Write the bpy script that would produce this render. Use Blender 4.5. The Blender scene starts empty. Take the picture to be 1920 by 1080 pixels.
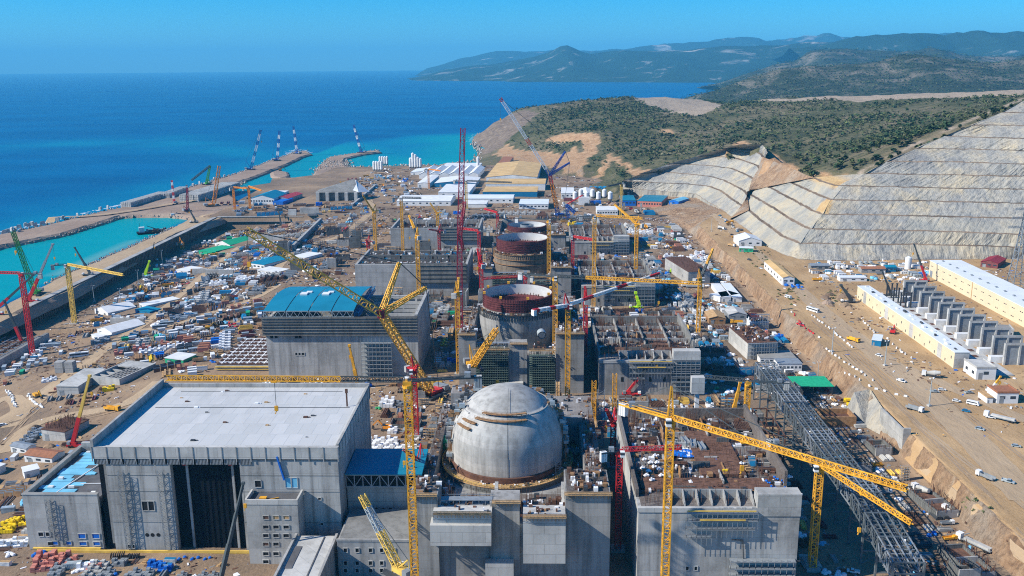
import bpy, math, random
import numpy as np
from mathutils import Vector, Matrix, noise as mnoise
from mathutils.geometry import tessellate_polygon
RND = random.Random(7)
SC = bpy.context.scene
COL = SC.collection
W = bpy.data.worlds.new("World"); SC.world = W
# ---------------------------------------------------------------- camera
FPX = 1700.0; CZ = 207.0
PITCH, YAW, ROLL = math.radians(13.8), math.radians(1.5), math.radians(0.5)
FW = np.array([-math.sin(YAW)*math.cos(PITCH), math.cos(YAW)*math.cos(PITCH), -math.sin(PITCH)])
_R = np.array([math.cos(YAW), math.sin(YAW), 0.0]); _U = np.cross(_R, FW)
RT = _R*math.cos(ROLL) - _U*math.sin(ROLL); UP = _U*math.cos(ROLL) + _R*math.sin(ROLL)
EYE = np.array([0, 0, CZ])
cam = bpy.data.objects.new('camera', bpy.data.cameras.new('camera')); COL.objects.link(cam)
cam.matrix_world = Matrix(((RT[0], UP[0], -FW[0], 0), (RT[1], UP[1], -FW[1], 0), (RT[2], UP[2], -FW[2], CZ), (0, 0, 0, 1)))
cam.data.sensor_width = 36; cam.data.lens = FPX/1920*36; cam.data.clip_end = 120000; cam.data.clip_start = 1
SC.camera = cam
def ray(u, v): return FW + RT*(u-960)/FPX - UP*(v-540)/FPX
def Pz(u, v, z):
    r = ray(u, v); return EYE + r*((z-CZ)/r[2])
def Py(u, v, y):
    r = ray(u, v); return EYE + r*(y/r[1])
def Px(u, v, x):
    r = ray(u, v); return EYE + r*(x/r[0])
def pix(p):
    d = np.asarray(p, float)-EYE; w = d @ FW
    return 960+FPX*(d @ RT)/w, 540-FPX*(d @ UP)/w
def clamp(t, a=0., b=1.): return np.minimum(np.maximum(t, a), b)
def scarp(y):          # x of the foot and of the top of the earth cut, height of the terrace
    k = clamp((y-1120)/350.)
    return 197.5-40*k, 203+160*k
def G(x, y):           # ground height of the works and the terrace
    x = np.asarray(x, float); y = np.asarray(y, float)
    r = clamp((-250-x)/170.)
    z = -20*r*np.where(y < 1290, 1, .15)
    a, b = scarp(y)
    return z + 12*clamp((x-a)/(b-a))
def PG(u, v):
    z = 0.
    for _ in range(25):
        p = Pz(u, v, z); z = .5*z+.5*float(G(p[0], p[1]))
    p = Pz(u, v, z); return np.array([p[0], p[1], float(G(p[0], p[1]))])
# ---------------------------------------------------------------- materials
MATS = {}
def _nodes(name):
    m = bpy.data.materials.new(name); m.use_nodes = True; nt = m.node_tree
    b = nt.nodes['Principled BSDF']; b.inputs['Specular IOR Level'].default_value = .25
    MATS[name] = m
    return m, nt, b
def N(nt, typ, **kw):
    n = nt.nodes.new(typ)
    for k, v in kw.items():
        if k in n.inputs: n.inputs[k].default_value = v
        else: setattr(n, k, v)
    return n
def L(nt, a, b): nt.links.new(a, b)
def c4(c): return (c[0], c[1], c[2], 1)
def pos(nt, scale=(1, 1, 1)):
    g = N(nt, 'ShaderNodeNewGeometry'); m = N(nt, 'ShaderNodeVectorMath', operation='MULTIPLY')
    m.inputs[1].default_value = scale; L(nt, g.outputs['Position'], m.inputs[0]); return m.outputs[0]
def nz(nt, scale, stretch=(1, 1, 1), detail=5, rough=.6, dist=0):
    n = N(nt, 'ShaderNodeTexNoise', Scale=scale, Detail=detail, Roughness=rough, Distortion=dist)
    L(nt, pos(nt, stretch), n.inputs['Vector']); return n.outputs[0]
def ramp(nt, fac, stops):
    r = N(nt, 'ShaderNodeValToRGB'); e = r.color_ramp.elements
    while len(e) < len(stops): e.new(.5)
    for q, (p, c) in zip(e, stops): q.position = p; q.color = c4(c)
    L(nt, fac, r.inputs[0]); return r.outputs[0]
def mix(nt, fac, a, b, mode='MIX'):
    m = N(nt, 'ShaderNodeMix', data_type='RGBA', blend_type=mode)
    for s, i in ((fac, 0), (a, 6), (b, 7)):
        if hasattr(s, 'is_linked'): L(nt, s, m.inputs[i])
        else: m.inputs[i].default_value = s if i == 0 else c4(s)
    return m.outputs[2]
def val(nt, s, lo, hi, a=0., b=1.):
    m = N(nt, 'ShaderNodeMapRange'); L(nt, s, m.inputs[0])
    for i, x in enumerate((lo, hi, a, b)): m.inputs[i+1].default_value = x
    return m.outputs[0]
def mat(name, c, rough=.6, metal=0., var=.18, scale=.6, spec=.25):
    """plain paint, steel or plastic, a little uneven"""
    m, nt, b = _nodes(name)
    f = nz(nt, scale, detail=4)
    L(nt, ramp(nt, f, [(.3, [x*(1-var) for x in c]), (.7, [min(1, x*(1+var)) for x in c])]), b.inputs['Base Color'])
    b.inputs['Roughness'].default_value = rough; b.inputs['Metallic'].default_value = metal
    b.inputs['Specular IOR Level'].default_value = spec
    return m
def concrete(name, c=(.36, .355, .34), panel=(9, 4.5), stain=.5, line=.55):
    m, nt, b = _nodes(name)
    f1 = nz(nt, .05, detail=8, rough=.68); f2 = nz(nt, .9, detail=6, rough=.7); f3 = nz(nt, .35, (1, 1, .06), detail=4)
    d = [x*.5 for x in c]; l = [min(1, x*1.2) for x in c]
    k = ramp(nt, f1, [(.3, d), (.5, c), (.7, l)])
    k = mix(nt, val(nt, f3, .46, .7, 0, stain), k, (c[0]*.36, c[1]*.35, c[2]*.34))
    k = mix(nt, val(nt, f2, .3, .75, 0, .45), k, [x*1.15 for x in c])
    # formwork joints: every lift and every panel
    g = N(nt, 'ShaderNodeNewGeometry'); s = N(nt, 'ShaderNodeSeparateXYZ'); L(nt, g.outputs['Position'], s.inputs[0])
    a = N(nt, 'ShaderNodeMath', operation='ADD'); L(nt, s.outputs[0], a.inputs[0]); L(nt, s.outputs[1], a.inputs[1])
    cb = N(nt, 'ShaderNodeCombineXYZ'); L(nt, a.outputs[0], cb.inputs[0]); L(nt, s.outputs[2], cb.inputs[1])
    br = N(nt, 'ShaderNodeTexBrick', offset=.5); br.inputs['Scale'].default_value = 1
    br.inputs['Brick Width'].default_value = panel[0]; br.inputs['Row Height'].default_value = panel[1]
    br.inputs['Mortar Size'].default_value = .09; br.inputs['Mortar Smooth'].default_value = .3
    br.inputs['Color1'].default_value = c4((1, 1, 1)); br.inputs['Color2'].default_value = c4((.86, .87, .87)); br.inputs['Mortar'].default_value = c4((line, line, line))
    L(nt, cb.outputs[0], br.inputs['Vector'])
    k = mix(nt, 1., k, br.outputs[0], 'MULTIPLY')
    L(nt, k, b.inputs['Base Color']); b.inputs['Roughness'].default_value = .9
    return m
def earth(name, stops, tint=None, fine=.5, attr=None, acol=None):
    m, nt, b = _nodes(name)
    f1 = nz(nt, .011, detail=9, rough=.62, dist=.6); f2 = nz(nt, .12, (1, .35, 1), detail=8, rough=.7); f3 = nz(nt, 1.1, detail=4, rough=.7)
    k = ramp(nt, f1, stops)
    k = mix(nt, val(nt, f2, .42, .7, 0, .55), k, tint or [x*.55 for x in stops[0][1]])
    k = mix(nt, val(nt, f3, .35, .75, 0, fine), k, [x*1.18 for x in stops[-1][1]])
    if attr:
        at = N(nt, 'ShaderNodeAttribute', attribute_name=attr)
        k = mix(nt, at.outputs['Fac'], k, mix(nt, f2, acol, [x*.7 for x in acol]))
    L(nt, k, b.inputs['Base Color']); b.inputs['Roughness'].default_value = .95; b.inputs['Specular IOR Level'].default_value = .1
    bp = N(nt, 'ShaderNodeBump', Strength=.7, Distance=1.2); L(nt, f2, bp.inputs['Height']); L(nt, bp.outputs[0], b.inputs['Normal'])
    return m
# ---------------------------------------------------------------- mesh builder
class MB:
    def __init__(s): s.v = []; s.f = []; s.m = []
    def quad(s, a, b, c, d, mi=0):
        i = len(s.v); s.v += [tuple(a), tuple(b), tuple(c), tuple(d)]; s.f.append((i, i+1, i+2, i+3)); s.m.append(mi)
    def tri(s, a, b, c, mi=0):
        i = len(s.v); s.v += [tuple(a), tuple(b), tuple(c)]; s.f.append((i, i+1, i+2)); s.m.append(mi)
    def hexa(s, c, mi=0, top=None, skip=()):
        i = len(s.v); s.v += [tuple(q) for q in c]
        for k, q in enumerate(((0, 3, 2, 1), (4, 5, 6, 7), (0, 1, 5, 4), (1, 2, 6, 5), (2, 3, 7, 6), (3, 0, 4, 7))):
            if k in skip: continue
            s.f.append(tuple(i+j for j in q)); s.m.append(top if (k == 1 and top is not None) else mi)
    def box(s, x0, y0, z0, x1, y1, z1, mi=0, top=None):
        s.hexa([(x0, y0, z0), (x1, y0, z0), (x1, y1, z0), (x0, y1, z0), (x0, y0, z1), (x1, y0, z1), (x1, y1, z1), (x0, y1, z1)], mi, top)
    def bar(s, p, q, w, h=None, mi=0, up=(0, 0, 1)):
        p = np.asarray(p, float); q = np.asarray(q, float); h = h or w; d = q-p; n = np.linalg.norm(d)
        if n < 1e-6: return
        d /= n; u = np.asarray(up, float)
        if abs(d @ u) > .98: u = np.array([1., 0, 0])
        a = np.cross(d, u); a /= np.linalg.norm(a); b = np.cross(a, d)
        a *= w/2; b *= h/2
        s.hexa([p-a-b, p+a-b, p+a+b, p-a+b, q-a-b, q+a-b, q+a+b, q-a+b], mi)
    def cyl(s, p, q, r0, r1=None, n=12, mi=0, caps=True):
        p = np.asarray(p, float); q = np.asarray(q, float); r1 = r0 if r1 is None else r1
        d = q-p; d /= np.linalg.norm(d); u = np.array([0, 0, 1.]) if abs(d[2]) < .9 else np.array([1., 0, 0])
        a = np.cross(d, u); a /= np.linalg.norm(a); b = np.cross(a, d); i = len(s.v)
        for k in range(n):
            t = 2*math.pi*k/n; e = a*math.cos(t)+b*math.sin(t)
            s.v.append(tuple(p+e*r0)); s.v.append(tuple(q+e*r1))
        for k in range(n):
            j = (k+1) % n; s.f.append((i+2*k, i+2*k+1, i+2*j+1, i+2*j)); s.m.append(mi)
        if caps:
            s.f.append(tuple(i+2*k for k in range(n))); s.m.append(mi)
            s.f.append(tuple(i+2*k+1 for k in reversed(range(n)))); s.m.append(mi)
    def lathe(s, prof, n=48, c=(0, 0, 0), mi=0, a0=0., a1=2*math.pi):
        i = len(s.v); full = abs(a1-a0-2*math.pi) < 1e-6; na = n if full else n+1
        for r, z in prof:
            for k in range(na):
                t = a0+(a1-a0)*k/n; s.v.append((c[0]+r*math.cos(t), c[1]+r*math.sin(t), c[2]+z))
        for j in range(len(prof)-1):
            for k in range(n):
                k2 = (k+1) % na; s.f.append((i+j*na+k, i+j*na+k2, i+(j+1)*na+k2, i+(j+1)*na+k)); s.m.append(mi)
    def prism(s, poly, z0, z1, mi=0, top=None):
        n = len(poly); i = len(s.v)
        s.v += [(p[0], p[1], z0) for p in poly]+[(p[0], p[1], z1) for p in poly]
        for k in range(n):
            j = (k+1) % n; s.f.append((i+k, i+j, i+n+j, i+n+k)); s.m.append(mi)
        s.f.append(tuple(i+n+k for k in range(n))); s.m.append(mi if top is None else top)
        s.f.append(tuple(i+k for k in reversed(range(n)))); s.m.append(mi)
    def lattice(s, p, q, w, h=None, bay=None, ct=.25, bt=.13, mi=0, up=(0, 0, 1), w1=None, tri=False, cols=None):
        """four (or three) chords with zigzag bracing; cols = list of material indexes along the length"""
        p = np.asarray(p, float); q = np.asarray(q, float); h = h or w; d = q-p; ln = np.linalg.norm(d); d /= ln
        u = np.asarray(up, float)
        if abs(d @ u) > .98: u = np.array([0., 1, 0])
        a = np.cross(d, u); a /= np.linalg.norm(a); b = np.cross(a, d)
        n = max(1, round(ln/(bay or max(w, h)))); k1 = 1 if w1 is None else w1/w
        cor = [(-.5, -.5), (.5, -.5), (0, .5)] if tri else [(-.5, -.5), (.5, -.5), (.5, .5), (-.5, .5)]
        m = len(cor)
        def P(c, t):
            k = 1+(k1-1)*t; return p+d*ln*t+a*(cor[c][0]*w*k)+b*(cor[c][1]*h*k)
        for i in range(n):
            t0, t1 = i/n, (i+1)/n; ci = mi if cols is None else cols[min(len(cols)-1, int(t0*len(cols)))]
            for c in range(m):
                s.bar(P(c, t0), P(c, t1), ct, mi=ci, up=b); e = (c+1) % m
                s.bar(P(c if i % 2 else e, t0), P(e if i % 2 else c, t1), bt, mi=ci, up=b)
                s.bar(P(c, t0), P(e, t0), bt, mi=ci, up=d)
    def build(s, name, mats, parent=None, loc=None, smooth=False):
        o3 = np.array(parent.location if (parent is not None and loc is None) else (loc if loc is not None else (0, 0, 0)), float)
        me = bpy.data.meshes.new(name)
        vv = np.array(s.v, float)-o3 if s.v else np.zeros((0, 3))
        me.from_pydata(vv.tolist(), [], s.f)
        if not isinstance(mats, (list, tuple)): mats = [mats]
        for x in mats: me.materials.append(MATS[x] if isinstance(x, str) else x)
        if len(mats) > 1: me.polygons.foreach_set('material_index', s.m)
        if smooth: me.polygons.foreach_set('use_smooth', [True]*len(s.f))
        me.update()
        o = bpy.data.objects.new(name, me); COL.objects.link(o)
        if parent is not None:
            o.parent = parent
            if parent.get('_sub'): pass
        else: o.location = o3
        return o
def tag(o, label=None, cat=None, group=None, kind=None):
    for k, v in (('label', label), ('category', cat), ('group', group), ('kind', kind)):
        if v: o[k] = v
    return o
def thing(name, label, cat, loc=(0, 0, 0), group=None, rz=0):
    o = bpy.data.objects.new(name, None); COL.objects.link(o); o.location = [float(x) for x in loc]; o.rotation_euler.z = rz
    o.empty_display_size = 1
    return tag(o, label, cat, group)
def part(b, name, mats, parent, **kw): return b.build(name, mats, parent, **kw)
def sub(b, name, mats, par, root, **kw):        # a sub-part: world coordinates minus the thing's base
    o = b.build(name, mats, None, loc=root.location, **kw); o.location = (0, 0, 0); o.parent = par; return o
def copy_tree(o, parent=None):
    c = o.copy(); COL.objects.link(c)
    if parent is not None: c.parent = parent
    for ch in o.children: copy_tree(ch, c)
    return c
def inpoly(x, y, poly):
    x = np.asarray(x, float); y = np.asarray(y, float); r = np.zeros(x.shape, bool); n = len(poly)
    for i in range(n):
        (x1, y1), (x2, y2) = poly[i][:2], poly[(i+1) % n][:2]
        if y1 == y2: continue
        c = ((y1 > y) != (y2 > y)) & (x < (x2-x1)*(y-y1)/(y2-y1)+x1); r ^= c
    return r
def fbm(x, y, z=0., o=5):
    return mnoise.fractal(Vector((x, y, z)), 1., 2., o)
def grid_mesh(name, X, Y, Z, mats, attrs=None, kind='structure', smooth=True, midx=None, keep=None):
    r, c = X.shape
    v = np.stack([X, Y, Z], -1).reshape(-1, 3)
    i = np.arange(r*c).reshape(r, c)
    f = np.stack([i[:-1, :-1], i[:-1, 1:], i[1:, 1:], i[1:, :-1]], -1).reshape(-1, 4)
    if keep is not None: f = f[keep.reshape(-1)]
    me = bpy.data.meshes.new(name); me.from_pydata(v.tolist(), [], f.tolist())
    for x in (mats if isinstance(mats, list) else [mats]): me.materials.append(MATS[x])
    if smooth: me.polygons.foreach_set('use_smooth', [True]*len(f))
    for k, a in (attrs or {}).items():
        at = me.attributes.new(k, 'FLOAT', 'POINT'); at.data.foreach_set('value', a.reshape(-1).astype(np.float32))
    me.update(); o = bpy.data.objects.new(name, me); COL.objects.link(o)
    if kind: o['kind'] = kind
    return o
# ================================================================ light, sky, air
SUN_DIR = np.array([1.0, .30, -.76]); SUN_DIR /= np.linalg.norm(SUN_DIR)
EL = math.asin(-SUN_DIR[2]); AZ = math.atan2(-SUN_DIR[0], -SUN_DIR[1])
W.use_nodes = True
_nt = W.node_tree
_sky = N(_nt, 'ShaderNodeTexSky', sky_type='NISHITA'); _sky.sun_disc = False
_sky.sun_elevation = EL; _sky.sun_rotation = AZ; _sky.altitude = 100; _sky.air_density = 1.0; _sky.dust_density = .15; _sky.ozone_density = 4.0
_hs = N(_nt, 'ShaderNodeHueSaturation', Saturation=1.25, Value=1.0); L(_nt, mix(_nt, 1., _sky.outputs[0], (.42, .79, 1.12), 'MULTIPLY'), _hs.inputs['Color'])
_bg = _nt.nodes['Background']; L(_nt, _hs.outputs[0], _bg.inputs[0]); _bg.inputs[1].default_value = .10
sd = bpy.data.lights.new('sun', 'SUN'); sd.energy = 5.0; sd.angle = math.radians(.5); sd.color = (1, .93, .82)
so = bpy.data.objects.new('sun', sd); COL.objects.link(so)
so.rotation_euler = Vector(SUN_DIR).to_track_quat('-Z', 'Y').to_euler()
SC.view_settings.view_transform = 'Standard'; SC.view_settings.look = 'None'; SC.view_settings.exposure = .58; SC.view_settings.gamma = 1
SC.cycles.max_bounces = 5; SC.cycles.diffuse_bounces = 2; SC.cycles.volume_bounces = 0; SC.cycles.transparent_max_bounces = 4; SC.cycles.glossy_bounces = 2
SC.cycles.use_denoising = False; SC.cycles.filter_width = 1.1; SC.cycles.sample_clamp_indirect = 4
def haze():
    m = bpy.data.materials.new('haze'); m.use_nodes = True; nt = m.node_tree; nt.nodes.clear()
    o = nt.nodes.new('ShaderNodeOutputMaterial'); v = nt.nodes.new('ShaderNodeVolumePrincipled')
    v.inputs['Color'].default_value = (.13, .60, 1.0, 1); v.inputs['Density'].default_value = 4.6e-5; v.inputs['Anisotropy'].default_value = 0
    L(nt, v.outputs[0], o.inputs['Volume']); MATS['haze'] = m
    b = MB(); b.box(-60000, -3000, -40, 60000, 48000, 1150); tag(b.build('haze', 'haze'), 'pale blue haze thickening over the sea and far hills', 'haze', kind='stuff')
haze()
# ================================================================ materials of the place
earth('sand', [(.36, (.10, .078, .06)), (.46, (.18, .13, .092)), (.55, (.25, .172, .11)), (.68, (.34, .245, .155))], tint=(.115, .09, .07))
earth('terrace_earth', [(.34, (.24, .15, .075)), (.47, (.35, .225, .11)), (.57, (.42, .28, .145)), (.7, (.47, .335, .19))], tint=(.21, .135, .075))
earth('orange_earth', [(.3, (.30, .155, .075)), (.5, (.44, .27, .14)), (.7, (.50, .37, .23))], tint=(.20, .125, .075))
earth('road_dust', [(.3, (.32, .235, .145)), (.5, (.395, .29, .18)), (.7, (.44, .335, .22))], tint=(.27, .20, .135), fine=.3)
earth('rock_fill', [(.3, (.20, .14, .105)), (.5, (.28, .20, .15)), (.7, (.36, .28, .21))], tint=(.15, .115, .095))
earth('mud', [(.3, (.115, .08, .055)), (.5, (.17, .12, .085)), (.7, (.23, .165, .115))])
def scarp_mat():
    m, nt, b = _nodes('scarp_earth')
    f1 = nz(nt, 1, (.10, .10, .05), detail=8, rough=.7, dist=.8); f2 = nz(nt, 1, (.42, .42, .10), detail=6, rough=.75); f3 = nz(nt, .02, detail=5)
    k = ramp(nt, f1, [(.3, (.17, .105, .065)), (.45, (.33, .21, .125)), (.58, (.43, .29, .175)), (.7, (.46, .36, .25))])
    k = mix(nt, val(nt, f3, .5, .62, 0, .65), k, (.36, .32, .26)); k = mix(nt, val(nt, f2, .48, .68, 0, .75), k, (.12, .085, .06))
    L(nt, k, b.inputs['Base Color']); b.inputs['Roughness'].default_value = .95; b.inputs['Specular IOR Level'].default_value = .1
    bp = N(nt, 'ShaderNodeBump', Strength=1, Distance=2.5); L(nt, f2, bp.inputs['Height']); L(nt, bp.outputs[0], b.inputs['Normal'])
scarp_mat()
def cut_mat():
    m, nt, b = _nodes('shotcrete')
    f1 = nz(nt, 1, (.030, .030, .006), detail=7, rough=.7); f2 = nz(nt, 1, (.22, .22, .03), detail=5, rough=.75); f3 = nz(nt, .018, detail=6)
    k = ramp(nt, f1, [(.30, (.20, .205, .20)), (.43, (.315, .312, .285)), (.52, (.40, .37, .30)), (.6, (.47, .40, .275)), (.7, (.36, .345, .305))])
    k = mix(nt, val(nt, f3, .5, .62, 0, .6), k, (.20, .205, .21))
    k = mix(nt, val(nt, f2, .45, .70, 0, .65), k, (.13, .125, .12)); k = mix(nt, val(nt, nz(nt, .5, detail=4, rough=.8), .45, .75, 0, .4), k, (.45, .42, .36))
    at = N(nt, 'ShaderNodeAttribute', attribute_name='ochre'); k = mix(nt, at.outputs['Fac'], k, ramp(nt, f2, [(.3, (.42, .25, .10)), (.7, (.58, .42, .20))]))
    at2 = N(nt, 'ShaderNodeAttribute', attribute_name='pale'); k = mix(nt, val(nt, at2.outputs['Fac'], 0, 1, 0, .7), k, ramp(nt, f1, [(.35, (.30, .30, .26)), (.5, (.40, .37, .29)), (.65, (.48, .41, .28))]))
    at3 = N(nt, 'ShaderNodeAttribute', attribute_name='berm'); k = mix(nt, val(nt, at3.outputs['Fac'], .35, .9), k, ramp(nt, f3, [(.4, (.13, .10, .075)), (.6, (.27, .20, .14))]))
    L(nt, k, b.inputs['Base Color']); b.inputs['Roughness'].default_value = .95; b.inputs['Specular IOR Level'].default_value = .1
    bp = N(nt, 'ShaderNodeBump', Strength=.9, Distance=2); L(nt, f2, bp.inputs['Height']); L(nt, bp.outputs[0], b.inputs['Normal'])
cut_mat()
def ragged(nt, at, f):
    m1 = N(nt, 'ShaderNodeMath', operation='MULTIPLY_ADD'); L(nt, f, m1.inputs[0]); m1.inputs[1].default_value = 1.6; L(nt, at.outputs['Fac'], m1.inputs[2]); return val(nt, m1.outputs[0], 1.05, 1.45)
def hill_mat():
    m, nt, b = _nodes('hill_scrub')
    f1 = nz(nt, .006, detail=9, rough=.65, dist=.5); f2 = nz(nt, .07, detail=7, rough=.75)
    k = ramp(nt, f1, [(.33, (.065, .072, .036)), (.48, (.12, .115, .06)), (.64, (.21, .17, .11))])
    k = mix(nt, val(nt, f2, .46, .6, 0, .8), k, (.035, .05, .028))
    at = N(nt, 'ShaderNodeAttribute', attribute_name='bare'); k = mix(nt, ragged(nt, at, f2), k, ramp(nt, f2, [(.3, (.30, .235, .17)), (.7, (.40, .33, .25))]))
    at = N(nt, 'ShaderNodeAttribute', attribute_name='ochre'); k = mix(nt, ragged(nt, at, f2), k, ramp(nt, f2, [(.3, (.25, .14, .075)), (.5, (.42, .26, .14)), (.7, (.52, .37, .23))]))
    at = N(nt, 'ShaderNodeAttribute', attribute_name='cliff'); k = mix(nt, ragged(nt, at, f2), k, ramp(nt, f2, [(.3, (.10, .08, .065)), (.5, (.19, .145, .11)), (.7, (.30, .24, .18))]))
    L(nt, k, b.inputs['Base Color']); b.inputs['Roughness'].default_value = .95; b.inputs['Specular IOR Level'].default_value = .05
    bp = N(nt, 'ShaderNodeBump', Strength=1, Distance=4); L(nt, f2, bp.inputs['Height']); L(nt, bp.outputs[0], b.inputs['Normal'])
hill_mat()
def far_mat(name, dark, pale_tone, sc, lo, hi):
    m, nt, b = _nodes(name)
    f1 = nz(nt, sc, (1, 1, 1.6), detail=9, rough=.66, dist=.8)  # noise blends dark growth into paler ground at random
    L(nt, ramp(nt, f1, [(.3, [x*.7 for x in dark]), (lo, dark), (hi, pale_tone)]), b.inputs['Base Color']); b.inputs['Roughness'].default_value = 1; b.inputs['Specular IOR Level'].default_value = 0
far_mat('far_forest', (.024, .05, .04), (.36, .34, .31), .0016, .58, .70)
far_mat('far_scrub', (.045, .055, .034), (.22, .185, .14), .0045, .50, .70)
def sea_mat():
    m, nt, b = _nodes('sea_water')
    at = N(nt, 'ShaderNodeAttribute', attribute_name='shallow')
    f = nz(nt, .0016, (1, 2.5, 1), detail=6); f2 = nz(nt, .02, (1, 3, 1), detail=5)
    deep = ramp(nt, f, [(.35, (.0, .058, .165)), (.65, (.0, .098, .24))])
    k = ramp(nt, at.outputs['Fac'], [(0, (0, .08, .2)), (.25, (.0, .15, .26)), (.6, (.0, .22, .265)), (1, (.0, .275, .285))])
    k = mix(nt, val(nt, at.outputs['Fac'], 0, .22), deep, k)
    k = mix(nt, val(nt, f2, .5, .8, 0, .25), k, (.0, .15, .26))
    at2 = N(nt, 'ShaderNodeAttribute', attribute_name='sandy'); k = mix(nt, at2.outputs['Fac'], k, (.27, .42, .34))
    L(nt, k, b.inputs['Base Color']); b.inputs['Roughness'].default_value = .35; b.inputs['Specular IOR Level'].default_value = .12
    w = nz(nt, .09, (1, 2.2, 1), detail=5, rough=.65); bp = N(nt, 'ShaderNodeBump', Strength=.35, Distance=1.5); L(nt, w, bp.inputs['Height']); L(nt, bp.outputs[0], b.inputs['Normal'])
sea_mat()
concrete('concrete'); concrete('concrete_dark', (.22, .22, .21), stain=.6); concrete('concrete_pale', (.46, .455, .43), stain=.35)
mat('steel_dark', (.05, .055, .06), .5); mat('foam', (.75, .78, .78), .7)
SEA = -10.
# ================================================================ sea
HARBOUR = [(-60, 470), (0, 462), (111, 441), (180, 421), (222, 407), (264, 404), (320, 404), (361, 408), (330, 424), (278, 447), (230, 467), (194, 483), (133, 508), (94, 527), (53, 547), (0, 574), (-60, 600)]
POOL = [(425, 362), (433, 345), (467, 334), (498, 323), (533, 310), (564, 294), (586, 287), (640, 287), (600, 335), (555, 337), (509, 338), (487, 360)]
BAY = [(640, 300), (690, 292), (760, 286), (840, 268), (890, 262), (925, 280), (900, 315), (690, 320), (645, 316)]
BREAK_OUT = [(0, 436), (78, 421), (144, 405), (236, 384), (307, 364), (385, 340), (425, 328), (467, 315), (507, 299), (542, 288), (555, 280)]
def dist_poly(u, v, line):
    d = np.full(u.shape, 1e9)
    for (a, b), (c, e) in zip(line[:-1], line[1:]):
        t = clamp(((u-a)*(c-a)+(v-b)*(e-b))/((c-a)**2+(e-b)**2+1e-9)); d = np.minimum(d, np.hypot(u-a-t*(c-a), v-b-t*(e-b)))
    return d
def sea():
    xs = np.unique(np.concatenate([np.linspace(-60000, -2600, 14), np.arange(-2600, 1500, 16), np.linspace(1500, 60000, 12)]))
    ys = np.unique(np.concatenate([[-3000, 0, 300], np.arange(560, 3300, 14), np.geomspace(3300, 47900, 30)]))
    X, Y = np.meshgrid(xs, ys); Z = np.full(X.shape, SEA)
    d = np.stack([X, Y, Z-CZ], -1); w = d @ FW; w = np.where(w < 1, 1e9, w)
    u = 960+FPX*(d @ RT)/w; v = 540-FPX*(d @ UP)/w
    def wob(s): return np.array([[fbm(x*s, y*s, 3.) for x in xs] for y in ys])
    nw = wob(.004)
    wl = lambda poly: np.array([Pz(a, b, SEA)[:2] for a, b in poly])
    sh = np.zeros(X.shape); inner = inpoly(u, v, HARBOUR); sh[inner] = .93
    pool = inpoly(u, v, POOL); sh[pool] = .62
    dc = dist_poly(X, Y, wl([(545, 292), (590, 285), (640, 300), (690, 310), (760, 306), (830, 306), (895, 300), (900, 275), (885, 262)]))
    db = dist_poly(X, Y, wl(BREAK_OUT))
    bay = np.where(X > -560, clamp(.85-dc/430.+nw*.18), 0)
    out = clamp(.30-db/700.+nw*.12)*.9
    # paler band of water well off the breakwater
    a = wl([(0, 275), (300, 262), (480, 290), (640, 285)]); band = clamp(1-dist_poly(X, Y, a)/330.)*.24*(1+nw*.6)
    sh = np.maximum(sh, np.where(inner | pool, 0, np.maximum(np.maximum(bay, out), clamp(band))))
    sandy = np.where(inner, clamp(1-dist_poly(X, Y, wl([(120, 512), (194, 481), (230, 465), (262, 452)]))/16.)*.6, 0)
    mx, my = (X[:-1, :-1]+X[1:, 1:])/2, (Y[:-1, :-1]+Y[1:, 1:])/2
    grid_mesh('sea', X, Y, Z, 'sea_water', {'shallow': sh, 'sandy': sandy}, keep=~((mx > -472) & (my < 1288)))
sea()
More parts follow.
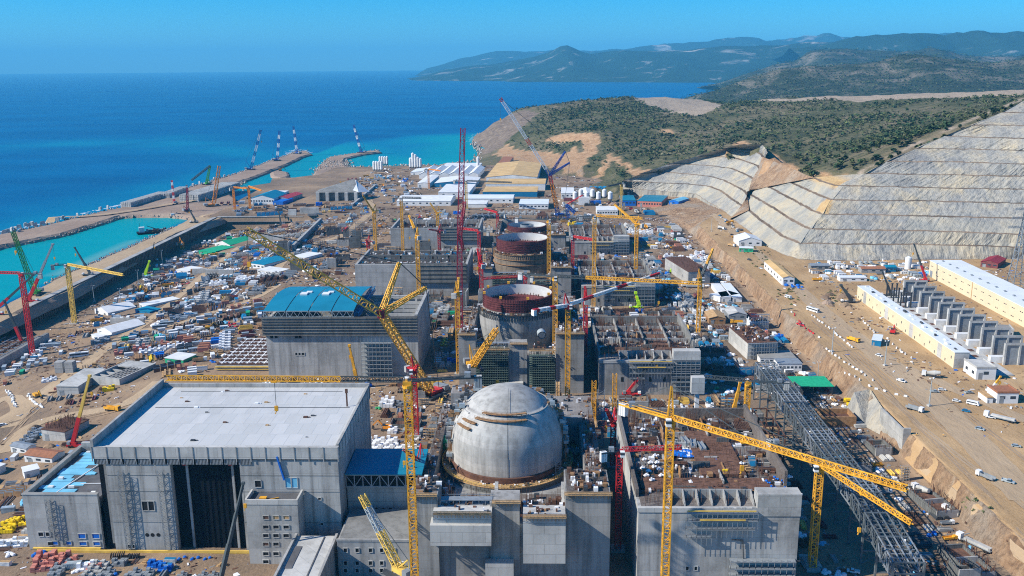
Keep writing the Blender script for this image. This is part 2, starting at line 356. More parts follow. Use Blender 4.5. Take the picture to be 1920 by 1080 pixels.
# ================================================================ ground of the works + terrace (one sheet)
def ground():
    ys = np.concatenate([np.arange(120, 1289, 4), [1289.5, 1290.5], np.arange(1297, 1950, 9)])
    shore = np.array([Pz(u, v, -6)[:2] for u, v in [(436, 357), (487, 357), (507, 346), (511, 337), (555, 335), (591, 335), (600, 330), (625, 318), (647, 314), (678, 313), (700, 308)]])
    shore = shore[np.argsort(shore[:, 1])]
    rows = []; mi = []
    n1, n2, n3 = 150, 12, 110
    for y in ys:
        a, b = [float(q) for q in scarp(y)]
        xl = -470. if y < 1290 else float(np.interp(y, np.concatenate([[1290, 1340], shore[:, 1]]), np.concatenate([[-475, -475], shore[:, 0]])))
        if y < 760: xl = -640.
        wob = 2.5*fbm(y*.02, 1.3)+1.2*fbm(y*.11, 5.); wt = 3.5*fbm(y*.016, 9.)+1.6*fbm(y*.09, 2.)
        a += wob; b = max(b+wt, a+2.5)
        x = np.concatenate([np.linspace(xl, a, n1), np.linspace(a, b, n2+1)[1:], b+(900-b)*np.linspace(0, 1, n3+1)[1:]**1.5])
        rows.append(x)
    X = np.array(rows); Y = np.repeat(ys[:, None], X.shape[1], 1)
    Z = np.zeros(X.shape)
    for i, y in enumerate(ys):
        for j in range(X.shape[1]):
            x = X[i, j]
            if n1 <= j < n1+n2-1:
                t = (j-n1+1)/n2; Z[i, j] = 12*t**.8+1.3*fbm(x*.15, y*.15)+.6*fbm(x*.5, y*.4, 3.); X[i, j] += 1.6*fbm(y*.13, x*.1, 4.)+.8*fbm(y*.35, x*.3, 7.)
            elif j >= n1+n2-1: Z[i, j] = 12+.25*fbm(x*.03, y*.03)
            else:
                Z[i, j] = -20*max(0, min(1, (-250-x)/170.))*(1 if y < 1290 else .15)+.5*fbm(x*.04, y*.04)
    X2 = X; c = (X2[:-1, :-1]+X2[1:, 1:])/2
    o = grid_mesh('ground', X, Y, Z, ['sand', 'scarp_earth', 'terrace_earth'])
    r, cc = X.shape; mi = np.zeros((r-1, cc-1), int); mi[:, n1-1:n1+n2] = 1; mi[:, n1+n2:] = 2
    o.data.polygons.foreach_set('material_index', mi.reshape(-1)); o.data.update()
ground()
def ribbon(name, line, w, m, dz=.06, kind='structure', step=12):
    """a road or track draped on the ground; line in picture points on the ground"""
    P = np.array([PG(u, v) for u, v in line]); ww = np.full(len(P), w) if np.isscalar(w) else np.array(w)
    s = np.concatenate([[0], np.cumsum(np.linalg.norm(np.diff(P[:, :2], axis=0), axis=1))]); t = np.linspace(0, s[-1], max(3, int(s[-1]/step)))
    C = np.stack([np.interp(t, s, P[:, 0]), np.interp(t, s, P[:, 1])], -1)
    for _ in range(3): C[1:-1] = (C[:-2]+2*C[1:-1]+C[2:])/4
    wd = np.interp(t, s, ww); d = np.gradient(C, axis=0); d /= np.linalg.norm(d, axis=1)[:, None]; nn = np.stack([-d[:, 1], d[:, 0]], -1)
    K = 7; X = np.zeros((len(t), K)); Y = X.copy(); Z = X.copy()
    for k in range(K):
        q = C+nn*(wd*(k/(K-1)-.5))[:, None]
        for i in range(len(t)):
            e = 1.0*fbm(q[i, 0]*.05, q[i, 1]*.05, 7.) if k in (0, K-1) else 0
            X[i, k] = q[i, 0]+nn[i, 0]*e; Y[i, k] = q[i, 1]+nn[i, 1]*e
            x, y = X[i, k], Y[i, k]; base = float(G(x, y))+(.25*fbm(x*.03, y*.03) if x > 203 else .5*fbm(x*.04, y*.04))
            Z[i, k] = base+dz+.12
    o = grid_mesh(name, X, Y, Z, m, kind=kind); return o
# ================================================================ land poured into the sea
def land(name, outline, z, m, grow=9., drop=None):
    w = np.array([Pz(u, v, z)[:2] for u, v in outline])
    A = sum(w[i][0]*w[(i+1) % len(w)][1]-w[(i+1) % len(w)][0]*w[i][1] for i in range(len(w)))
    if A < 0: w = w[::-1]
    # resample the outline and roughen it
    pts = []
    for i in range(len(w)):
        a, b = w[i], w[(i+1) % len(w)]; n = max(1, int(np.linalg.norm(b-a)/9))
        for k in range(n):
            q = a+(b-a)*k/n; pts.append(q+1.6*np.array([fbm(q[0]*.06, q[1]*.06, 1), fbm(q[0]*.06, q[1]*.06, 2)]))
    w = np.array(pts); n = len(w); t = np.roll(w, -1, 0)-np.roll(w, 1, 0); t /= np.linalg.norm(t, axis=1)[:, None]; nr = np.stack([t[:, 1], -t[:, 0]], -1)
    b = MB(); b.v = [(p[0], p[1], z+.6*fbm(p[0]*.05, p[1]*.05)) for p in w]+[(p[0]+q[0]*grow*.5+1.5*fbm(p[0]*.2, p[1]*.2), p[1]+q[1]*grow*.5, (z+SEA)/2+1.2*fbm(p[0]*.2, p[1]*.2)) for p, q in zip(w, nr)]+[(p[0]+q[0]*grow, p[1]+q[1]*grow, SEA-2) for p, q in zip(w, nr)]
    for tr in tessellate_polygon([[Vector((p[0], p[1], 0)) for p in w]]): b.f.append(tuple(tr)); b.m.append(0)
    for r in (0, 1):
        for i in range(n):
            j = (i+1) % n; b.f.append((r*n+i, (r+1)*n+i, (r+1)*n+j, r*n+j)); b.m.append(1)
    o = b.build(name, m); tag(o, kind='structure'); return o, w
land('breakwater_ground', [(-60, 455), (0, 440), (78, 425), (144, 408), (236, 387), (307, 367), (385, 343), (425, 332), (467, 318), (507, 302), (541, 291), (556, 284), (573, 283), (581, 288), (564, 293), (533, 308), (498, 321), (467, 333), (433, 344), (426, 360), (436, 372), (440, 402), (361, 405), (320, 401), (264, 401), (222, 403), (180, 417), (111, 437), (0, 459), (-60, 475)], -5, ['rock_fill', 'rock_fill'])
land('quay_ground', [(-20, 590), (0, 578), (53, 550), (94, 530), (133, 511), (194, 486), (230, 470), (278, 449), (328, 426), (361, 408), (440, 402), (432, 403), (330, 436), (236, 486), (125, 547), (70, 570), (30, 590), (-20, 615)], -4, ['road_dust', 'rock_fill'], grow=7)
land('jetty_ground', [(585, 340), (591, 326), (608, 306), (622, 294), (678, 285), (708, 282), (711, 284), (678, 288), (645, 296), (640, 304), (650, 314), (640, 325)], -5, ['rock_fill', 'rock_fill'])
land('islet', [(512, 322), (520, 319), (536, 322), (538, 330), (525, 333), (514, 329)], -6, ['rock_fill', 'rock_fill'])
# ---- benched cut slope
def bench_lines():
    B = [  # lowest line first: (points left of the bend, points right of it)
     ([(1165, 350), (1220, 357), (1285, 362), (1305, 364), (1325, 377), (1350, 391), (1380, 418), (1400, 430), (1439, 464), (1470, 478)], [(1500, 486), (1530, 488.6), (1627, 488.6), (1750, 487), (1920, 486), (2150, 488)]),
     ([(1400, 393), (1436, 422), (1465, 443)], [(1497, 456), (1594, 459), (1724, 459), (1853, 462), (1920, 465), (2150, 470)]),
     ([(1400, 362), (1448, 390), (1484, 414)], [(1517, 430), (1627, 432), (1724, 433.5), (1837, 437), (1920, 440), (2150, 446)]),
     ([(1436, 349), (1481, 373), (1520, 394.6)], [(1539, 402), (1659, 404), (1756, 406), (1920, 410), (2150, 417)]),
     ([(1478, 341), (1513, 357), (1540, 369)], [(1557, 375), (1627, 377), (1724, 377), (1920, 382), (2150, 390)]),
     ([(1520, 333), (1540, 341), (1560, 347)], [(1581, 349), (1691, 351), (1920, 356), (2150, 365)]),
     ([], [(1623, 325), (1724, 327.5), (1920, 331), (2150, 341)]),
     ([], [(1662, 303), (1789, 304), (1920, 308), (2150, 319)]),
     ([], [(1717, 279), (1821, 280), (1920, 283), (2150, 295)]),
     ([], [(1772, 255), (1850, 258), (1920, 260), (2150, 273)]),
     ([], [(1821, 235), (1870, 235), (1920, 236), (2150, 250)]),
     ([], [(1879, 211), (1920, 212), (2150, 226)]),
     ([], [(1919, 189), (1990, 188), (2150, 196)])]
    return B
def resamp(P, n):
    P = np.array(P, float)
    if len(P) == 1: P = np.repeat(P, 2, 0)
    s = np.concatenate([[0], np.cumsum(np.linalg.norm(np.diff(P, axis=0), axis=1)+1e-9)]); t = np.linspace(0, s[-1], n)
    return np.stack([np.interp(t, s, P[:, k]) for k in range(P.shape[1])], -1)
ZB = [12+12.3*k for k in range(13)]
SLOPE_TOP = []      # world points along the upper edge of the cuts
def strip_faces(lines, zs, name, ochre=None, pale=None):
    """faces and berms between successive world polylines (all resampled to the same count)"""
    rows = []; rz = []
    sk = lines[0].copy(); sk[:, 2] -= 16; lines = [sk]+list(lines)
    for k, Pw in enumerate(lines):
        d = np.gradient(Pw, axis=0)[:, :2]; d /= np.linalg.norm(d, axis=1)[:, None]+1e-9; nr = np.stack([-d[:, 1], d[:, 0]], -1)
        rows.append(Pw.copy())
        if 1 < k < len(lines)-1:
            q = Pw.copy(); q[:, :2] += nr*3.6; q[:, 2] += .2; rows.append(q)
    out = [rows[0]]; bm = [0.]
    for a, b in zip(rows[:-1], rows[1:]):
        if abs(b[:, 2].mean()-a[:, 2].mean()) > 2:
            for t in (.06, .3, .6, .96): out.append(a+(b-a)*t); bm.append(0.)
        out.append(b); bm.append(1.)
    bm[0] = 1.
    R = np.array(out)
    for i in range(R.shape[0]):
        for j in range(R.shape[1]):
            p = R[i, j]; k = 1.5*fbm(p[0]*.05, p[1]*.05, p[2]*.05)+1.1*fbm(p[0]*.22, p[1]*.22, p[2]*.12); R[i, j, 1] += k; R[i, j, 0] += .6*k; R[i, j, 2] += .7*fbm(p[0]*.09, p[1]*.09, 5.)
    U = np.array([[pix(p) for p in r] for r in R])
    at = {'berm': np.repeat(np.array(bm)[:, None], R.shape[1], 1), 'ochre': np.zeros(R.shape[:2]), 'pale': np.zeros(R.shape[:2])}
    for p in ochre or []: at['ochre'] = np.maximum(at['ochre'], inpoly(U[..., 0], U[..., 1], p)*.9)
    for p in pale or []: at['pale'] = np.maximum(at['pale'], inpoly(U[..., 0], U[..., 1], p)*.75)
    o = grid_mesh(name, R[..., 0], R[..., 1], R[..., 2], 'shotcrete', at, kind=None, smooth=False); return o
def cuts():
    B = bench_lines(); wl = []
    B[0] = ([(1370, 409), (1400, 430), (1439, 464), (1470, 478)], B[0][1])
    for k, (a, b) in enumerate(B):
        z = ZB[k]; nl, nrt = 70, 240
        A = np.array([Pz(u, v, z) for u, v in (a+b[:1])]); C = np.array([Pz(u, v, z) for u, v in b])
        wl.append(np.concatenate([resamp(A, nl)[:-1], resamp(C, nrt)]))
    for k in range(6): SLOPE_TOP.append(wl[k][0])
    for k in range(5, 13): SLOPE_TOP.append(wl[k][0])
    o = strip_faces(wl, ZB, 'rock_slope', ochre=[[(1528, 398), (1545, 372), (1563, 376), (1553, 402)], [(1520, 335), (1540, 322), (1590, 338), (1560, 356)]],
                    pale=[[(1380, 400), (1400, 360), (1480, 330), (1560, 345), (1520, 392), (1545, 400), (1520, 470), (1450, 480)], [(1700, 480), (1700, 410), (1920, 420), (1920, 490)]])
    tag(o, 'tall benched grey rock slope with pale streaks above the cream halls', 'rock slope', kind='structure')
    # the lower cut further along the road
    D = [[(1165, 350), (1220, 357), (1285, 362), (1305, 364), (1325, 377), (1350, 391), (1372, 407)],
         [(1167, 339), (1235, 343), (1300, 346), (1330, 350), (1350, 358), (1372, 375), (1392, 388)],
         [(1200, 327), (1240, 323), (1285, 326), (1330, 331), (1355, 338), (1392, 357), (1400, 366)],
         [(1250, 309), (1285, 308), (1330, 311), (1370, 316), (1402, 330), (1412, 338)],
         [(1305, 294), (1335, 293), (1380, 297), (1417, 310), (1424, 318)],
         [(1355, 280), (1372, 279), (1410, 282), (1425, 290), (1430, 296)],
         [(1385, 271), (1395, 270), (1430, 272), (1437, 280), (1439, 286)]]
    wd = [resamp([Pz(u, v, ZB[k]) for u, v in l], 130) for k, l in enumerate(D)]
    for k in range(7): SLOPE_TOP.append(wd[k][0]); SLOPE_TOP.append(wd[k][-1])
    for j in (37, 84): SLOPE_TOP.append(wd[6][j])
    o = strip_faces(wd, ZB, 'rock_slope', pale=[[(1330, 350), (1400, 340), (1420, 330), (1300, 400), (1250, 360)]])
    tag(o, 'lower benched grey rock slope below the wooded hill', 'rock slope', kind='structure')
    g = []
    for k in range(6):
        a, c = wd[min(k, 6)][-1], wl[k][0]; dip = np.array([0, .5, -.6]); e = 8/max(8., float(np.linalg.norm(c-a))); g.append([a+(c-a)*t+np.array([0, -3.5, 1.4]) for t in np.linspace(-e, 1+e, 9)])
    g = [[p+np.array([0, -6, -16]) for p in g[0]]]+g; g = np.array(g)
    for i in range(g.shape[0]):
        for j in range(9): p = g[i, j]; g[i, j, 2] += .9*fbm(p[0]*.12, p[1]*.12); g[i, j, 1] += 1.5*fbm(p[0]*.1, p[2]*.1, 4.)
    grid_mesh('ravine', g[..., 0], g[..., 1], g[..., 2], 'scarp_earth')
    return wl, wd
CUT_A, CUT_B = cuts()
# ---- wooded hill: height field through known points
HP = []
def hz(u, v, z): HP.append(Pz(u, v, z))
def hy(u, v, y): HP.append(Py(u, v, y))
for p in SLOPE_TOP: HP.append(np.array(p)+np.array([0, 0, -.5]))
for l in CUT_A[1:]:
    for j in (17, 44, 95, 150, 215, 308):
        if l is CUT_A[12] or j: HP.append(l[j]+np.array([0, 10, -9]))
HP += [CUT_A[12][130]+np.array([20, 20, 0]), CUT_A[12][260]+np.array([20, 20, 0])]
for l in CUT_B[1:-1]:
    for j in (22, 56, 93, 115): HP.append(l[j]+np.array([0, 10, -9]))
for u, v, z in [(893, 296, -9), (900, 285, -8), (915, 277, -8), (900, 273, -10), (887, 270, -14), (885, 262, -14), (893, 310, -9), (930, 305, 2), (980, 302, 5), (1040, 315, 8), (1090, 340, 8), (1060, 330, 5), (1110, 350, 9), (1010, 296, 8), (960, 285, 8), (1130, 348, 11), (1160, 345, 12)]: hz(u, v, z)
for u, v, y in [(925, 232, 2720), (905, 250, 2660), (975, 203, 2850), (1010, 200, 2850), (1060, 194, 2850), (1130, 186, 2800), (1180, 184, 2800), (1250, 182, 2950), (1300, 186, 2900), (1345, 199, 2750), (1290, 214, 2600), (1200, 205, 2600),
                (950, 250, 2450), (1000, 245, 2350), (1060, 235, 2300), (1110, 250, 2080), (1040, 262, 2160), (1130, 275, 1960), (1120, 300, 1820), (1170, 300, 1780), (1200, 320, 1660), (1160, 325, 1690), (1220, 250, 2100), (1300, 270, 1860), (1330, 250, 1960), (1300, 235, 2150),
                (1400, 235, 1980), (1380, 265, 1720), (1400, 190, 2450), (1470, 184, 2400), (1560, 182, 2350), (1700, 178, 2250), (1800, 175, 2150), (1920, 170, 2000), (2100, 160, 1900), (1440, 285, 1560), (1480, 300, 1450), (1520, 270, 1620), (1600, 235, 1720), (1700, 205, 1850), (1560, 310, 1330), (1480, 325, 1290), (1800, 210, 1600), (1870, 195, 1580), (1450, 320, 1330), (1690, 250, 1400), (1760, 235, 1380),
                (1030, 285, 2080), (1060, 255, 2130), (1090, 252, 2110)]: hy(u, v, y)
for x, y, z in [(-200, 3200, -60), (100, 3500, -40), (500, 3400, -20), (900, 3300, 0), (1300, 3000, 60), (1700, 2600, 110), (-250, 2700, -60), (-200, 2300, -30), (1200, 2600, 110), (1900, 2200, 150), (1900, 1300, 170)]: HP.append(np.array([x, y, z]))
HP = np.array(HP)
def rbf_fit(P, reg=2.0):
    n = len(P); S = 600.
    D = np.linalg.norm(P[:, None, :2]-P[None, :, :2], axis=-1)/S
    A = np.zeros((n+3, n+3)); A[:n, :n] = D+np.eye(n)*reg*1e-3; A[:n, n] = 1; A[:n, n+1:] = P[:, :2]/S; A[n:, :n] = A[:n, n:].T
    w = np.linalg.solve(A, np.concatenate([P[:, 2], [0, 0, 0]]))
    def f(x, y):
        q = np.stack([np.ravel(x), np.ravel(y)], -1); d = np.linalg.norm(q[:, None]-P[None, :, :2], axis=-1)/S
        return (d @ w[:n]+w[n]+q @ w[n+1:]/S).reshape(np.shape(x))
    return f
HF = rbf_fit(HP)
def hill():
    xs = np.arange(-330, 1900, 13.); ys = np.arange(950, 3500, 13.); X, Y = np.meshgrid(xs, ys); Z = HF(X, Y)
    nn = np.array([[fbm(x*.012, y*.012, 2.)*4+fbm(x*.05, y*.05, 6.)*1.5 for x in xs] for y in ys]); Z = Z+nn*clamp((Z-18)/20.)
    U = np.stack([X, Y, Z-CZ], -1); w = U @ FW; u = 960+FPX*(U @ RT)/w; v = 540-FPX*(U @ UP)/w
    for C, s in ((CUT_A, 1), (CUT_B, 1)):
        Q = [p[:2] for p in C[0]]+[l[-1][:2] for l in C[1:]]+[p[:2] for p in C[-1][::-1]]+[l[0][:2] for l in C[::-1][1:]]
        Z = np.where(inpoly(X, Y, Q), -8, Z)
    # never above the works, the terrace or the faces of the cuts
    a, b = scarp(Y)
    tx = np.concatenate([CUT_B[0][:, 0], CUT_A[0][:, 0]]); ty = np.concatenate([CUT_B[0][:, 1], CUT_A[0][:, 1]]); o = np.argsort(tx); toe = np.interp(X, tx[o], ty[o])
    front = (X > tx.min()) & (Y < toe+14)
    low = (X <= tx.min()) & (Y < 1750) & (Z < 14)
    Z = np.where(front, -30, Z); Z = np.where(low, Z-9, Z)
    U = np.stack([X, Y, Z-CZ], -1); w = U @ FW; u = 960+FPX*(U @ RT)/w; v = 540-FPX*(U @ UP)/w
    bare = (inpoly(u, v, [(1185, 183), (1250, 178), (1300, 183), (1355, 198), (1320, 214), (1290, 218), (1240, 205), (1210, 195)])*1.
            + inpoly(u, v, [(1380, 190), (1400, 178), (1480, 186), (1560, 178), (1700, 170), (1920, 168), (1920, 180), (1760, 184), (1640, 187), (1610, 192), (1560, 186), (1500, 190)])*.9)
    och = (inpoly(u, v, [(1020, 262), (1060, 250), (1120, 249), (1122, 268), (1112, 300), (1100, 290), (1090, 262), (1050, 268)])*.95
           + inpoly(u, v, [(925, 290), (950, 270), (975, 282), (1030, 285), (1060, 290), (1080, 270), (1100, 300), (1090, 335), (1040, 315), (960, 300)])*.8
           + inpoly(u, v, [(1105, 345), (1140, 288), (1160, 295), (1200, 318), (1240, 318), (1290, 300), (1345, 284), (1395, 262), (1400, 272), (1340, 300), (1240, 326), (1200, 335), (1180, 326), (1150, 300), (1120, 340)])*.75
           + inpoly(u, v, [(1405, 330), (1430, 285), (1445, 284), (1470, 305), (1500, 315), (1480, 345), (1440, 350), (1400, 362)])*.85
           + inpoly(u, v, [(1240, 242), (1262, 242), (1262, 252), (1242, 250)])*.8 + inpoly(u, v, [(1520, 325), (1560, 322), (1590, 330), (1600, 345), (1550, 350)])*.7)
    ridge = dist_poly(u, v, [(1575, 345), (1640, 308), (1720, 268), (1820, 225), (1920, 185)])
    bare = np.maximum(bare, clamp(1-ridge/5.)*.8)
    cl = inpoly(u, v, [(880, 275), (885, 255), (930, 225), (985, 205), (1010, 212), (960, 255), (940, 275), (910, 290)])*.9
    cl = np.maximum(cl, np.array(Z < 14)*(X < 120)*.3)
    grid_mesh('hillside', X, Y, Z, 'hill_scrub', {'bare': clamp(bare), 'ochre': clamp(och), 'cliff': clamp(cl)})
    return X, Y, Z, u, v, clamp(bare+och+cl*.8), xs, ys
HILL = hill()
# ---- far land
def ridge(name, crest, D, depth, m, base=-30, rough=.05, seed=0, nz_=14, step=60, grow=1.0):
    C = np.array([Py(u, v, d) for (u, v), d in zip(crest, np.broadcast_to(D, (len(crest),)))])
    s = np.concatenate([[0], np.cumsum(np.linalg.norm(np.diff(C[:, :2], axis=0), axis=1))]); t = np.arange(0, s[-1], step)
    P = np.stack([np.interp(t, s, C[:, k]) for k in range(3)], -1)
    P[:, 2] += np.array([(fbm(q*3.2/depth, seed, 1.)*.10+fbm(q*11./depth, seed, 2.)*.035)*(p[2]-base) for q, p in zip(t, P)])
    hmax = P[:, 2].max()-base
    R = []
    for k in range(-6, nz_+1):
        q = k/nz_ if k >= 0 else k/6.
        row = []
        for i, p in enumerate(P):
            yy = p[1]-depth*q; prof = (1-abs(q))**1.15 if q >= 0 else (1-abs(q))
            h = base+(p[2]-base)*prof
            n = fbm(p[0]*2.2/depth+seed, yy*2.2/depth, seed)*(p[2]-base)*rough*9*(abs(q)**.6+.05)*(1-abs(q)*.6)
            row.append((p[0]*(yy/p[1])**.15, yy, max(base, h+n)))
        R.append(row)
    R = np.array(R); return grid_mesh(name, R[..., 0], R[..., 1], R[..., 2], m)
ridge('mountains', [(770, 146), (800, 141), (835, 131), (880, 125), (930, 121), (985, 112), (1030, 99), (1062, 87), (1085, 92), (1105, 99), (1150, 95), (1200, 96), (1300, 92), (1420, 86), (1560, 80), (1700, 80), (1920, 80), (2050, 82)], [17500, 17000, 16500, 16200, 16000, 15600, 15300, 15000, 14800, 14600, 14400, 14200, 13800, 13400, 13000, 12800, 12500, 12300], 3300, 'far_forest', seed=1.7, step=90)
ridge('mountains', [(800, 128), (830, 120), (860, 110), (935, 97), (1040, 93), (1120, 95), (1200, 96)], 24000, 3500, 'far_forest', seed=5.1, step=140)
ridge('mountains', [(1080, 100), (1180, 90), (1230, 84), (1300, 78), (1400, 69), (1440, 74), (1560, 65), (1640, 68), (1760, 66), (1920, 62)], 21000, 3000, 'far_forest', seed=8.3, step=140)
ridge('mountains', [(1480, 90), (1560, 80), (1610, 72), (1660, 65), (1760, 63), (1860, 62), (1920, 58), (2060, 55)], 11500, 2000, 'far_forest', seed=3.3, step=80)
ridge('far_hill', [(1340, 160), (1420, 130), (1490, 113), (1520, 93), (1560, 90), (1630, 95), (1680, 96), (1740, 92), (1830, 102), (1920, 104), (2060, 98)], 7600, 1500, 'far_scrub', seed=2.9, step=45, rough=.035)
ridge('far_hill', [(1296, 190), (1310, 178), (1345, 167), (1400, 146), (1450, 133), (1520, 126), (1600, 120), (1650, 114), (1690, 105), (1730, 108), (1800, 116), (1920, 112), (2080, 108)], 4700, 1300, 'far_scrub', seed=6.1, step=28, rough=.03, nz_=24)
# ================================================================ more materials
mat('white_panel', (.66, .67, .66), .6, var=.12, scale=.12); mat('roof_sheet', (.66, .70, .72), .45, var=.07, scale=.07)
mat('blue_steel', (.012, .16, .32), .45, var=.12); mat('blue_roof', (.012, .19, .29), .4, var=.14, scale=.05); mat('blue_tarp', (.01, .13, .50), .5)
mat('light_blue', (.16, .45, .62), .6, var=.2, scale=.12); mat('bitumen', (.10, .10, .105), .85, var=.3, scale=.15)
mat('black_sheet', (.007, .010, .014), .7, var=.3, scale=.2, spec=.08); mat('dark_opening', (.012, .014, .016), .8); mat('glass_dark', (.03, .05, .07), .2, spec=.5)
mat('rust', (.11, .056, .038), .9, var=.35, scale=.35); mat('rebar', (.135, .072, .048), .9, var=.4, scale=.5); mat('maroon', (.17, .05, .05), .7, var=.45, scale=.5)
mat('timber', (.42, .27, .13), .85, var=.3); mat('plywood', (.30, .17, .08), .8, var=.3); mat('steel_grey', (.28, .31, .33), .5, .3, var=.2); mat('galv', (.40, .46, .48), .45, .3, var=.2)
mat('crane_yellow', (.70, .35, .03), .5, var=.3, scale=.25); mat('crane_pale', (.70, .47, .10), .5, var=.22, scale=.25); mat('rack_steel', (.15, .175, .185), .5, .3, var=.3); mat('crane_red', (.50, .025, .03), .45, var=.15); mat('crane_white', (.75, .75, .73), .5, var=.06)
mat('crane_maroon', (.25, .012, .035), .5, var=.2); mat('crane_blue', (.02, .07, .30), .45); mat('crane_green', (.05, .32, .05), .5); mat('lime', (.45, .75, .02), .5); mat('crane_dark', (.06, .075, .08), .5); mat('orange', (.72, .26, .02), .5)
mat('cream', (.63, .535, .36), .7, var=.05, scale=.08); mat('yellow_plastic', (.80, .55, .01), .5); mat('green_tank', (.03, .28, .10), .5); mat('red_paint', (.45, .05, .05), .5)
mat('white_bag', (.74, .75, .76), .7, var=.1); mat('pink_block', (.52, .20, .15), .8, var=.15); mat('tyre', (.02, .02, .02), .9); mat('green_sheet', (.02, .34, .17), .6)
mat('ochre_roof', (.55, .37, .16), .7, var=.22, scale=.06); mat('brown_roof', (.30, .13, .07), .8, var=.2); mat('net', (.10, .14, .12), .9, var=.3); mat('skin', (.5, .32, .22), .7); mat('work_cloth', (.04, .05, .09), .9); mat('hi_vis', (.85, .45, .02), .8)
concrete('concrete_hall', (.40, .395, .375), panel=(17, 7.5), stain=.9, line=.72); concrete('concrete_dome', (.41, .405, .385), panel=(400, 2.6), stain=.7, line=.84); concrete('concrete_react', (.31, .305, .29), panel=(11, 3.4), stain=.9, line=.76)
concrete('ring_wall', (.25, .20, .15), panel=(5, 2.4), stain=.95, line=.5); concrete('dark_wall', (.17, .135, .11), panel=(1.6, 60), stain=.9, line=.45); concrete('scaffold_wall', (.20, .195, .18), panel=(2.4, 2.0), stain=.8, line=.35); concrete('formwork', (.15, .155, .15), panel=(1.2, 3), stain=.5, line=.3)
mat('liner', (.50, .51, .50), .5, var=.1, scale=.2); earth('deck_brown', [(.35, (.06, .054, .05)), (.47, (.125, .105, .092)), (.58, (.26, .245, .23))], tint=(.07, .055, .047), fine=.35); earth('track_earth', [(.3, (.24, .165, .105)), (.5, (.32, .225, .14)), (.7, (.38, .285, .185))], tint=(.20, .145, .095))
def roof_mat():
    m, nt, b = _nodes('roof_white')
    g = pos(nt); br = N(nt, 'ShaderNodeTexBrick', offset=.5); br.inputs['Scale'].default_value = 1; br.inputs['Brick Width'].default_value = 6.2; br.inputs['Row Height'].default_value = 12
    br.inputs['Mortar Size'].default_value = .07; br.inputs['Color1'].default_value = c4((.47, .475, .46)); br.inputs['Color2'].default_value = c4((.54, .54, .525)); br.inputs['Mortar'].default_value = c4((.28, .30, .31))
    L(nt, g, br.inputs['Vector']); f = nz(nt, .16, detail=6, rough=.7)
    k = mix(nt, val(nt, nz(nt, .035, (1, .35, 1), detail=8, rough=.72), .5, .72, 0, .6), mix(nt, val(nt, f, .4, .75, 0, .35), br.outputs[0], (.42, .45, .46)), (.33, .33, .32)); L(nt, k, b.inputs['Base Color']); b.inputs['Roughness'].default_value = .6
roof_mat()
LM = []            # landmarks for labels: (x, y, phrase)
def mark(x, y, s): LM.append((float(x), float(y), s))
def xa(u, v, y): return float(Py(u, v, y)[0])
def za(u, v, y): return float(Py(u, v, y)[2])
# ================================================================ retaining wall of the dug-out quay
def quay_wall():
    t = thing('retaining_wall', 'long dark brown pile wall between turquoise harbour basin and dug-out yard', 'wall', (-463, 800, -20))
    b = MB(); y = 770.
    while y < 1289:
        d = 1.1 if int(y) % 4 < 2 else 0
        b.box(-466, y, -21, -461+d, y+2.0, -3.4+.5*fbm(y*.05, 3)); y += 2.0
    part(b, 'pile_face', 'dark_wall', t)
    b = MB(); b.box(-467, 790, -3.7, -460.6, 1289, -2.9); part(b, 'capping_beam', 'concrete', t)
    t = thing('retaining_wall', 'brown pile wall turning across the far end of the yard', 'wall', (-400, 1290, -20)); b = MB(); x = -461.
    while x < -335:
        b.box(x, 1290.6+(1 if int(x) % 4 < 2 else 0), -21, x+2, 1294, -3.2); x += 2
    part(b, 'pile_face', 'dark_wall', t)
    b = MB(); b.box(-461, 1290, -3.4, -335, 1295, -2.6); part(b, 'capping_beam', 'concrete', t)
quay_wall()
# ================================================================ helpers for facades (front faces look towards -Y)
def win_front(root, u0, v0, u1, v1, y, m='dark_opening', name='window', frame='concrete_pale'):
    x0, x1 = xa(u0, v1, y), xa(u1, v1, y); z1, z0 = za(u0, v0, y), za(u0, v1, y)
    b = MB(); t = .28
    b.box(x0-t, y-.25, z0-t, x0, y+.1, z1+t); b.box(x1, y-.25, z0-t, x1+t, y+.1, z1+t); b.box(x0, y-.25, z1, x1, y+.1, z1+t); b.box(x0, y-.25, z0-t, x1, y+.1, z0)
    w = part(b, name, frame, root); q = MB(); q.box(x0, y-.06, z0, x1, y+.1, z1); sub(q, 'pane', m, w, root); return w
def holes(root, pts, y, r=.9):
    for u, v in pts:
        p = Py(u, v, y); b = MB(); b.cyl((p[0], y-.05, p[2]), (p[0], y+.3, p[2]), r, n=14); part(b, 'pipe_opening', 'dark_opening', root)
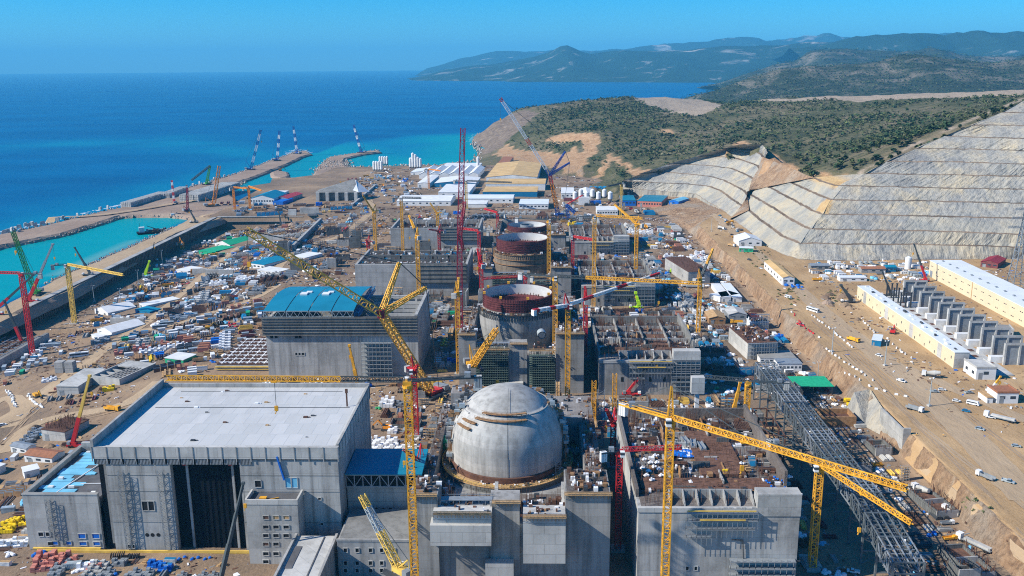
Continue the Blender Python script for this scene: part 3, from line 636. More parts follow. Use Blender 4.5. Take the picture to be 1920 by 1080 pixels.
# ================================================================ turbine hall 1
def hall_one():
    X0, X1, Y0, Y1, H = -190., -84.5, 357., 433., 50.
    t = thing('turbine_hall', 'huge grey concrete hall with pale flat roof in the near corner', 'hall', ((X0+X1)/2, Y0, 0)); mark(-137, 357, 'pale-roofed hall')
    b = MB(); D0, D1 = xa(332, 1000, Y0), xa(460, 1000, Y0); E1 = xa(209, 960, Y0)
    # front wall in three lengths, the dark bays set back
    zt = 43.5
    b.box(E1, Y0, 0, D0, Y0+2, zt); b.box(D1, Y0, 0, X1, Y0+2, zt); b.box(X1-1.6, Y0+2, 0, X1, Y1-1, zt); b.box(D0-1.2, Y0+2, 0, D0-.2, Y0+4, zt); b.box(D1+.2, Y0+2, 0, D1+1.2, Y0+4, zt); b.box(X0, Y0+4, 0, X0+1.6, Y1-1, zt); b.box(X0, Y1-1, 0, X1, Y1, zt)
    part(b, 'wall', 'concrete_hall', t)
    b = MB(); b.box(X0+.4, Y0+2.2, 0, E1+.2, Y0+3, zt-.3); part(b, 'dark_cladding', 'black_sheet', t)
    b = MB(); b.box(D0-.2, Y0+3.4, 0, D1+.2, Y0+4.2, zt-.3); n = 12
    for i in range(n+1):
        x = D0+.3+(D1-D0-.6)*i/n; b.box(x-.12, Y0+3.1, .2, x+.12, Y0+3.5, zt-.5)
    part(b, 'dark_cladding', 'black_sheet', t)
    for u in (352, 437):
        b = MB(); x = xa(u, 940, Y0); b.box(x-.5, Y0+2.4, .5, x+.5, Y0+3.1, zt-1.2); c = part(b, 'column', 'concrete', t)
        q = MB(); q.box(x-.75, Y0+.2, zt-2.6, x+.75, Y0+1.2, zt-.4); sub(q, 'red_head', 'red_paint', c, t)
    b = MB(); x = xa(196, 900, Y0); b.box(x-.5, Y0+1.5, 3, x+.5, Y0+2.2, zt-3); part(b, 'column', 'concrete_dark', t)
    # cornice band of panels
    b = MB(); b.box(X0-.5, Y0-.6, 44.3, X1+.5, Y0+1.4, 49.7); b.box(X1-1.2, Y0+1.4, 43.6, X1+.5, Y1, 49.7)
    part(b, 'cornice', 'concrete_pale', t)
    n = 17
    for i in range(n+1):
        x = X0-.3+(X1-X0+.6)*i/n; b = MB(); b.box(x-.2, Y0-.8, 43.2, x+.2, Y0-.6, 49.9); part(b, 'pilaster', 'concrete', t)
    for i in range(13):
        y = Y0+2+(Y1-Y0-4)*i/12; b = MB(); b.box(X1+.5, y-.2, 43.2, X1+.72, y+.2, 49.9); part(b, 'pilaster', 'concrete', t)
    b = MB()
    for i in range(11):
        x = X0+.6+(X1-X0)*i/n
        for k in range(9): b.box(x+.2+k*.62, Y0-.35, 41.6, x+.55+k*.62, Y0+.2, 44.2)
    part(b, 'louvre', 'steel_grey', t)
    b = MB(); b.box(X0, Y0-.1, 41.5, X0+(X1-X0)*11/n, Y0-.02, 44.25); part(b, 'louvre_recess', 'dark_opening', t)
    b = MB(); b.box(X0+1, Y0+1.4, 43.6, X1-1.2, Y1-1, 49.2); r = part(b, 'roof', 'roof_white', t)
    b = MB(); b.box(X0-.5, Y0-.6, 49.75, X0+.7, Y1+.3, 53.2); b.box(X0+.7, Y1-1.2, 43.6, X1+.5, Y1+.3, 51.2); b.box(X0-.5, Y0+1.4, 43.55, X0+.95, Y1+.3, 49.72); b.box(X1-.6, Y0+1.5, 49.75, X1+.3, Y1-1.2, 50.3)
    part(b, 'parapet', 'concrete', t)
    b = MB(); b.bar((X0+8, Y0+47, 49.26), (X1-4, Y0+47, 49.26), .5, .12); b.bar((X0+12, Y1-7, 49.26), (X1-12, Y1-7, 49.26), .35, .1); sub(b, 'roof_joint', 'steel_dark', r, t)
    rr = random.Random(3)
    for i in range(16):
        x, y = rr.uniform(X0+14, X1-6), rr.uniform(Y0+5, Y1-6); b = MB(); s = rr.uniform(.4, 1.3)
        b.box(x, y, 49.2, x+s*1.6, y+s, 49.2+s*.5); b.box(x+s*1.7, y+s*.3, 49.2, x+s*2.5, y+s*.8, 49.2+s*.3); sub(b, 'roof_bundle', ['steel_dark', 'white_bag', 'timber', 'rust'][i % 4], r, t)
    p = Pz(651, 762, 49.2); b = MB(); b.box(p[0]-.35, p[1]-.2, 49.2, p[0]+.35, p[1]+.2, 56); b.box(p[0]-.6, p[1]-.4, 56, p[0]+.6, p[1]+.4, 58); sub(b, 'vent_mast', 'rust', r, t)
    for q in [(268, 940, 278, 957), (280, 940, 290, 957), (479, 901, 490, 913), (241, 1021, 253, 1028), (597, 933, 602, 937), (601, 980, 606, 984)]: win_front(t, *q, Y0)
    win_front(t, 536, 896, 546, 914, Y0, 'light_blue'); win_front(t, 548, 896, 558, 914, Y0, 'light_blue')
    holes(t, [(276, 1003), (286, 1003), (297, 1003)], Y0)
    b = MB(); p, q = Py(519, 856, Y0-.5), Py(533, 900, Y0-.5); b.bar(p, q, .7); part(b, 'blue_hose', 'blue_tarp', t)
    for z in (14.2, 28.8, 36.4):
        for a, c in ((E1, D0), (D1, X1)): b = MB(); b.box(a, Y0-.12, z, c, Y0, z+.22); part(b, 'string_course', 'concrete_dark', t)
    # thin lattice frames standing in for vertical blue-grey streaks on the wall
    for u in (236, 309):
        b = MB(); x = xa(u, 950, Y0); b.lattice((x, Y0-1.1, 2), (x, Y0-1.1, 39), 2.4, 1.0, bay=2, ct=.16, bt=.1); part(b, 'wall_lattice', 'steel_grey', t)
    b = MB(); b.box(X0-30, Y0-1.6, 0, X1-3, Y0-.9, 1.2); part(b, 'yellow_kerb_board', 'crane_pale', t)
hall_one()
def annex():
    X0, X1, Y0, Y1, H = -224.5, -191.2, 358., 410., 26.5
    t = thing('annex_building', 'low grey concrete annex with sky blue roof sheets beside the hall', 'building', ((X0+X1)/2, Y0, 0)); mark(-208, 358, 'blue-roofed annex')
    b = MB(); b.box(X0, Y0, 0, X1, Y0+1.5, H); b.box(X0, Y0+1.5, 0, X0+1.5, Y1, H); b.box(X0+1.5, Y1-1.5, 0, X1, Y1, H); part(b, 'wall', 'concrete_hall', t)
    b = MB(); b.box(X0-.2, Y0-.25, H, X1, Y0+1.6, H+.5); b.box(X0-.2, Y0+1.6, H, X0+1.7, Y1+.2, H+.5); b.box(X0+1.7, Y1-1.6, H, X1, Y1+.2, H+2.5); part(b, 'parapet', 'concrete_pale', t)
    b = MB(); b.box(X0+1.5, Y0+1.5, 20, X1, Y1-1.5, 24.6); r = part(b, 'roof', 'bitumen', t)
    b = MB(); rr = random.Random(5)
    for i in range(13):
        x = X0+2+rr.uniform(0, 4); y = Y0+2+i*3.6; b.box(x, y, 24.6, x+rr.uniform(7, 17)+(i > 8)*8, y+3.3, 24.75+rr.random()*.3)
    for i in range(9):
        x, y = rr.uniform(X0+16, X1-7), rr.uniform(Y0+22, Y1-4); b.box(x, y, 24.7, x+rr.uniform(2, 6), y+rr.uniform(1, 3), 25.1+rr.random()*.4)
    sub(b, 'roof_membrane', 'light_blue', r, t)
    b = MB()
    for i in range(10):
        x, y = rr.uniform(X0+4, X1-3), rr.uniform(Y0+3, Y1-4); b.box(x, y, 24.9, x+rr.uniform(.8, 3), y+rr.uniform(.5, 1.5), 25.5+rr.random())
    b.bar((X0+19, Y0+14, 25), (X1-1, Y0+14.5, 25), .35); b.bar((X0+12, Y0+3, 25), (X0+20, Y1-5, 25), .35); sub(b, 'roof_sheet_stack', 'white_panel', r, t)
    for q in [(73, 998, 82, 1005), (87, 998, 95, 1005), (91, 1016, 99, 1022)]: win_front(t, *q, Y0)
    for q in [(148, 1001, 161, 1009), (174, 1001, 187, 1009), (150, 1016, 163, 1022), (176, 1016, 188, 1022), (100, 1015, 109, 1021), (125, 1015, 134, 1021)]: win_front(t, *q, Y0, 'blue_tarp')
    b = MB(); x = xa(95, 960, Y0)
    b.lattice((x, Y0-1, 6), (x, Y0-1, 25), 2.2, 1.0, bay=2, ct=.16, bt=.1); part(b, 'wall_lattice', 'steel_grey', t)
    b = MB(); b.box(X0+2, Y0-1.2, .8, X1-1, Y0-.2, 1.4); part(b, 'scaffold_board', 'crane_pale', t)
    b = MB(); b.box(X0+22, Y1+.4, 0, X0+34, Y1+9, 20); part(b, 'rear_tower', 'concrete', t)
annex()
def stair_block():
    Y0, Y1 = 347., 356.7; X0, X1 = xa(459, 938, Y0), xa(557, 938, Y0); H = za(500, 938, Y0)
    t = thing('stair_tower', 'narrow concrete stair block with small windows against the hall', 'building', ((X0+X1)/2, Y0, 0)); mark((X0+X1)/2, Y0, 'windowed stair block')
    b = MB(); b.box(X0, Y0, 0, X1, Y1, H-2); part(b, 'wall', 'concrete_hall', t)
    b = MB(); b.box(X0-.2, Y0-.2, H-1.95, X1+.2, Y0+.6, H+.2); b.box(X0-.2, Y0+.6, H-1.95, X0+.6, Y1, H+.2); b.box(X1-.6, Y0+.6, H-1.95, X1+.2, Y1, H+.2); part(b, 'parapet', 'concrete_pale', t)
    b = MB(); b.box(X0+.7, Y0+.7, H-1.9, X1-.7, Y1, H-1.6); r = part(b, 'roof', 'bitumen', t)
    b = MB(); b.box(X0+5, Y0+3, H-1.6, X0+8, Y0+5, H-.6); b.bar((X0+9, Y0+3, H-1.3), (X0+13, Y0+5, H-1.3), .4); sub(b, 'formwork_frame', 'crane_yellow', r, t)
    for j, v in enumerate([955, 967, 985, 1001, 1017, 1035, 1050]):
        for i, u in enumerate((495, 514, 533)):
            if (j, i) in ((0, 1), (0, 2), (5, 2), (4, 2), (0, 0), (6, 1)): continue
            win_front(t, u-1, v, u+9, v+6, Y0, 'timber' if (j == 1 and i > 0) else 'rust' if (j, i) in ((1, 0), (4, 0)) else 'dark_opening')
    for u in (500, 536): win_front(t, u-1, 1070, u+10, 1079, Y0)
stair_block()
def low_roof():
    H = 14.; X0, X1, Y0, Y1 = Pz(517, 1078, H)[0], Pz(603, 1076, H)[0], 296., min(346.5, Pz(600, 994, H)[1])
    t = thing('low_building', 'low flat grey roofed building in front of the hall corner', 'building', ((X0+X1)/2, Y0, 0)); mark((X0+X1)/2, 335, 'low flat-roofed building')
    b = MB(); b.box(X0, Y0, 0, X1, Y1, H-.6); part(b, 'wall', 'concrete', t)
    b = MB(); b.box(X0+.8, Y0+.8, H-.55, X1-.8, Y1, H-.2); r = part(b, 'roof', 'concrete_pale', t)
    b = MB(); b.box(X0-.2, Y0, H-.6, X0+.8, Y1, H+1); b.box(X1-.8, Y0, H-.6, X1+.2, Y1, H+1); part(b, 'parapet', 'concrete', t)
    b = MB(); b.box(X0+12.2, Y0, H-.15, X0+12.7, Y1-1, H+.05); b.box(X0+2, Y1-26, H-.15, X0+5, Y1-9, H); sub(b, 'roof_seam', 'bitumen', r, t)
low_roof()
def terrace_block():
    X0, X1, Y0, Y1, H = xa(632, 1019, 338), -52., 338., 366., 16.
    t = thing('terrace_block', 'grey block with small square windows below the blue-roofed bridge', 'building', ((X0+X1)/2, Y0, 0)); mark(-70, 340, 'square-windowed block')
    b = MB(); b.box(X0, Y0, 0, X1, Y1, H); part(b, 'wall', 'concrete_hall', t)
    b = MB(); b.box(X0+.7, Y0+.7, H+.02, X1-.7, Y1-.3, H+.3); part(b, 'roof', 'concrete_dark', t)
    b = MB(); b.box(X0-.2, Y0-.2, H+.02, X1+.2, Y0+.6, H+1); part(b, 'parapet', 'concrete', t)
    for v in (1028, 1052, 1066):
        for u in (645, 667, 692, 713, 735): win_front(t, u, v, u+6, v+7, Y0)
    # bridge with a blue roof between hall and reactor
    X0, X1, Y0, Y1 = -84., -50., 368., 392.
    t = thing('bridge_building', 'shaded steel bridge with bright blue roof between hall and dome', 'bridge', ((X0+X1)/2, Y0, 16)); mark(-67, 380, 'blue-roofed bridge')
    b = MB(); b.box(X0, Y0+1.5, 0, X1, Y1, 25.5); part(b, 'wall', 'concrete', t)
    b = MB()
    b.hexa([(X0, Y0-1, 32), (X1, Y0-1, 32), (X1, Y1, 32), (X0, Y1, 32), (X0, Y0-1, 32.5), (X1, Y0-1, 32.5), (X1, Y1, 33.5), (X0, Y1, 33.5)]); part(b, 'roof', 'blue_roof', t)
    b = MB(); n = 9
    b.bar((X0, Y0, 26), (X1, Y0, 26), .5); b.bar((X0, Y0, 31.6), (X1, Y0, 31.6), .5)
    for i in range(n):
        a, c = X0+(X1-X0)*i/n, X0+(X1-X0)*(i+1)/n; b.bar((a, Y0, 26), (a, Y0, 31.6), .4); b.bar((a, Y0, 26 if i % 2 else 31.6), (c, Y0, 31.6 if i % 2 else 26), .3)
    part(b, 'truss', 'steel_grey', t)
    b = MB(); b.box(X0, Y0+2, 25.6, X1, Y0+3, 31.9); part(b, 'back_panel', 'dark_opening', t)
    holes(t, [(680, 954), (693, 954), (706, 954), (719, 954), (732, 954)], Y0+1.5, .6)
terrace_block()
# ================================================================ reactors
def gallery(b, c, r, z, w, mi=0, a0=0, a1=2*math.pi, n=64):
    b.lathe([(r, z), (r+w, z), (r+w, z+.35), (r, z+.35)], n, (c[0], c[1], 0), mi, a0, a1)
def clutter_mesh(x0, x1, y0, y1, z, n, seed, smax=2.4, hmax=2.2, b=None):
    """small pieces of plant, shutters and boxes belonging to one deck"""
    b = b or MB(); r = random.Random(seed)
    for _ in range(n):
        x, y = r.uniform(x0, x1), r.uniform(y0, y1); a, c, h = r.uniform(.3, smax), r.uniform(.3, smax), r.uniform(.2, hmax)
        b.box(x, y, z, x+a, y+c, z+h, r.randrange(5))
    return b
DECK = ['rust', 'plywood', 'rebar', 'white_bag', 'steel_dark']
def posts(b, x0, x1, y0, y1, z, h, n, seed, w=.12):
    r = random.Random(seed)
    for _ in range(n):
        x, y = r.uniform(x0, x1), r.uniform(y0, y1); b.bar((x, y, z), (x+r.uniform(-.2, .2), y, z+h*r.uniform(.5, 1.2)), w)
def formwork_platform(t, x0, x1, y, z, name='formwork_platform'):
    b = MB(); b.box(x0, y-1.6, z-.35, x1, y, z); n = max(2, int((x1-x0)/1.4))
    for i in range(n+1):
        x = x0+(x1-x0)*i/n; b.bar((x, y-1.55, z), (x, y-1.55, z+1.3), .12); b.bar((x, y, z-2.4), (x, y-1.5, z-.3), .14)
    for h in (.5, 1.0, 1.3): b.bar((x0, y-1.55, z+h), (x1, y-1.55, z+h), .16)
    part(b, name, 'timber', t)
def reactor_block(t, cx, yF, top=40., mid=33., detail=True, low=20., first=False):
    """stepped concrete building round the containment; yF is the front face"""
    x0, x1 = cx-37, cx+43.5; yB = yF+140
    b = MB()
    b.box(x0+1, yF+6, 0, x1-1, yB, low)                      # base
    b.box(x0, yF, 0, x0+11, yF+16, top-.5); b.box(x1-18, yF-.4, 0, x1, yF+22, top+.5)            # towers at both front corners
    b.box(x0+11, yF+2, 0, x1-18, yF+7.8, mid-7)
    b.box(x0+32, yF+.8, 0, x0+44, yF+12, mid+3)
    b.box(x1-8, yF+22, low-.2, x1-.2, yB-30, top-9); b.box(x0+.3, yF+16, low-.2, x0+5, yB-12, low+9); b.box(x0+5, yB-14, low-.2, x0+22, yB-1, top-4)
    b.box(x1-26, yB-44, low-.2, x1-6.2, yB-40, top-6); b.box(x1-30, yB-40, low-.3, x1, yB-2, top-10)
    part(b, 'wall', 'concrete_react', t)
    if not first:
        for a, c, h in ((x0+11.2, x0+31.8, mid+3), (x1-35, x1-18.6, mid-2)):
            b = MB(); n = int((c-a)/1.1)
            for i in range(n+1): b.bar((a+(c-a)*i/n, yF-1.2, 0), (a+(c-a)*i/n, yF-1.2, h), .28)
            for k in range(int(h/1.6)): b.box(a, yF-1.6, k*1.6, c, yF+1.9, k*1.6+.16)
            part(b, 'scaffold_screen', 'net', t)
    b = MB()
    if first: b.box(x0+9.5, yF-5, mid-3, x0+33, yF+1.9, mid+1.2); b.box(x0+8.5, yF-7, mid-12, x0+32.8, yF+1.8, mid-3.05); b.box(x1-35, yF-8, mid-19, x1-18.2, yF+1.6, mid+1.6)
    b.box(x0+30, yF-3, 0, x0+41.5, yF+.7, mid-22)
    part(b, 'bay', 'concrete_pale', t)
    for q in ((x0+10, x0+33, yF-5, mid+1.6), (x1-35, x1-18, yF-8, mid+1.9), (x0+33, x1-36, yF+.8, mid+3.6), (x1-18.5, x1+.5, yF-.4, top+.8), (x0-.5, x0+11, yF, top)): formwork_platform(t, *q)
    b = clutter_mesh(x0+1, x0+10, yF+1, yF+15, top-.5, 30, 1); clutter_mesh(x1-17, x1-2, yF+1, yF+20, top+.5, 60, 2, b=b); clutter_mesh(x0+11, x0+32, yF-4, yF+7, mid+1.2, 24, 3, 1.6, 1.4, b); clutter_mesh(x1-34, x1-19, yF-7, yF+7, mid+1.6, 24, 4, 1.6, 1.4, b)
    clutter_mesh(x0+6, x1-9, yF+8, yF+36, low, 150, 5, 2.5, 3, b); clutter_mesh(x0+6, x0+14, yF+36, yB-15, low, 70, 6, 2.5, 3, b); clutter_mesh(x1-16, x1-9, yF+30, yB-45, low, 70, 8, 2.5, 3, b); clutter_mesh(x1-29, x1-1, yB-39, yB-3, top-10, 60, 9, 2, 2, b); clutter_mesh(x0+6, x0+21, yB-13, yB-2, top-4, 30, 10, 2, 2, b)
    part(b, 'deck_formwork', DECK, t)
    b = MB(); posts(b, x0+12, x1-19, yF+7, yF+30, low, 9, 220, 11); posts(b, x1-17, x1-1, yF+2, yF+20, top, 3, 60, 12); posts(b, x0+5, x0+14, yF+20, yB-20, low, 6, 90, 13); posts(b, x1-18, x1-9, yF+22, yB-46, low, 7, 90, 14)
    part(b, 'starter_bars', 'rebar', t)
    for q in ((x0+6, yF+8, x1-19, yF+40, low), (x1-29.5, yB-39.5, x1-.5, yB-2.5, top-10), (x0+5.5, yB-13.5, x0+21.5, yB-1.5, top-4), (x1-17.5, yF+.2, x1-.5, yF+21.5, top+.5), (x0+.5, yF+.5, x0+10.5, yF+15.5, top-.5), (x0+6, yF+40.1, x0+14, yB-14.5, low), (x1-16, yF+40.1, x1-8.5, yB-45, low)): b = MB(); b.box(q[0], q[1], q[4]+.01, q[2], q[3], q[4]+.07); part(b, 'deck', 'deck_brown', t)
    b = clutter_mesh(x0+.5, x0+4, yF+17, yB-14, low+9, 60, 31, 1.6, 1.3); clutter_mesh(x1-7.8, x1-1.5, yF+23, yB-32, top-9, 90, 32, 1.8, 1.6, b); part(b, 'deck_formwork', DECK, t); b = MB(); posts(b, x0+.5, x0+4.5, yF+17, yB-13, low+9, 3, 90, 33, .16); posts(b, x1-8, x1-.5, yF+23, yB-31, top-9, 3.5, 120, 34, .16); part(b, 'starter_bars', 'rebar', t)
    for q in ((x0+11.2, yF+8.2, x0+32, yF+8.9, low+9), (x1-35, yF+8.2, x1-19, yF+8.9, low+8), (x0+5.2, yF+18, x0+5.8, yF+34, low+8), (x1-18.8, yF+22.3, x1-8, yF+23, low+10)):
        b = MB(); n = int(max(q[2]-q[0], q[3]-q[1])/.55)
        for i in range(n+1):
            x, y = q[0]+(q[2]-q[0]-.2)*i/n, q[1]+(q[3]-q[1]-.2)*i/n; b.box(x, y, low, x+.2, y+.2, q[4]+.8*math.sin(i*1.7))
        for k in range(6): z = low+.8+k*1.5; b.box(q[0], q[1], z, q[2], q[3], z+.22)
        part(b, 'reinforcement_wall', 'rebar', t)
    b = MB(); b.box(x0+.4, yF+16.2, low+9.01, x0+4.9, yB-12.2, low+9.07); part(b, 'deck', 'deck_brown', t); b = MB(); b.box(x1-7.9, yF+22.2, top-8.99, x1-.3, yB-30.2, top-8.93); part(b, 'deck', 'deck_brown', t); b = MB()
    for i in range(9): x = x0+12+i*2.6; b.bar((x, yF+6, mid-8), (x, yF+6, mid+4.5), .16); b.bar((x, yF+2, mid-6), (x, yF+2, mid+3), .16)
    for z in (mid+2, mid+4): b.bar((x0+12, yF+6, z), (x0+34, yF+6, z), .16); b.box(x0+12, yF+2.2, z-.9, x0+33, yF+5.8, z-.75)
    part(b, 'deck_scaffold', 'steel_grey', t)
    b = MB()
    for x, z0 in ((x0+33, low), (x1-19, low)):
        b.hexa([(x, yF+8, z0), (x+1.5, yF+8, z0), (x+1.5, yF+26, z0), (x, yF+26, z0), (x, yF+8, z0+6), (x+1.5, yF+8, z0+6), (x+1.5, yF+26, z0+13), (x, yF+26, z0+13)])
    part(b, 'buttress', 'concrete_pale', t)
def stair_scaffold(b, x, y, z0, z1, w=3.): b.lattice((x, y, z0), (x, y, z1), w, 2., bay=2.2, ct=.18, bt=.12)
def reactor_one():
    c = (-13.5, 404.); R = 26.4
    t = thing('reactor_building', 'reactor building with a complete pale concrete dome', 'reactor', (c[0], c[1], 0)); mark(-13, 380, 'concrete dome')
    reactor_block(t, c[0], 333., first=True)
    zs = 35.; pr = [(R, 12), (R, zs-2)]+[((R-(.75 if a > .74 else 0))*math.cos(a), zs+(R-(.75 if a > .74 else 0))*.985*math.sin(a)) for a in np.concatenate([np.linspace(0, .739, 14), np.linspace(.741, math.pi/2, 16)])]
    b = MB(); b.lathe(pr, 96, (c[0], c[1], 0)); d = part(b, 'dome', 'concrete_dome', t, smooth=True)
    b = MB(); e = .74; b.lathe([(R*math.cos(e)-.1, zs+R*.985*math.sin(e)), (R*math.cos(e)+.35, zs+R*.985*math.sin(e)-.5), (R*math.cos(e)+.3, zs+R*.985*math.sin(e)-.1)], 90, (c[0], c[1], 0)); sub(b, 'pour_edge', 'concrete', d, t)
    b = MB(); b.bar((c[0]+1, c[1]-R-.12, 25), (c[0]+1, c[1]-R-.12, 35), .12)
    for a in np.linspace(0, 1.3, 14): b.bar((c[0]+1, c[1]-(R+.06)*math.cos(a), zs+(R+.06)*.985*math.sin(a)), (c[0]+1, c[1]-(R+.06)*math.cos(a+.1), zs+(R+.06)*.985*math.sin(a+.1)), .1)
    sub(b, 'lightning_cable', 'steel_dark', d, t)
    b = MB(); b.lathe([(R+.02, 20), (R+.7, 20), (R+.7, 25.5), (R+.02, 25.8)], 96, (c[0], c[1], 0)); sub(b, 'rusty_base_band', 'rust', d, t)
    # cap lip at the left shoulder
    b = MB(); a = math.radians(38); b.lathe([(R*math.cos(a)+.05, zs+R*.985*math.sin(a)), (R*math.cos(a)+.5, zs+R*.985*math.sin(a)+.1), (R*math.cos(a)+.3, zs+R*.985*math.sin(a)+.5), (R*math.cos(a)-.3, zs+R*.985*math.sin(a)+.5)], 60, (c[0], c[1], 0), 0, math.radians(20), math.radians(215)); sub(b, 'cap_lip', 'concrete_dome', d, t)
    b = MB(); gallery(b, c, R+.7, 22.6, 4.2, 0, n=80); g = part(b, 'ring_gallery', 'timber', t)
    b = MB()
    for k in range(150):
        a = 2*math.pi*k/150; x, y = c[0]+(R+4.8)*math.cos(a), c[1]+(R+4.8)*math.sin(a); b.bar((x, y, 22.9), (x, y, 24.3), .14)
        x2, y2 = c[0]+(R+1)*math.cos(a), c[1]+(R+1)*math.sin(a); b.bar((x, y, 22.6), (x2, y2, 19.5), .16)
    for z in (23.6, 24.2): b.lathe([(R+4.7, z), (R+4.9, z), (R+4.9, z+.14)], 80, (c[0], c[1], 0))
    sub(b, 'guard_rail', 'crane_pale', g, t)
    b = MB(); r = random.Random(9)
    for k in range(120):
        a = r.uniform(0, 2*math.pi); q = R+r.uniform(1.2, 4); x, y = c[0]+q*math.cos(a), c[1]+q*math.sin(a); s = r.uniform(.3, 1.1); b.box(x-s/2, y-s/2, 22.95, x+s/2, y+s/2, 22.95+r.uniform(.2, .9), r.randrange(5))
    sub(b, 'gallery_load', DECK, g, t)
    b = MB(); b.lathe([(R+.2, 13), (R+4.6, 13), (R+4.6, 22.5), (R+.2, 22.5)], 80, (c[0], c[1], 0)); part(b, 'lower_ring', 'formwork', t)
    # hanging platforms on the dome
    def hang(a0, a1, el, n=9):
        b = MB(); e = math.radians(el); r = R*math.cos(e); z = zs+R*.985*math.sin(e)
        b.lathe([(r-.2, z+.3), (r+1.5, z+.3), (r+1.5, z+.65), (r-.2, z+.65)], 24, (c[0], c[1], 0), 0, math.radians(a0), math.radians(a1))
        for k in range(n+1):
            a = math.radians(a0+(a1-a0)*k/n); x, y = c[0]+(r+1.4)*math.cos(a), c[1]+(r+1.4)*math.sin(a); b.bar((x, y, z+.6), (x, y, z+1.7), .12); b.bar((c[0]+(r-.3)*math.cos(a), c[1]+(r-.3)*math.sin(a), z-1.3), (x, y, z+.3), .16)
        b.lathe([(r+1.35, z+1.6), (r+1.5, z+1.6), (r+1.5, z+1.75)], 24, (c[0], c[1], 0), 0, math.radians(a0), math.radians(a1))
        part(b, 'hanging_platform', 'plywood', t)
    hang(238, 298, 44); hang(231, 296, 37); hang(212, 234, 31, 5); hang(207, 229, 24, 5)
    # scaffold and shutters behind both shoulders
    for a0, a1, nm in ((120, 200, 1), (-12, 60, 2)):
        b = MB(); r = random.Random(nm)
        for k in range(170):
            a = math.radians(r.uniform(a0, a1)); z = r.uniform(24, 54); q = R*math.sqrt(max(0.2, 1-max(0, (z-zs)/R)**2))+r.uniform(.6, 2.4); x, y = c[0]+q*math.cos(a), c[1]+q*math.sin(a); s = r.uniform(.5, 1.5)
            b.box(x-s, y-s/2, z, x+s, y+s/2, z+r.uniform(.3, 2.2), r.randrange(5)); b.bar((x, y, 24), (x, y, z), .15, mi=2)
        part(b, 'climbing_scaffold', ['galv', 'steel_grey', 'plywood', 'concrete', 'steel_dark'], t)
    b = MB(); p = (c[0]+24, c[1]-15); stair_scaffold(b, p[0], p[1]-1, 20, 30, 2.5); part(b, 'stair_tower', 'steel_grey', t)
    for dx, dz in ((0, 0), (.4, 4.2)):
        b = MB(); b.cyl((-45.5+dx, 420-dz, 24), (-45.5+dx, 420-dz, 27.2), 3.1, n=18); b.cyl((-45.5+dx, 420-dz, 27.2), (-45.5+dx, 420-dz, 28.2), 3.1, 1., n=18); part(b, 'green_vessel', 'green_tank', t)
reactor_one()
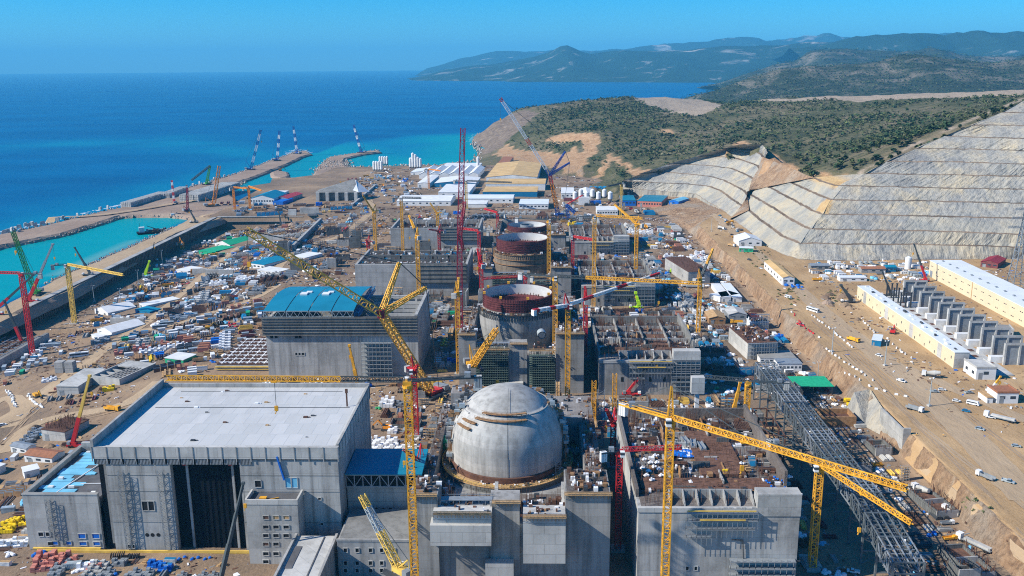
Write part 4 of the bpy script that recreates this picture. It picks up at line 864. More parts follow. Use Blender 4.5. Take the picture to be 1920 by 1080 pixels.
def open_reactor(c, zr, ring_h, label, n, low, R=24.6):
    t = thing('reactor_building', label, 'reactor', (c[0], c[1], 0)); mark(c[0], c[1]-28, ['ringed reactor nearest the dome', 'second open-topped reactor', 'lowest open-topped reactor'][n-2])
    reactor_block(t, c[0], c[1]-71, top=[0, 0, 40, 34, 22][n], mid=[0, 0, 30, 26, 20][n], low=[0, 0, 14, 12, 8][n])
    b = MB(); b.lathe([(R-.5, low), (R-.5, zr)], 72, (c[0], c[1], 0)); part(b, 'steel_liner', 'liner', t, smooth=True)
    b = MB(); b.lathe([(R-4.5, zr-9), (R-.55, zr-9), (R-.55, zr-7.6), (R-4.5, zr-7.6), (R-4.5, zr-9)], 64, (c[0], c[1], 0)); b.lathe([(R-4.4, zr-22), (R-4.4, zr-9)], 64, (c[0], c[1], 0)); part(b, 'inner_ring', 'maroon', t)
    b = MB(); r = random.Random(n+5)
    for k in range(60): a = 2*math.pi*k/60; x, y = c[0]+(R-2.5)*math.cos(a), c[1]+(R-2.5)*math.sin(a); b.bar((x, y, zr-7.6), (x, y, zr-7.6+r.uniform(.5, 2.2)), r.uniform(.3, 1.2))
    part(b, 'starter_bars', 'rebar', t)
    b = MB(); b.lathe([(R, zr-ring_h), (R, zr), (R-.5, zr)], 72, (c[0], c[1], 0))
    for k in range(144):
        a = 2*math.pi*k/144; x, y = c[0]+(R+.35)*math.cos(a), c[1]+(R+.35)*math.sin(a); b.bar((x, y, zr-ring_h), (x, y, zr+1.0), .22)
    for j in range(int(ring_h/1.6)): z = zr-ring_h+1.6*j+.5; b.lathe([(R+.05, z), (R+.6, z), (R+.6, z+.25)], 72, (c[0], c[1], 0))
    part(b, 'reinforcement_ring', 'maroon', t)
    b = MB(); b.lathe([(R-.2, 2), (R+.2, zr-ring_h-26), (R+2.6, zr-ring_h-13), (R+3.1, zr-ring_h-4), (R+2.6, zr-ring_h-1), (R, zr-ring_h)], 72, (c[0], c[1], 0)); w = part(b, 'containment_wall', 'concrete_react' if n == 2 else 'ring_wall', t)
    b = MB()
    for z in ((zr-ring_h-1.2,) if n == 2 else (zr-ring_h-1.2, zr-ring_h-6, zr-ring_h-11)): gallery(b, c, R+2.7, z, 1.3, n=60)
    for k in range(90):
        a = 2*math.pi*k/90; x, y = c[0]+(R+3.6)*math.cos(a), c[1]+(R+3.6)*math.sin(a); b.bar((x, y, zr-ring_h-5), (x, y, zr-ring_h+.6), .5 if n == 2 else .3)
    sub(b, 'ring_gallery', 'steel_dark' if n == 2 else 'plywood', w, t)
    b = MB(); r = random.Random(n)
    for k in range(40):
        a = r.uniform(math.pi, 2*math.pi); q = R+3.2; z = zr-ring_h-r.choice([.8, .8]); x, y = c[0]+q*math.cos(a), c[1]+q*math.sin(a); s = r.uniform(.5, 1.5); b.box(x-s, y-.6, z, x+s, y+.6, z+r.uniform(.4, 2), r.randrange(5))
    sub(b, 'gallery_load', DECK, w, t)
    b = MB()
    for k in range(8):
        a = 2*math.pi*k/8+.3; x, y = c[0]+R*math.cos(a), c[1]+R*math.sin(a); b.box(x-.9, y-.9, zr+.6, x+.9, y+.9, zr+2.2)
    if n == 2: part(b, 'rim_clamp', 'crane_yellow', t)
    b = MB(); b.lathe([(R-6, low+10), (R-.6, low+10), (R-.6, low+11), (R-6, low+11)], 60, (c[0], c[1], 0)); b.lathe([(8, low), (8, low+17), (7, low+17)], 30, (c[0], c[1], 0)); part(b, 'inner_structure', 'steel_grey', t)
    return t
r2 = open_reactor((-12.3, 627), 50, 9, 'open-topped reactor ring with yellow rim clamps behind the concrete dome', 2, 22)
open_reactor((-11.7, 849), 48, 11, 'open-topped rust-red reactor ring second beyond the concrete dome', 3, 22)
open_reactor((-9.5, 1071), 22, 6, 'lowest and farthest open-topped reactor ring', 4, 5, 23)
b = MB(); b.cyl((4, 594, 30), (4.6, 590, 29), 2.9, n=24, caps=False); b.cyl((4.1, 593.6, 30), (4.6, 590.2, 29), 2.3, n=24); part(b, 'airlock_tube', 'galv', r2)
# ================================================================ auxiliary blocks on the right of each reactor
def aux_block(y0, y1, H, label, phrase, n, x0=41., x1=105.):
    t = thing('auxiliary_building', label, 'building', ((x0+x1)/2, y0, 0)); mark(x1-20, y0, phrase)
    fl = H-7
    b = MB(); b.box(x0, y0, 0, x1, y1, fl); part(b, 'wall', 'concrete_hall' if n == 1 else 'concrete_react', t)
    b = MB(); b.box(x1-1.2, y0+20, fl, x1, y1, H); b.box(x0, y1-1.2, fl, x1-1.2, y1, H-2); b.box(x0, y0+10, fl, x0+1.2, y1-1.2, H-3.5); part(b, 'side_wall', 'deck_brown' if n == 1 else 'concrete_dark', t)
    b = MB(); b.box(x1-17, y0-.3, fl-3, x1+.2, y0+6, H-.5); b.box(x0-.3, y0-.3, fl-1.5, x1-17, y0+1.4, fl+.4); part(b, 'front_upstand', 'concrete_pale', t)
    b = MB(); b.box(x0+1.3, y0+1.5, fl+.01, x1-1.3, y1-1.3, fl+.06); part(b, 'deck', 'deck_brown', t)
    # bays behind the front edge
    b = MB(); k = 6; w = (x1-17-x0-14)/k
    for i in range(k+1):
        x = x0+13+w*i; b.hexa([(x, y0+2, fl), (x+.5, y0+2, fl), (x+.5, y0+9, fl), (x, y0+9, fl), (x, y0+2.5, fl+1.2), (x+.5, y0+2.5, fl+1.2), (x+.5, y0+9, fl+4), (x, y0+9, fl+4)])
    b.box(x0+13, y0+9, fl, x1-17, y0+9.6, fl+4)
    for i in range(1, 4): b.box(x0+2, y0+24+i*(y1-y0-30)/4, fl, x1-2, y0+24.7+i*(y1-y0-30)/4, fl+(3.2 if n > 1 else 1.2))
    for i in range(1, 4): b.box(x0+i*(x1-x0)/4, y0+26, fl, x0+.7+i*(x1-x0)/4, y1-2, fl+(4. if n > 1 else 1.4))
    part(b, 'partition_wall', 'concrete', t)
    b = MB(); b.box(x0+30, y0+28, fl+.05, x1-15, y1-22, fl+1.7); b.box(x0+3, y0+16, fl+.05, x1-6, y0+26, fl+.9)
    part(b, 'rebar_mat', 'rebar', t)
    b = MB(); posts(b, x0+2, x1-2, y0+2, y0+14, fl, 5, 120, n); posts(b, x0+2, x1-2, y0+15, y1-2, fl, 5.5 if n > 1 else 4, 520, n+20, .16)
    for i in range(4): posts(b, x0+5+i*14, x0+9+i*14, y1-20, y1-3, fl, 7, 60, n+40+i)
    part(b, 'starter_bars', 'rebar', t)
    b = clutter_mesh(x0+2, x1-3, y0+12, y1-3, fl+.06, 420, n+60, 2.8, 1.5); part(b, 'deck_formwork', DECK, t)
    rr = random.Random(n+90)
    for i in range(16):
        x, y, l, h = rr.uniform(x0+3, x1-16), rr.uniform(y0+14, y1-12), rr.uniform(3, 11), rr.uniform(1.2, 4.2); b = MB()
        b.box(x, y, fl+.06, x+(l if i % 2 else .5), y+(.5 if i % 2 else l), fl+h); part(b, 'short_wall', ['concrete', 'formwork', 'plywood', 'concrete_pale'][i % 4], t)
    # scaffold hung on the front
    b = MB(); xs0, xs1 = x0+19, x1-17
    for j, z in enumerate((fl-1, fl-4.2, fl-8, fl-11.5)):
        e = [0, 0, -1, -18][j]
        b.box(xs0, y0-2.6, z, xs1+e, y0-.5, z+.25); m = int((xs1+e-xs0)/2)
        for i in range(m+1): b.bar((xs0+2*i, y0-2.5, z-3.3), (xs0+2*i, y0-2.5, z+1.4), .12)
        for h in (.7, 1.3): b.bar((xs0, y0-2.5, z+h), (xs1+e, y0-2.5, z+h), .15)
    part(b, 'front_scaffold', 'steel_grey', t)
    b = MB(); b.box(x0+19, y0-2.9, fl+.2, x1-18, y0-2.65, fl+.7); b.box(x0+24, y0-2.9, fl-3.7, x1-22, y0-2.65, fl-3.2); part(b, 'yellow_guard_board', 'crane_pale', t)
    if n == 1:
        for u in (1359, 1369, 1383, 1393, 1412, 1425): win_front(t, u-2, 955-3, u+3, 960, y0)
        for u in (1286, 1302): win_front(t, u, 1062, u+5, 1069, y0)
        b = MB(); p = [Py(1372, 1012, y0-.6), Py(1393, 1013, y0-.6), Py(1394, 1050, y0-.6), Py(1500, 1052, y0-.6)]
        for a, q in zip(p[:-1], p[1:]): b.bar(a, q, .35)
        part(b, 'wall_pipe', 'steel_dark', t)
        for i in range(3): b = MB(); z = 13-i*3.2; b.box(x1-27, y0-3, z, x1-1, y0-.2, z+.4); [b.bar((x1-27+2.5*k, y0-2.9, z-3), (x1-27+2.5*k, y0-2.9, z+1.5), .15) for k in range(11)]; part(b, 'lower_platform', 'steel_grey', t)
    else:
        for i in range(5): x = x0+14+9*i; b = MB(); b.box(x, y0-.12, fl-14, x+1.6, y0-.02, fl-11); part(b, 'window', 'dark_opening', t)
        b = MB()
        for i in range(7): b.bar((x1-18+3*i, y0-2, 0), (x1-18+3*i, y0-2, fl+3), .2); b.bar((x1-18, y0-2, 3+3.4*i), (x1, y0-2, 3+3.4*i), .25)
        for z in range(3, int(fl)+3, 3): b.box(x1-18, y0-2.2, z, x1, y0-.3, z+.2)
        part(b, 'corner_scaffold', 'steel_grey', t)
    return t
aux_block(331, 428, 42, 'wide concrete block topped with bars and sacks behind the tall yellow tower crane', 'sack-covered concrete block', 1)
aux_block(553, 642, 30, 'bar-topped concrete block in shade right of the ringed reactor', 'shaded bar-topped block', 2)
aux_block(775, 860, 25, 'low bar-topped concrete block right of the second open reactor', 'low bar-topped block', 3)
aux_block(997, 1080, 22, 'farthest low concrete block right of the lowest reactor ring', 'farthest concrete block', 4)
# ================================================================ further turbine halls
def hall_two():
    X0, X1, Y0, Y1, H = -184., -80., 590., 662., 43.
    t = thing('turbine_hall', 'half-roofed concrete hall with bright blue vaulted roof sheets', 'hall', ((X0+X1)/2, Y0, 0)); mark(-135, 588, 'blue-vaulted hall')
    b = MB(); b.box(X0, Y0, 0, X1, Y0+2, 29); b.box(X0, Y0+2, 0, X0+2, Y1, H-3); b.box(X1-2, Y0+2, 0, X1, Y1, H); b.box(X0+2, Y1-2, 0, X1-2, Y1, H-4); part(b, 'wall', 'concrete_hall', t)
    b = MB(); b.box(X0-1.8, Y0-1.6, 29.3, X1+.2, Y0+1.9, H-1); 
    for i in range(7): b.box(X0-2.2, Y0-2.2, 29.6+i*2, X1+.3, Y0-1.6, 29.8+i*2)
    part(b, 'scaffold_cladding', 'scaffold_wall', t)
    b = MB(); b.box(X0+2, Y0+2, 22, X1-2, Y1-2, 24); part(b, 'floor', 'concrete_dark', t)
    xs = X0+(X1-X0)*.60; n = 4
    for i in range(n):
        a, c = X0-.5+(xs-X0)*i/n, X0-.5+(xs-X0)*(i+1)/n-.7; b = MB(); m = 14
        pts = [(Y0+(Y1-Y0)*k/m, H+1.3+5.2*math.sin(math.pi*(.12+.80*k/m))) for k in range(m+1)]
        for (ya, zA), (yb, zB) in zip(pts[:-1], pts[1:]): b.hexa([(a, ya, zA), (c, ya, zA), (c, yb, zB), (a, yb, zB), (a, ya, zA+.3), (c, ya, zA+.3), (c, yb, zB+.3), (a, yb, zB+.3)])
        r = part(b, 'roof_vault', 'blue_roof', t); q = MB(); z0, z1 = H-.8, pts[0][1]
        for y in (Y0-.2, Y0+22):
            q.bar((a, y, z0), (c, y, z0), .35); q.bar((a, y, z1), (c, y, z1), .35)
            for k in range(6): xa_, xb_ = a+(c-a)*k/6, a+(c-a)*(k+1)/6; q.bar((xa_, y, z0 if k % 2 else z1), (xb_, y, z1 if k % 2 else z0), .25)
            q.bar((a, y, z0), (a, y, z1), .4)
        sub(q, 'truss', 'galv', r, t)
        if i in (1, 2): q = MB(); q.box(a+2, Y0+30, pts[5][1]+.4, a+7, Y0+36, pts[6][1]+1.2); q.box(a+5, Y0+37, pts[6][1]+.3, a+9, Y0+40, pts[7][1]+1); sub(q, 'sheet_stack', 'white_panel', r, t)
    b = MB()
    for i in range(6): y = Y0+8+i*11; b.box(xs+1, y, H-9, X1-2.2, y+1.6, H-7); b.box(xs+14, y, 24, xs+15.4, y+1.5, H-9)
    for i in range(4): b.box(xs+2+i*10, Y1-8, 24, xs+3.4+i*10, Y1-7, H-5)
    for i in range(3): b.bar((xs+1, Y1-3, H-5-3.2*i), (X1-2, Y1-3, H-5-3.2*i), .5)
    part(b, 'roof_beam', 'concrete_pale', t)
    b = MB(); b.lattice((xs, Y0+2, H), (xs, Y1-2, H+2), 3, bay=4, ct=.4, bt=.25); part(b, 'edge_truss', 'blue_steel', t)
    for q in [(507, 622, 513, 634), (515, 622, 521, 634), (553, 622, 559, 634), (560, 622, 566, 634), (554, 661, 558, 666), (560, 661, 564, 666), (566, 661, 571, 666)]: win_front(t, *q, Y0)
    b = MB(); x0, x1 = xa(678, 650, Y0), xa(735, 650, Y0)
    for i in range(9): b.box(x0, Y0-3.4, 3*i, x1, Y0-.3, 3*i+.25)
    for i in range(9): x = x0+(x1-x0)*i/8; b.bar((x, Y0-3.3, 0), (x, Y0-3.3, 28), .22); 
    part(b, 'front_scaffold', 'steel_grey', t)
hall_two()
def hall_low(X0, X1, Y0, Y1, H, label, phrase, seed):
    t = thing('turbine_hall', label, 'hall', ((X0+X1)/2, Y0, 0)); mark((X0+X1)/2, Y0, phrase)
    b = MB(); b.box(X0, Y0, 0, X1, Y0+2, H); b.box(X0, Y0+2, 0, X0+2, Y1, H); b.box(X1-2, Y0+2, 0, X1, Y1, H); b.box(X0+2, Y1-2, 0, X1-2, Y1, H-2); part(b, 'wall', 'concrete', t)
    b = MB(); xm = X0+(X1-X0)*.55; b.box(xm, Y0-2, H*.42, X1-1, Y0-.3, H+.6)
    for i in range(5): b.box(xm-.4, Y0-2.6, H*.45+i*H*.13, X1-.6, Y0-2, H*.45+.3+i*H*.13)
    part(b, 'scaffold_cladding', 'scaffold_wall', t)
    dp = 9 if seed > 32 else 3; b = MB(); b.box(X0+2, Y0+2, 0, X1-2, Y1-2, H-dp); part(b, 'floor', 'concrete_dark' if dp > 5 else 'deck_brown', t)
    b = MB(); n = 7
    for i in range(n):
        x = X0+6+(X1-X0-12)*i/(n-1)
        for j in range(3): y = Y0+14+j*22; b.box(x, y, H-dp, x+1.6, y+5, H-1+(i*j) % 3)
    part(b, 'column', 'concrete_pale', t)
    b = MB()
    for i in range(5): y = Y0+10+i*13; b.box(X0+3, y, H-dp, X1-3, y+.6, H-dp+2+(i % 3))
    part(b, 'formwork_wall', 'formwork', t)
    b = MB(); posts(b, X0+3, X1-3, Y0+3, Y1-3, H-dp, 9 if dp > 5 else 4, 420, seed, .2); part(b, 'starter_bars', 'rebar', t)
    b = clutter_mesh(X0+3, X1-5, Y0+4, Y1-5, H-dp, 260, seed+1, 4, 2); part(b, 'deck_formwork', ['rust', 'blue_steel', 'steel_grey', 'white_bag', 'concrete'], t)
hall_low(-166, -62, 812, 886, 30, 'unroofed concrete hall with scaffold behind the blue-vaulted hall', 'unroofed hall', 31)
hall_low(-168, -64, 1035, 1108, 24.5, 'low unfinished concrete hall farthest along the left row', 'low unfinished hall', 37)
# ================================================================ generic sheds placed by ground points in the picture
def frame_of(A, B, C, z=None):
    a, b_, c = [(PG(*q) if z is None else Pz(q[0], q[1], z)) for q in (A, B, C)]
    ux = (b_-a)[:2]; lx = float(np.linalg.norm(ux)); ux /= lx; nn = np.array([-ux[1], ux[0]]); d = (c-a)[:2]; ly = float(d @ nn)
    return a, math.atan2(ux[1], ux[0]), lx, ly
def lp(b, name, mats, parent, **kw):          # part given in the thing's own coordinates
    o = b.build(name, mats, None, loc=(0, 0, 0), **kw); o.parent = parent; return o
def shed(name, label, A, B, C, h, wall='white_panel', roof='roof_sheet', style='gable', cat='shed', wins=4, rise=.16, side=0, door=True, z=None, phrase=None, ly=None, deep=None):
    a, rz, lx, dy = frame_of(A, B, C, z); dy = ly or dy
    t = thing(name, label, cat, a, rz=rz); mark(a[0], a[1], phrase) if phrase else None
    b = MB(); b.box(0, 0, -.5, lx, dy, h)
    if style == 'gable':
        rs = lx*rise if lx <= dy else dy*rise
        if lx <= dy: b.tri((0, .02, h), (lx, .02, h), (lx/2, .02, h+rs)); b.tri((lx, dy-.02, h), (0, dy-.02, h), (lx/2, dy-.02, h+rs))
        else: b.tri((.02, dy, h), (.02, 0, h), (.02, dy/2, h+rs)); b.tri((lx-.02, 0, h), (lx-.02, dy, h), (lx-.02, dy/2, h+rs))
    lp(b, 'wall', wall, t)
    b = MB(); e = .4
    if style == 'gable':
        if lx <= dy:
            for s in (0, 1):
                x0, x1 = (-e, lx/2) if s == 0 else (lx+e, lx/2); zA = h-e*rs/(lx/2)+.1
                b.hexa([(x0, -e, zA), (x1, -e, h+rs+.1), (x1, dy+e, h+rs+.1), (x0, dy+e, zA), (x0, -e, zA+.2), (x1, -e, h+rs+.3), (x1, dy+e, h+rs+.3), (x0, dy+e, zA+.2)])
        else:
            for s in (0, 1):
                y0, y1 = (-e, dy/2) if s == 0 else (dy+e, dy/2); zA = h-e*rs/(dy/2)+.1
                b.hexa([(-e, y0, zA), (lx+e, y0, zA), (lx+e, y1, h+rs+.1), (-e, y1, h+rs+.1), (-e, y0, zA+.2), (lx+e, y0, zA+.2), (lx+e, y1, h+rs+.3), (-e, y1, h+rs+.3)])
    else:
        b.box(-.3, -.3, h+.01, lx+.3, dy+.3, h+.45)
        if style == 'parapet': b.box(-.3, -.3, h+.46, lx+.3, .3, h+1.2); b.box(-.3, .3, h+.46, .3, dy+.3, h+1.2); b.box(lx-.3, .3, h+.46, lx+.3, dy+.3, h+1.2)
    lp(b, 'roof', roof, t)
    for i in range(wins):
        x = lx*(i+.5)/wins; w = min(1.6, lx/wins*.3); b = MB(); b.box(x-w, -.06, h*.45, x+w, .05, h*.72); lp(b, 'window', 'glass_dark', t)
    for i in range(side):
        y = dy*(i+.5)/side; w = min(1.5, dy/side*.28); b = MB(); b.box(-.06, y-w, h*.35, .05, y+w, h*.62); lp(b, 'window', 'glass_dark', t)
    if door: b = MB(); b.box(lx*.12, -.08, 0, lx*.12+min(3, lx*.2), .04, h*.62); lp(b, 'door', 'steel_grey', t)
    return t, lx, dy, h
# ---- the terrace on the right
def terrace():
    t, lx, ly, h = shed('workshop_hall', 'long narrow cream hall with pale roof beside the bare concrete frames', (1787, 690), (1815, 690), (1607, 559), 10.5, 'cream', 'roof_sheet', 'flat', 'hall', wins=0, door=False, phrase='long narrow cream hall')
    for i in range(22):
        y = ly*(i+.5)/22; b = MB(); zz = 1.0 if i % 2 else 5.2; b.box(-.07, y-.55, zz, .05, y+.55, zz+1.9); lp(b, 'window', 'glass_dark', t)
    for i in range(4):
        y = ly*(.12+.26*i); b = MB(); b.box(-.09, y-3.2, .2, .05, y+3.2, 9.8); lp(b, 'sliding_door', 'concrete_pale', t)
    b = MB(); b.box(.1, -.1, 0, lx-.1, .02, h-.3); lp(b, 'end_wall', 'concrete_pale', t)
    r = random.Random(4)
    for i in range(18):
        y = ly*(i+.5)/18; x = r.uniform(1.5, lx-3.5); b = MB(); b.box(x, y, h+.46, x+r.uniform(1, 2.2), y+r.uniform(1, 5), h+.9+r.random()); lp(b, 'roof_vent', 'white_panel' if i % 3 else 'steel_dark', t)
    t, lx, ly, h = shed('workshop_hall', 'larger cream hall with grey roof near the foot of the rock slope', (1920, 614), (1992, 614), (1750, 517), 14.5, 'cream', 'roof_sheet', 'flat', 'hall', wins=0, door=False, phrase='larger cream hall')
    for i in range(14):
        y = ly*(i+.5)/14; b = MB(); [b.box(-.07, y-2+k*2.6, zz, .05, y-.4+k*2.6, zz+.7) for k in (0, 1) for zz in (3.5, 10)]; lp(b, 'window', 'steel_dark', t)
    b = MB(); b.box(-.2, ly*.5-.5, 0, .06, ly*.5+.5, h); lp(b, 'rain_pipe', 'timber', t)
    b = MB(); b.box(-.1, ly-8, 0, .05, ly-3, 6); lp(b, 'door', 'steel_grey', t)
    for i in range(12):
        y = ly*(i+.5)/12; b = MB(); b.box(lx*.3, y, h+.46, lx*.3+1.6, y+2, h+1.4); lp(b, 'roof_vent', 'steel_grey', t)
    # transformer walls: a row of concrete frames
    F = [(1880, 684.5), (1857.8, 669), (1836.7, 653.3), (1814.4, 640), (1793.3, 626.7), (1774.4, 614.4), (1756.7, 602.2), (1740, 591), (1722.2, 580), (1707.8, 569), (1692.2, 558)]
    a = PG(*F[0]); c = PG(*F[-1]); d = (c-a)[:2]; d /= np.linalg.norm(d); rz = math.atan2(d[1], d[0])-math.pi/2
    proto = None; spots = [PG(*q) for q in F]
    for i, p in enumerate(spots):
        if proto is None:
            t = thing('blast_wall', '', 'concrete frame', p, 'row of concrete frames on the terrace', rz); w, h = 19.5, 15.
            b = MB()
            for x in (0, w/2-.6, w-1.2): b.box(x, -.6, -.4, x+1.2, 1.4, h)
            b.box(1.2, -.6, h-1.2, w/2-.6, 1.4, h); b.box(w/2+.6, -.6, h-1.2, w-1.2, 1.4, h); lp(b, 'frame', 'concrete_pale', t)
            for x in (1.2, w/2+.6): b = MB(); b.box(x, .3, 0, x+w/2-1.8, .7, h-1.2); lp(b, 'infill_panel', 'steel_grey', t)
            b = MB(); b.box(-6.5, 3.5, -.4, 4, 7.5, 4.6); b.box(5, 4.5, -.4, 11, 7, 3); lp(b, 'plinth', 'white_panel', t); proto = t
        else: t = copy_tree(proto); t.location = p; 
        o = ['first', 'second', 'third', 'fourth', 'fifth', 'sixth', 'seventh', 'eighth', 'ninth', 'tenth', 'last'][i]
        t['label'] = f'bare grey concrete frame, {o} of the row counted from the small white block'
    mark(spots[0][0], spots[0][1], 'nearest concrete frame'); mark(spots[-1][0], spots[-1][1], 'last concrete frame')
    b = MB(); n = np.array([d[1], -d[0]]); q0 = spots[0][:2]-n*14-d*22; q1 = spots[-1][:2]-n*14+d*8
    b.prism([tuple(q0-n*2), tuple(q0+n*11), tuple(q1+n*11), tuple(q1-n*2)], 11.6, 12.75); o = b.build('concrete_apron', 'concrete_pale'); o['kind'] = 'structure'
    b = MB(); r = random.Random(8)
    for i in range(14): s = 10+i*13.; q = q0+d*s+n*r.uniform(1, 6); b.hexa([(*(q), 12.78), (*(q+n*3.4), 12.78), (*(q+n*3.4+d*5), 12.78), (*(q+d*5), 12.78), (*(q), 12.9), (*(q+n*3.4), 12.9), (*(q+n*3.4+d*5), 12.9), (*(q+d*5), 12.9)])
    o = b.build('apron_pits', 'rust'); o['kind'] = 'structure'
    for i in range(9):
        q = spots[-1][:2]+n*(-15+4*(i % 3))-d*(4+(i//3)*16); t = thing('steel_column', f'dark bare steel column, {["first","second","third","fourth","fifth","sixth","seventh","eighth","ninth"][i]} nearest the last concrete frame', 'column', (q[0], q[1], 12), 'dark steel columns'); b = MB(); b.box(-.5, -.5, 0, .5, .5, 13); b.box(-.8, -.8, 13, .8, .8, 13.5); lp(b, 'shaft', 'steel_dark', t)
    S = shed
    S('site_office', 'small white block with square window at the near end of the frames', (1829, 712), (1866, 712), (1802, 706), 7.5, 'white_panel', 'concrete_pale', 'parapet', 'building', 1, side=2, ly=17, phrase='small white block')
    S('site_office', 'white two-window block with brown roof near the parked lorry', (1868, 757), (1908, 757), (1845, 745), 6.5, 'white_panel', 'brown_roof', 'parapet', 'building', 2, ly=12, phrase='white two-window block')
    S('storage_cabin', 'little white cabin with tan roof beside the two-window block', (1850, 757), (1861, 757), (1836, 744), 3.6, 'white_panel', 'timber', 'flat', 'cabin', 0, ly=11)
    S('site_office', 'grey block with two dark windows behind the concrete frames', (1868, 632), (1899, 634), (1856, 620), 5.5, 'concrete_pale', 'concrete_pale', 'parapet', 'building', 2, ly=14)
    S('storage_shed', 'white and pale blue shed with tan roof beside the haul road', (1467, 535), (1489, 535), (1428, 503), 7, 'white_panel', 'ochre_roof', 'gable', 'shed', 2, side=6, rise=.14, phrase='tan-roofed roadside shed')
    S('site_container', 'half blue half white container beside the row of barrier blocks', (1634, 648), (1651, 650), (1620, 635), 4.2, 'blue_steel', 'roof_sheet', 'flat', 'container', 0, ly=15, phrase='blue-and-white roadside container')
    for i, q in enumerate([((1385, 462), (1428, 462), (1365, 445), 6, 'white_panel', 'roof_sheet', 'white shed with ridge roof at the foot of the lower rock slope'), ((1386, 472), (1412, 473), (1380, 464), 4, 'green_sheet', 'white_panel', 'small green-fronted shed below the white ridge-roofed shed'),
                           ((1615, 512), (1660, 512), (1610, 505), 4, 'concrete', 'brown_roof', 'low brown-roofed shed left of the white silo'), ((1575, 528), (1625, 528), (1573, 523), 3.4, 'white_panel', 'roof_sheet', 'long low white hut behind the far end of the narrow cream hall'),
                           ((1520, 507), (1555, 507), (1517, 500), 4.5, 'concrete_dark', 'steel_grey', 'grey open shelter under the first bench of the slope'), ((1662, 510), (1680, 510), (1660, 504), 4.5, 'blue_steel', 'blue_roof', 'blue-roofed hut beside the white silo'), ((1838, 500), (1870, 504), (1830, 490), 5, 'maroon', 'crane_maroon', 'dark red roofed shed beyond the larger cream hall')]):
        S('storage_shed', q[6], q[0], q[1], q[2], q[3], q[4], q[5], 'flat' if i in (1, 3) else 'gable', 'shed', 3, ly=(9 if i not in (0, 6) else 30))
    p = PG(1702, 504); t = thing('silo', 'white upright silo in front of the rock slope', 'silo', p); b = MB(); b.cyl((0, 0, 0), (0, 0, 11), 3, n=20); lp(b, 'shell', 'white_panel', t, smooth=False); b = MB(); b.cyl((0, 0, 11), (0, 0, 12.4), 3.1, .6, n=20); lp(b, 'cap', 'roof_sheet', t)
    p = PG(1905, 545); t = thing('lattice_pylon', 'tall grey lattice pylon in front of the rock slope', 'pylon', p); H = za(1905, 378, p[1])-12
    b = MB(); b.lattice((0, 0, 0), (0, 0, H*.72), 13, 13, bay=7, ct=.6, bt=.34, w1=3.4); b.lattice((0, 0, H*.72), (0, 0, H), 3.4, 3.4, bay=3, ct=.4, bt=.24, w1=1.4); lp(b, 'lattice_body', 'steel_grey', t)
    for k, w in ((.72, 13), (.82, 11), (.92, 9)): b = MB(); b.lattice((-w, 0, H*k), (w, 0, H*k), 1.6, 1.6, bay=2.5, ct=.3, bt=.2); lp(b, 'cross_arm', 'steel_grey', t)
terrace()
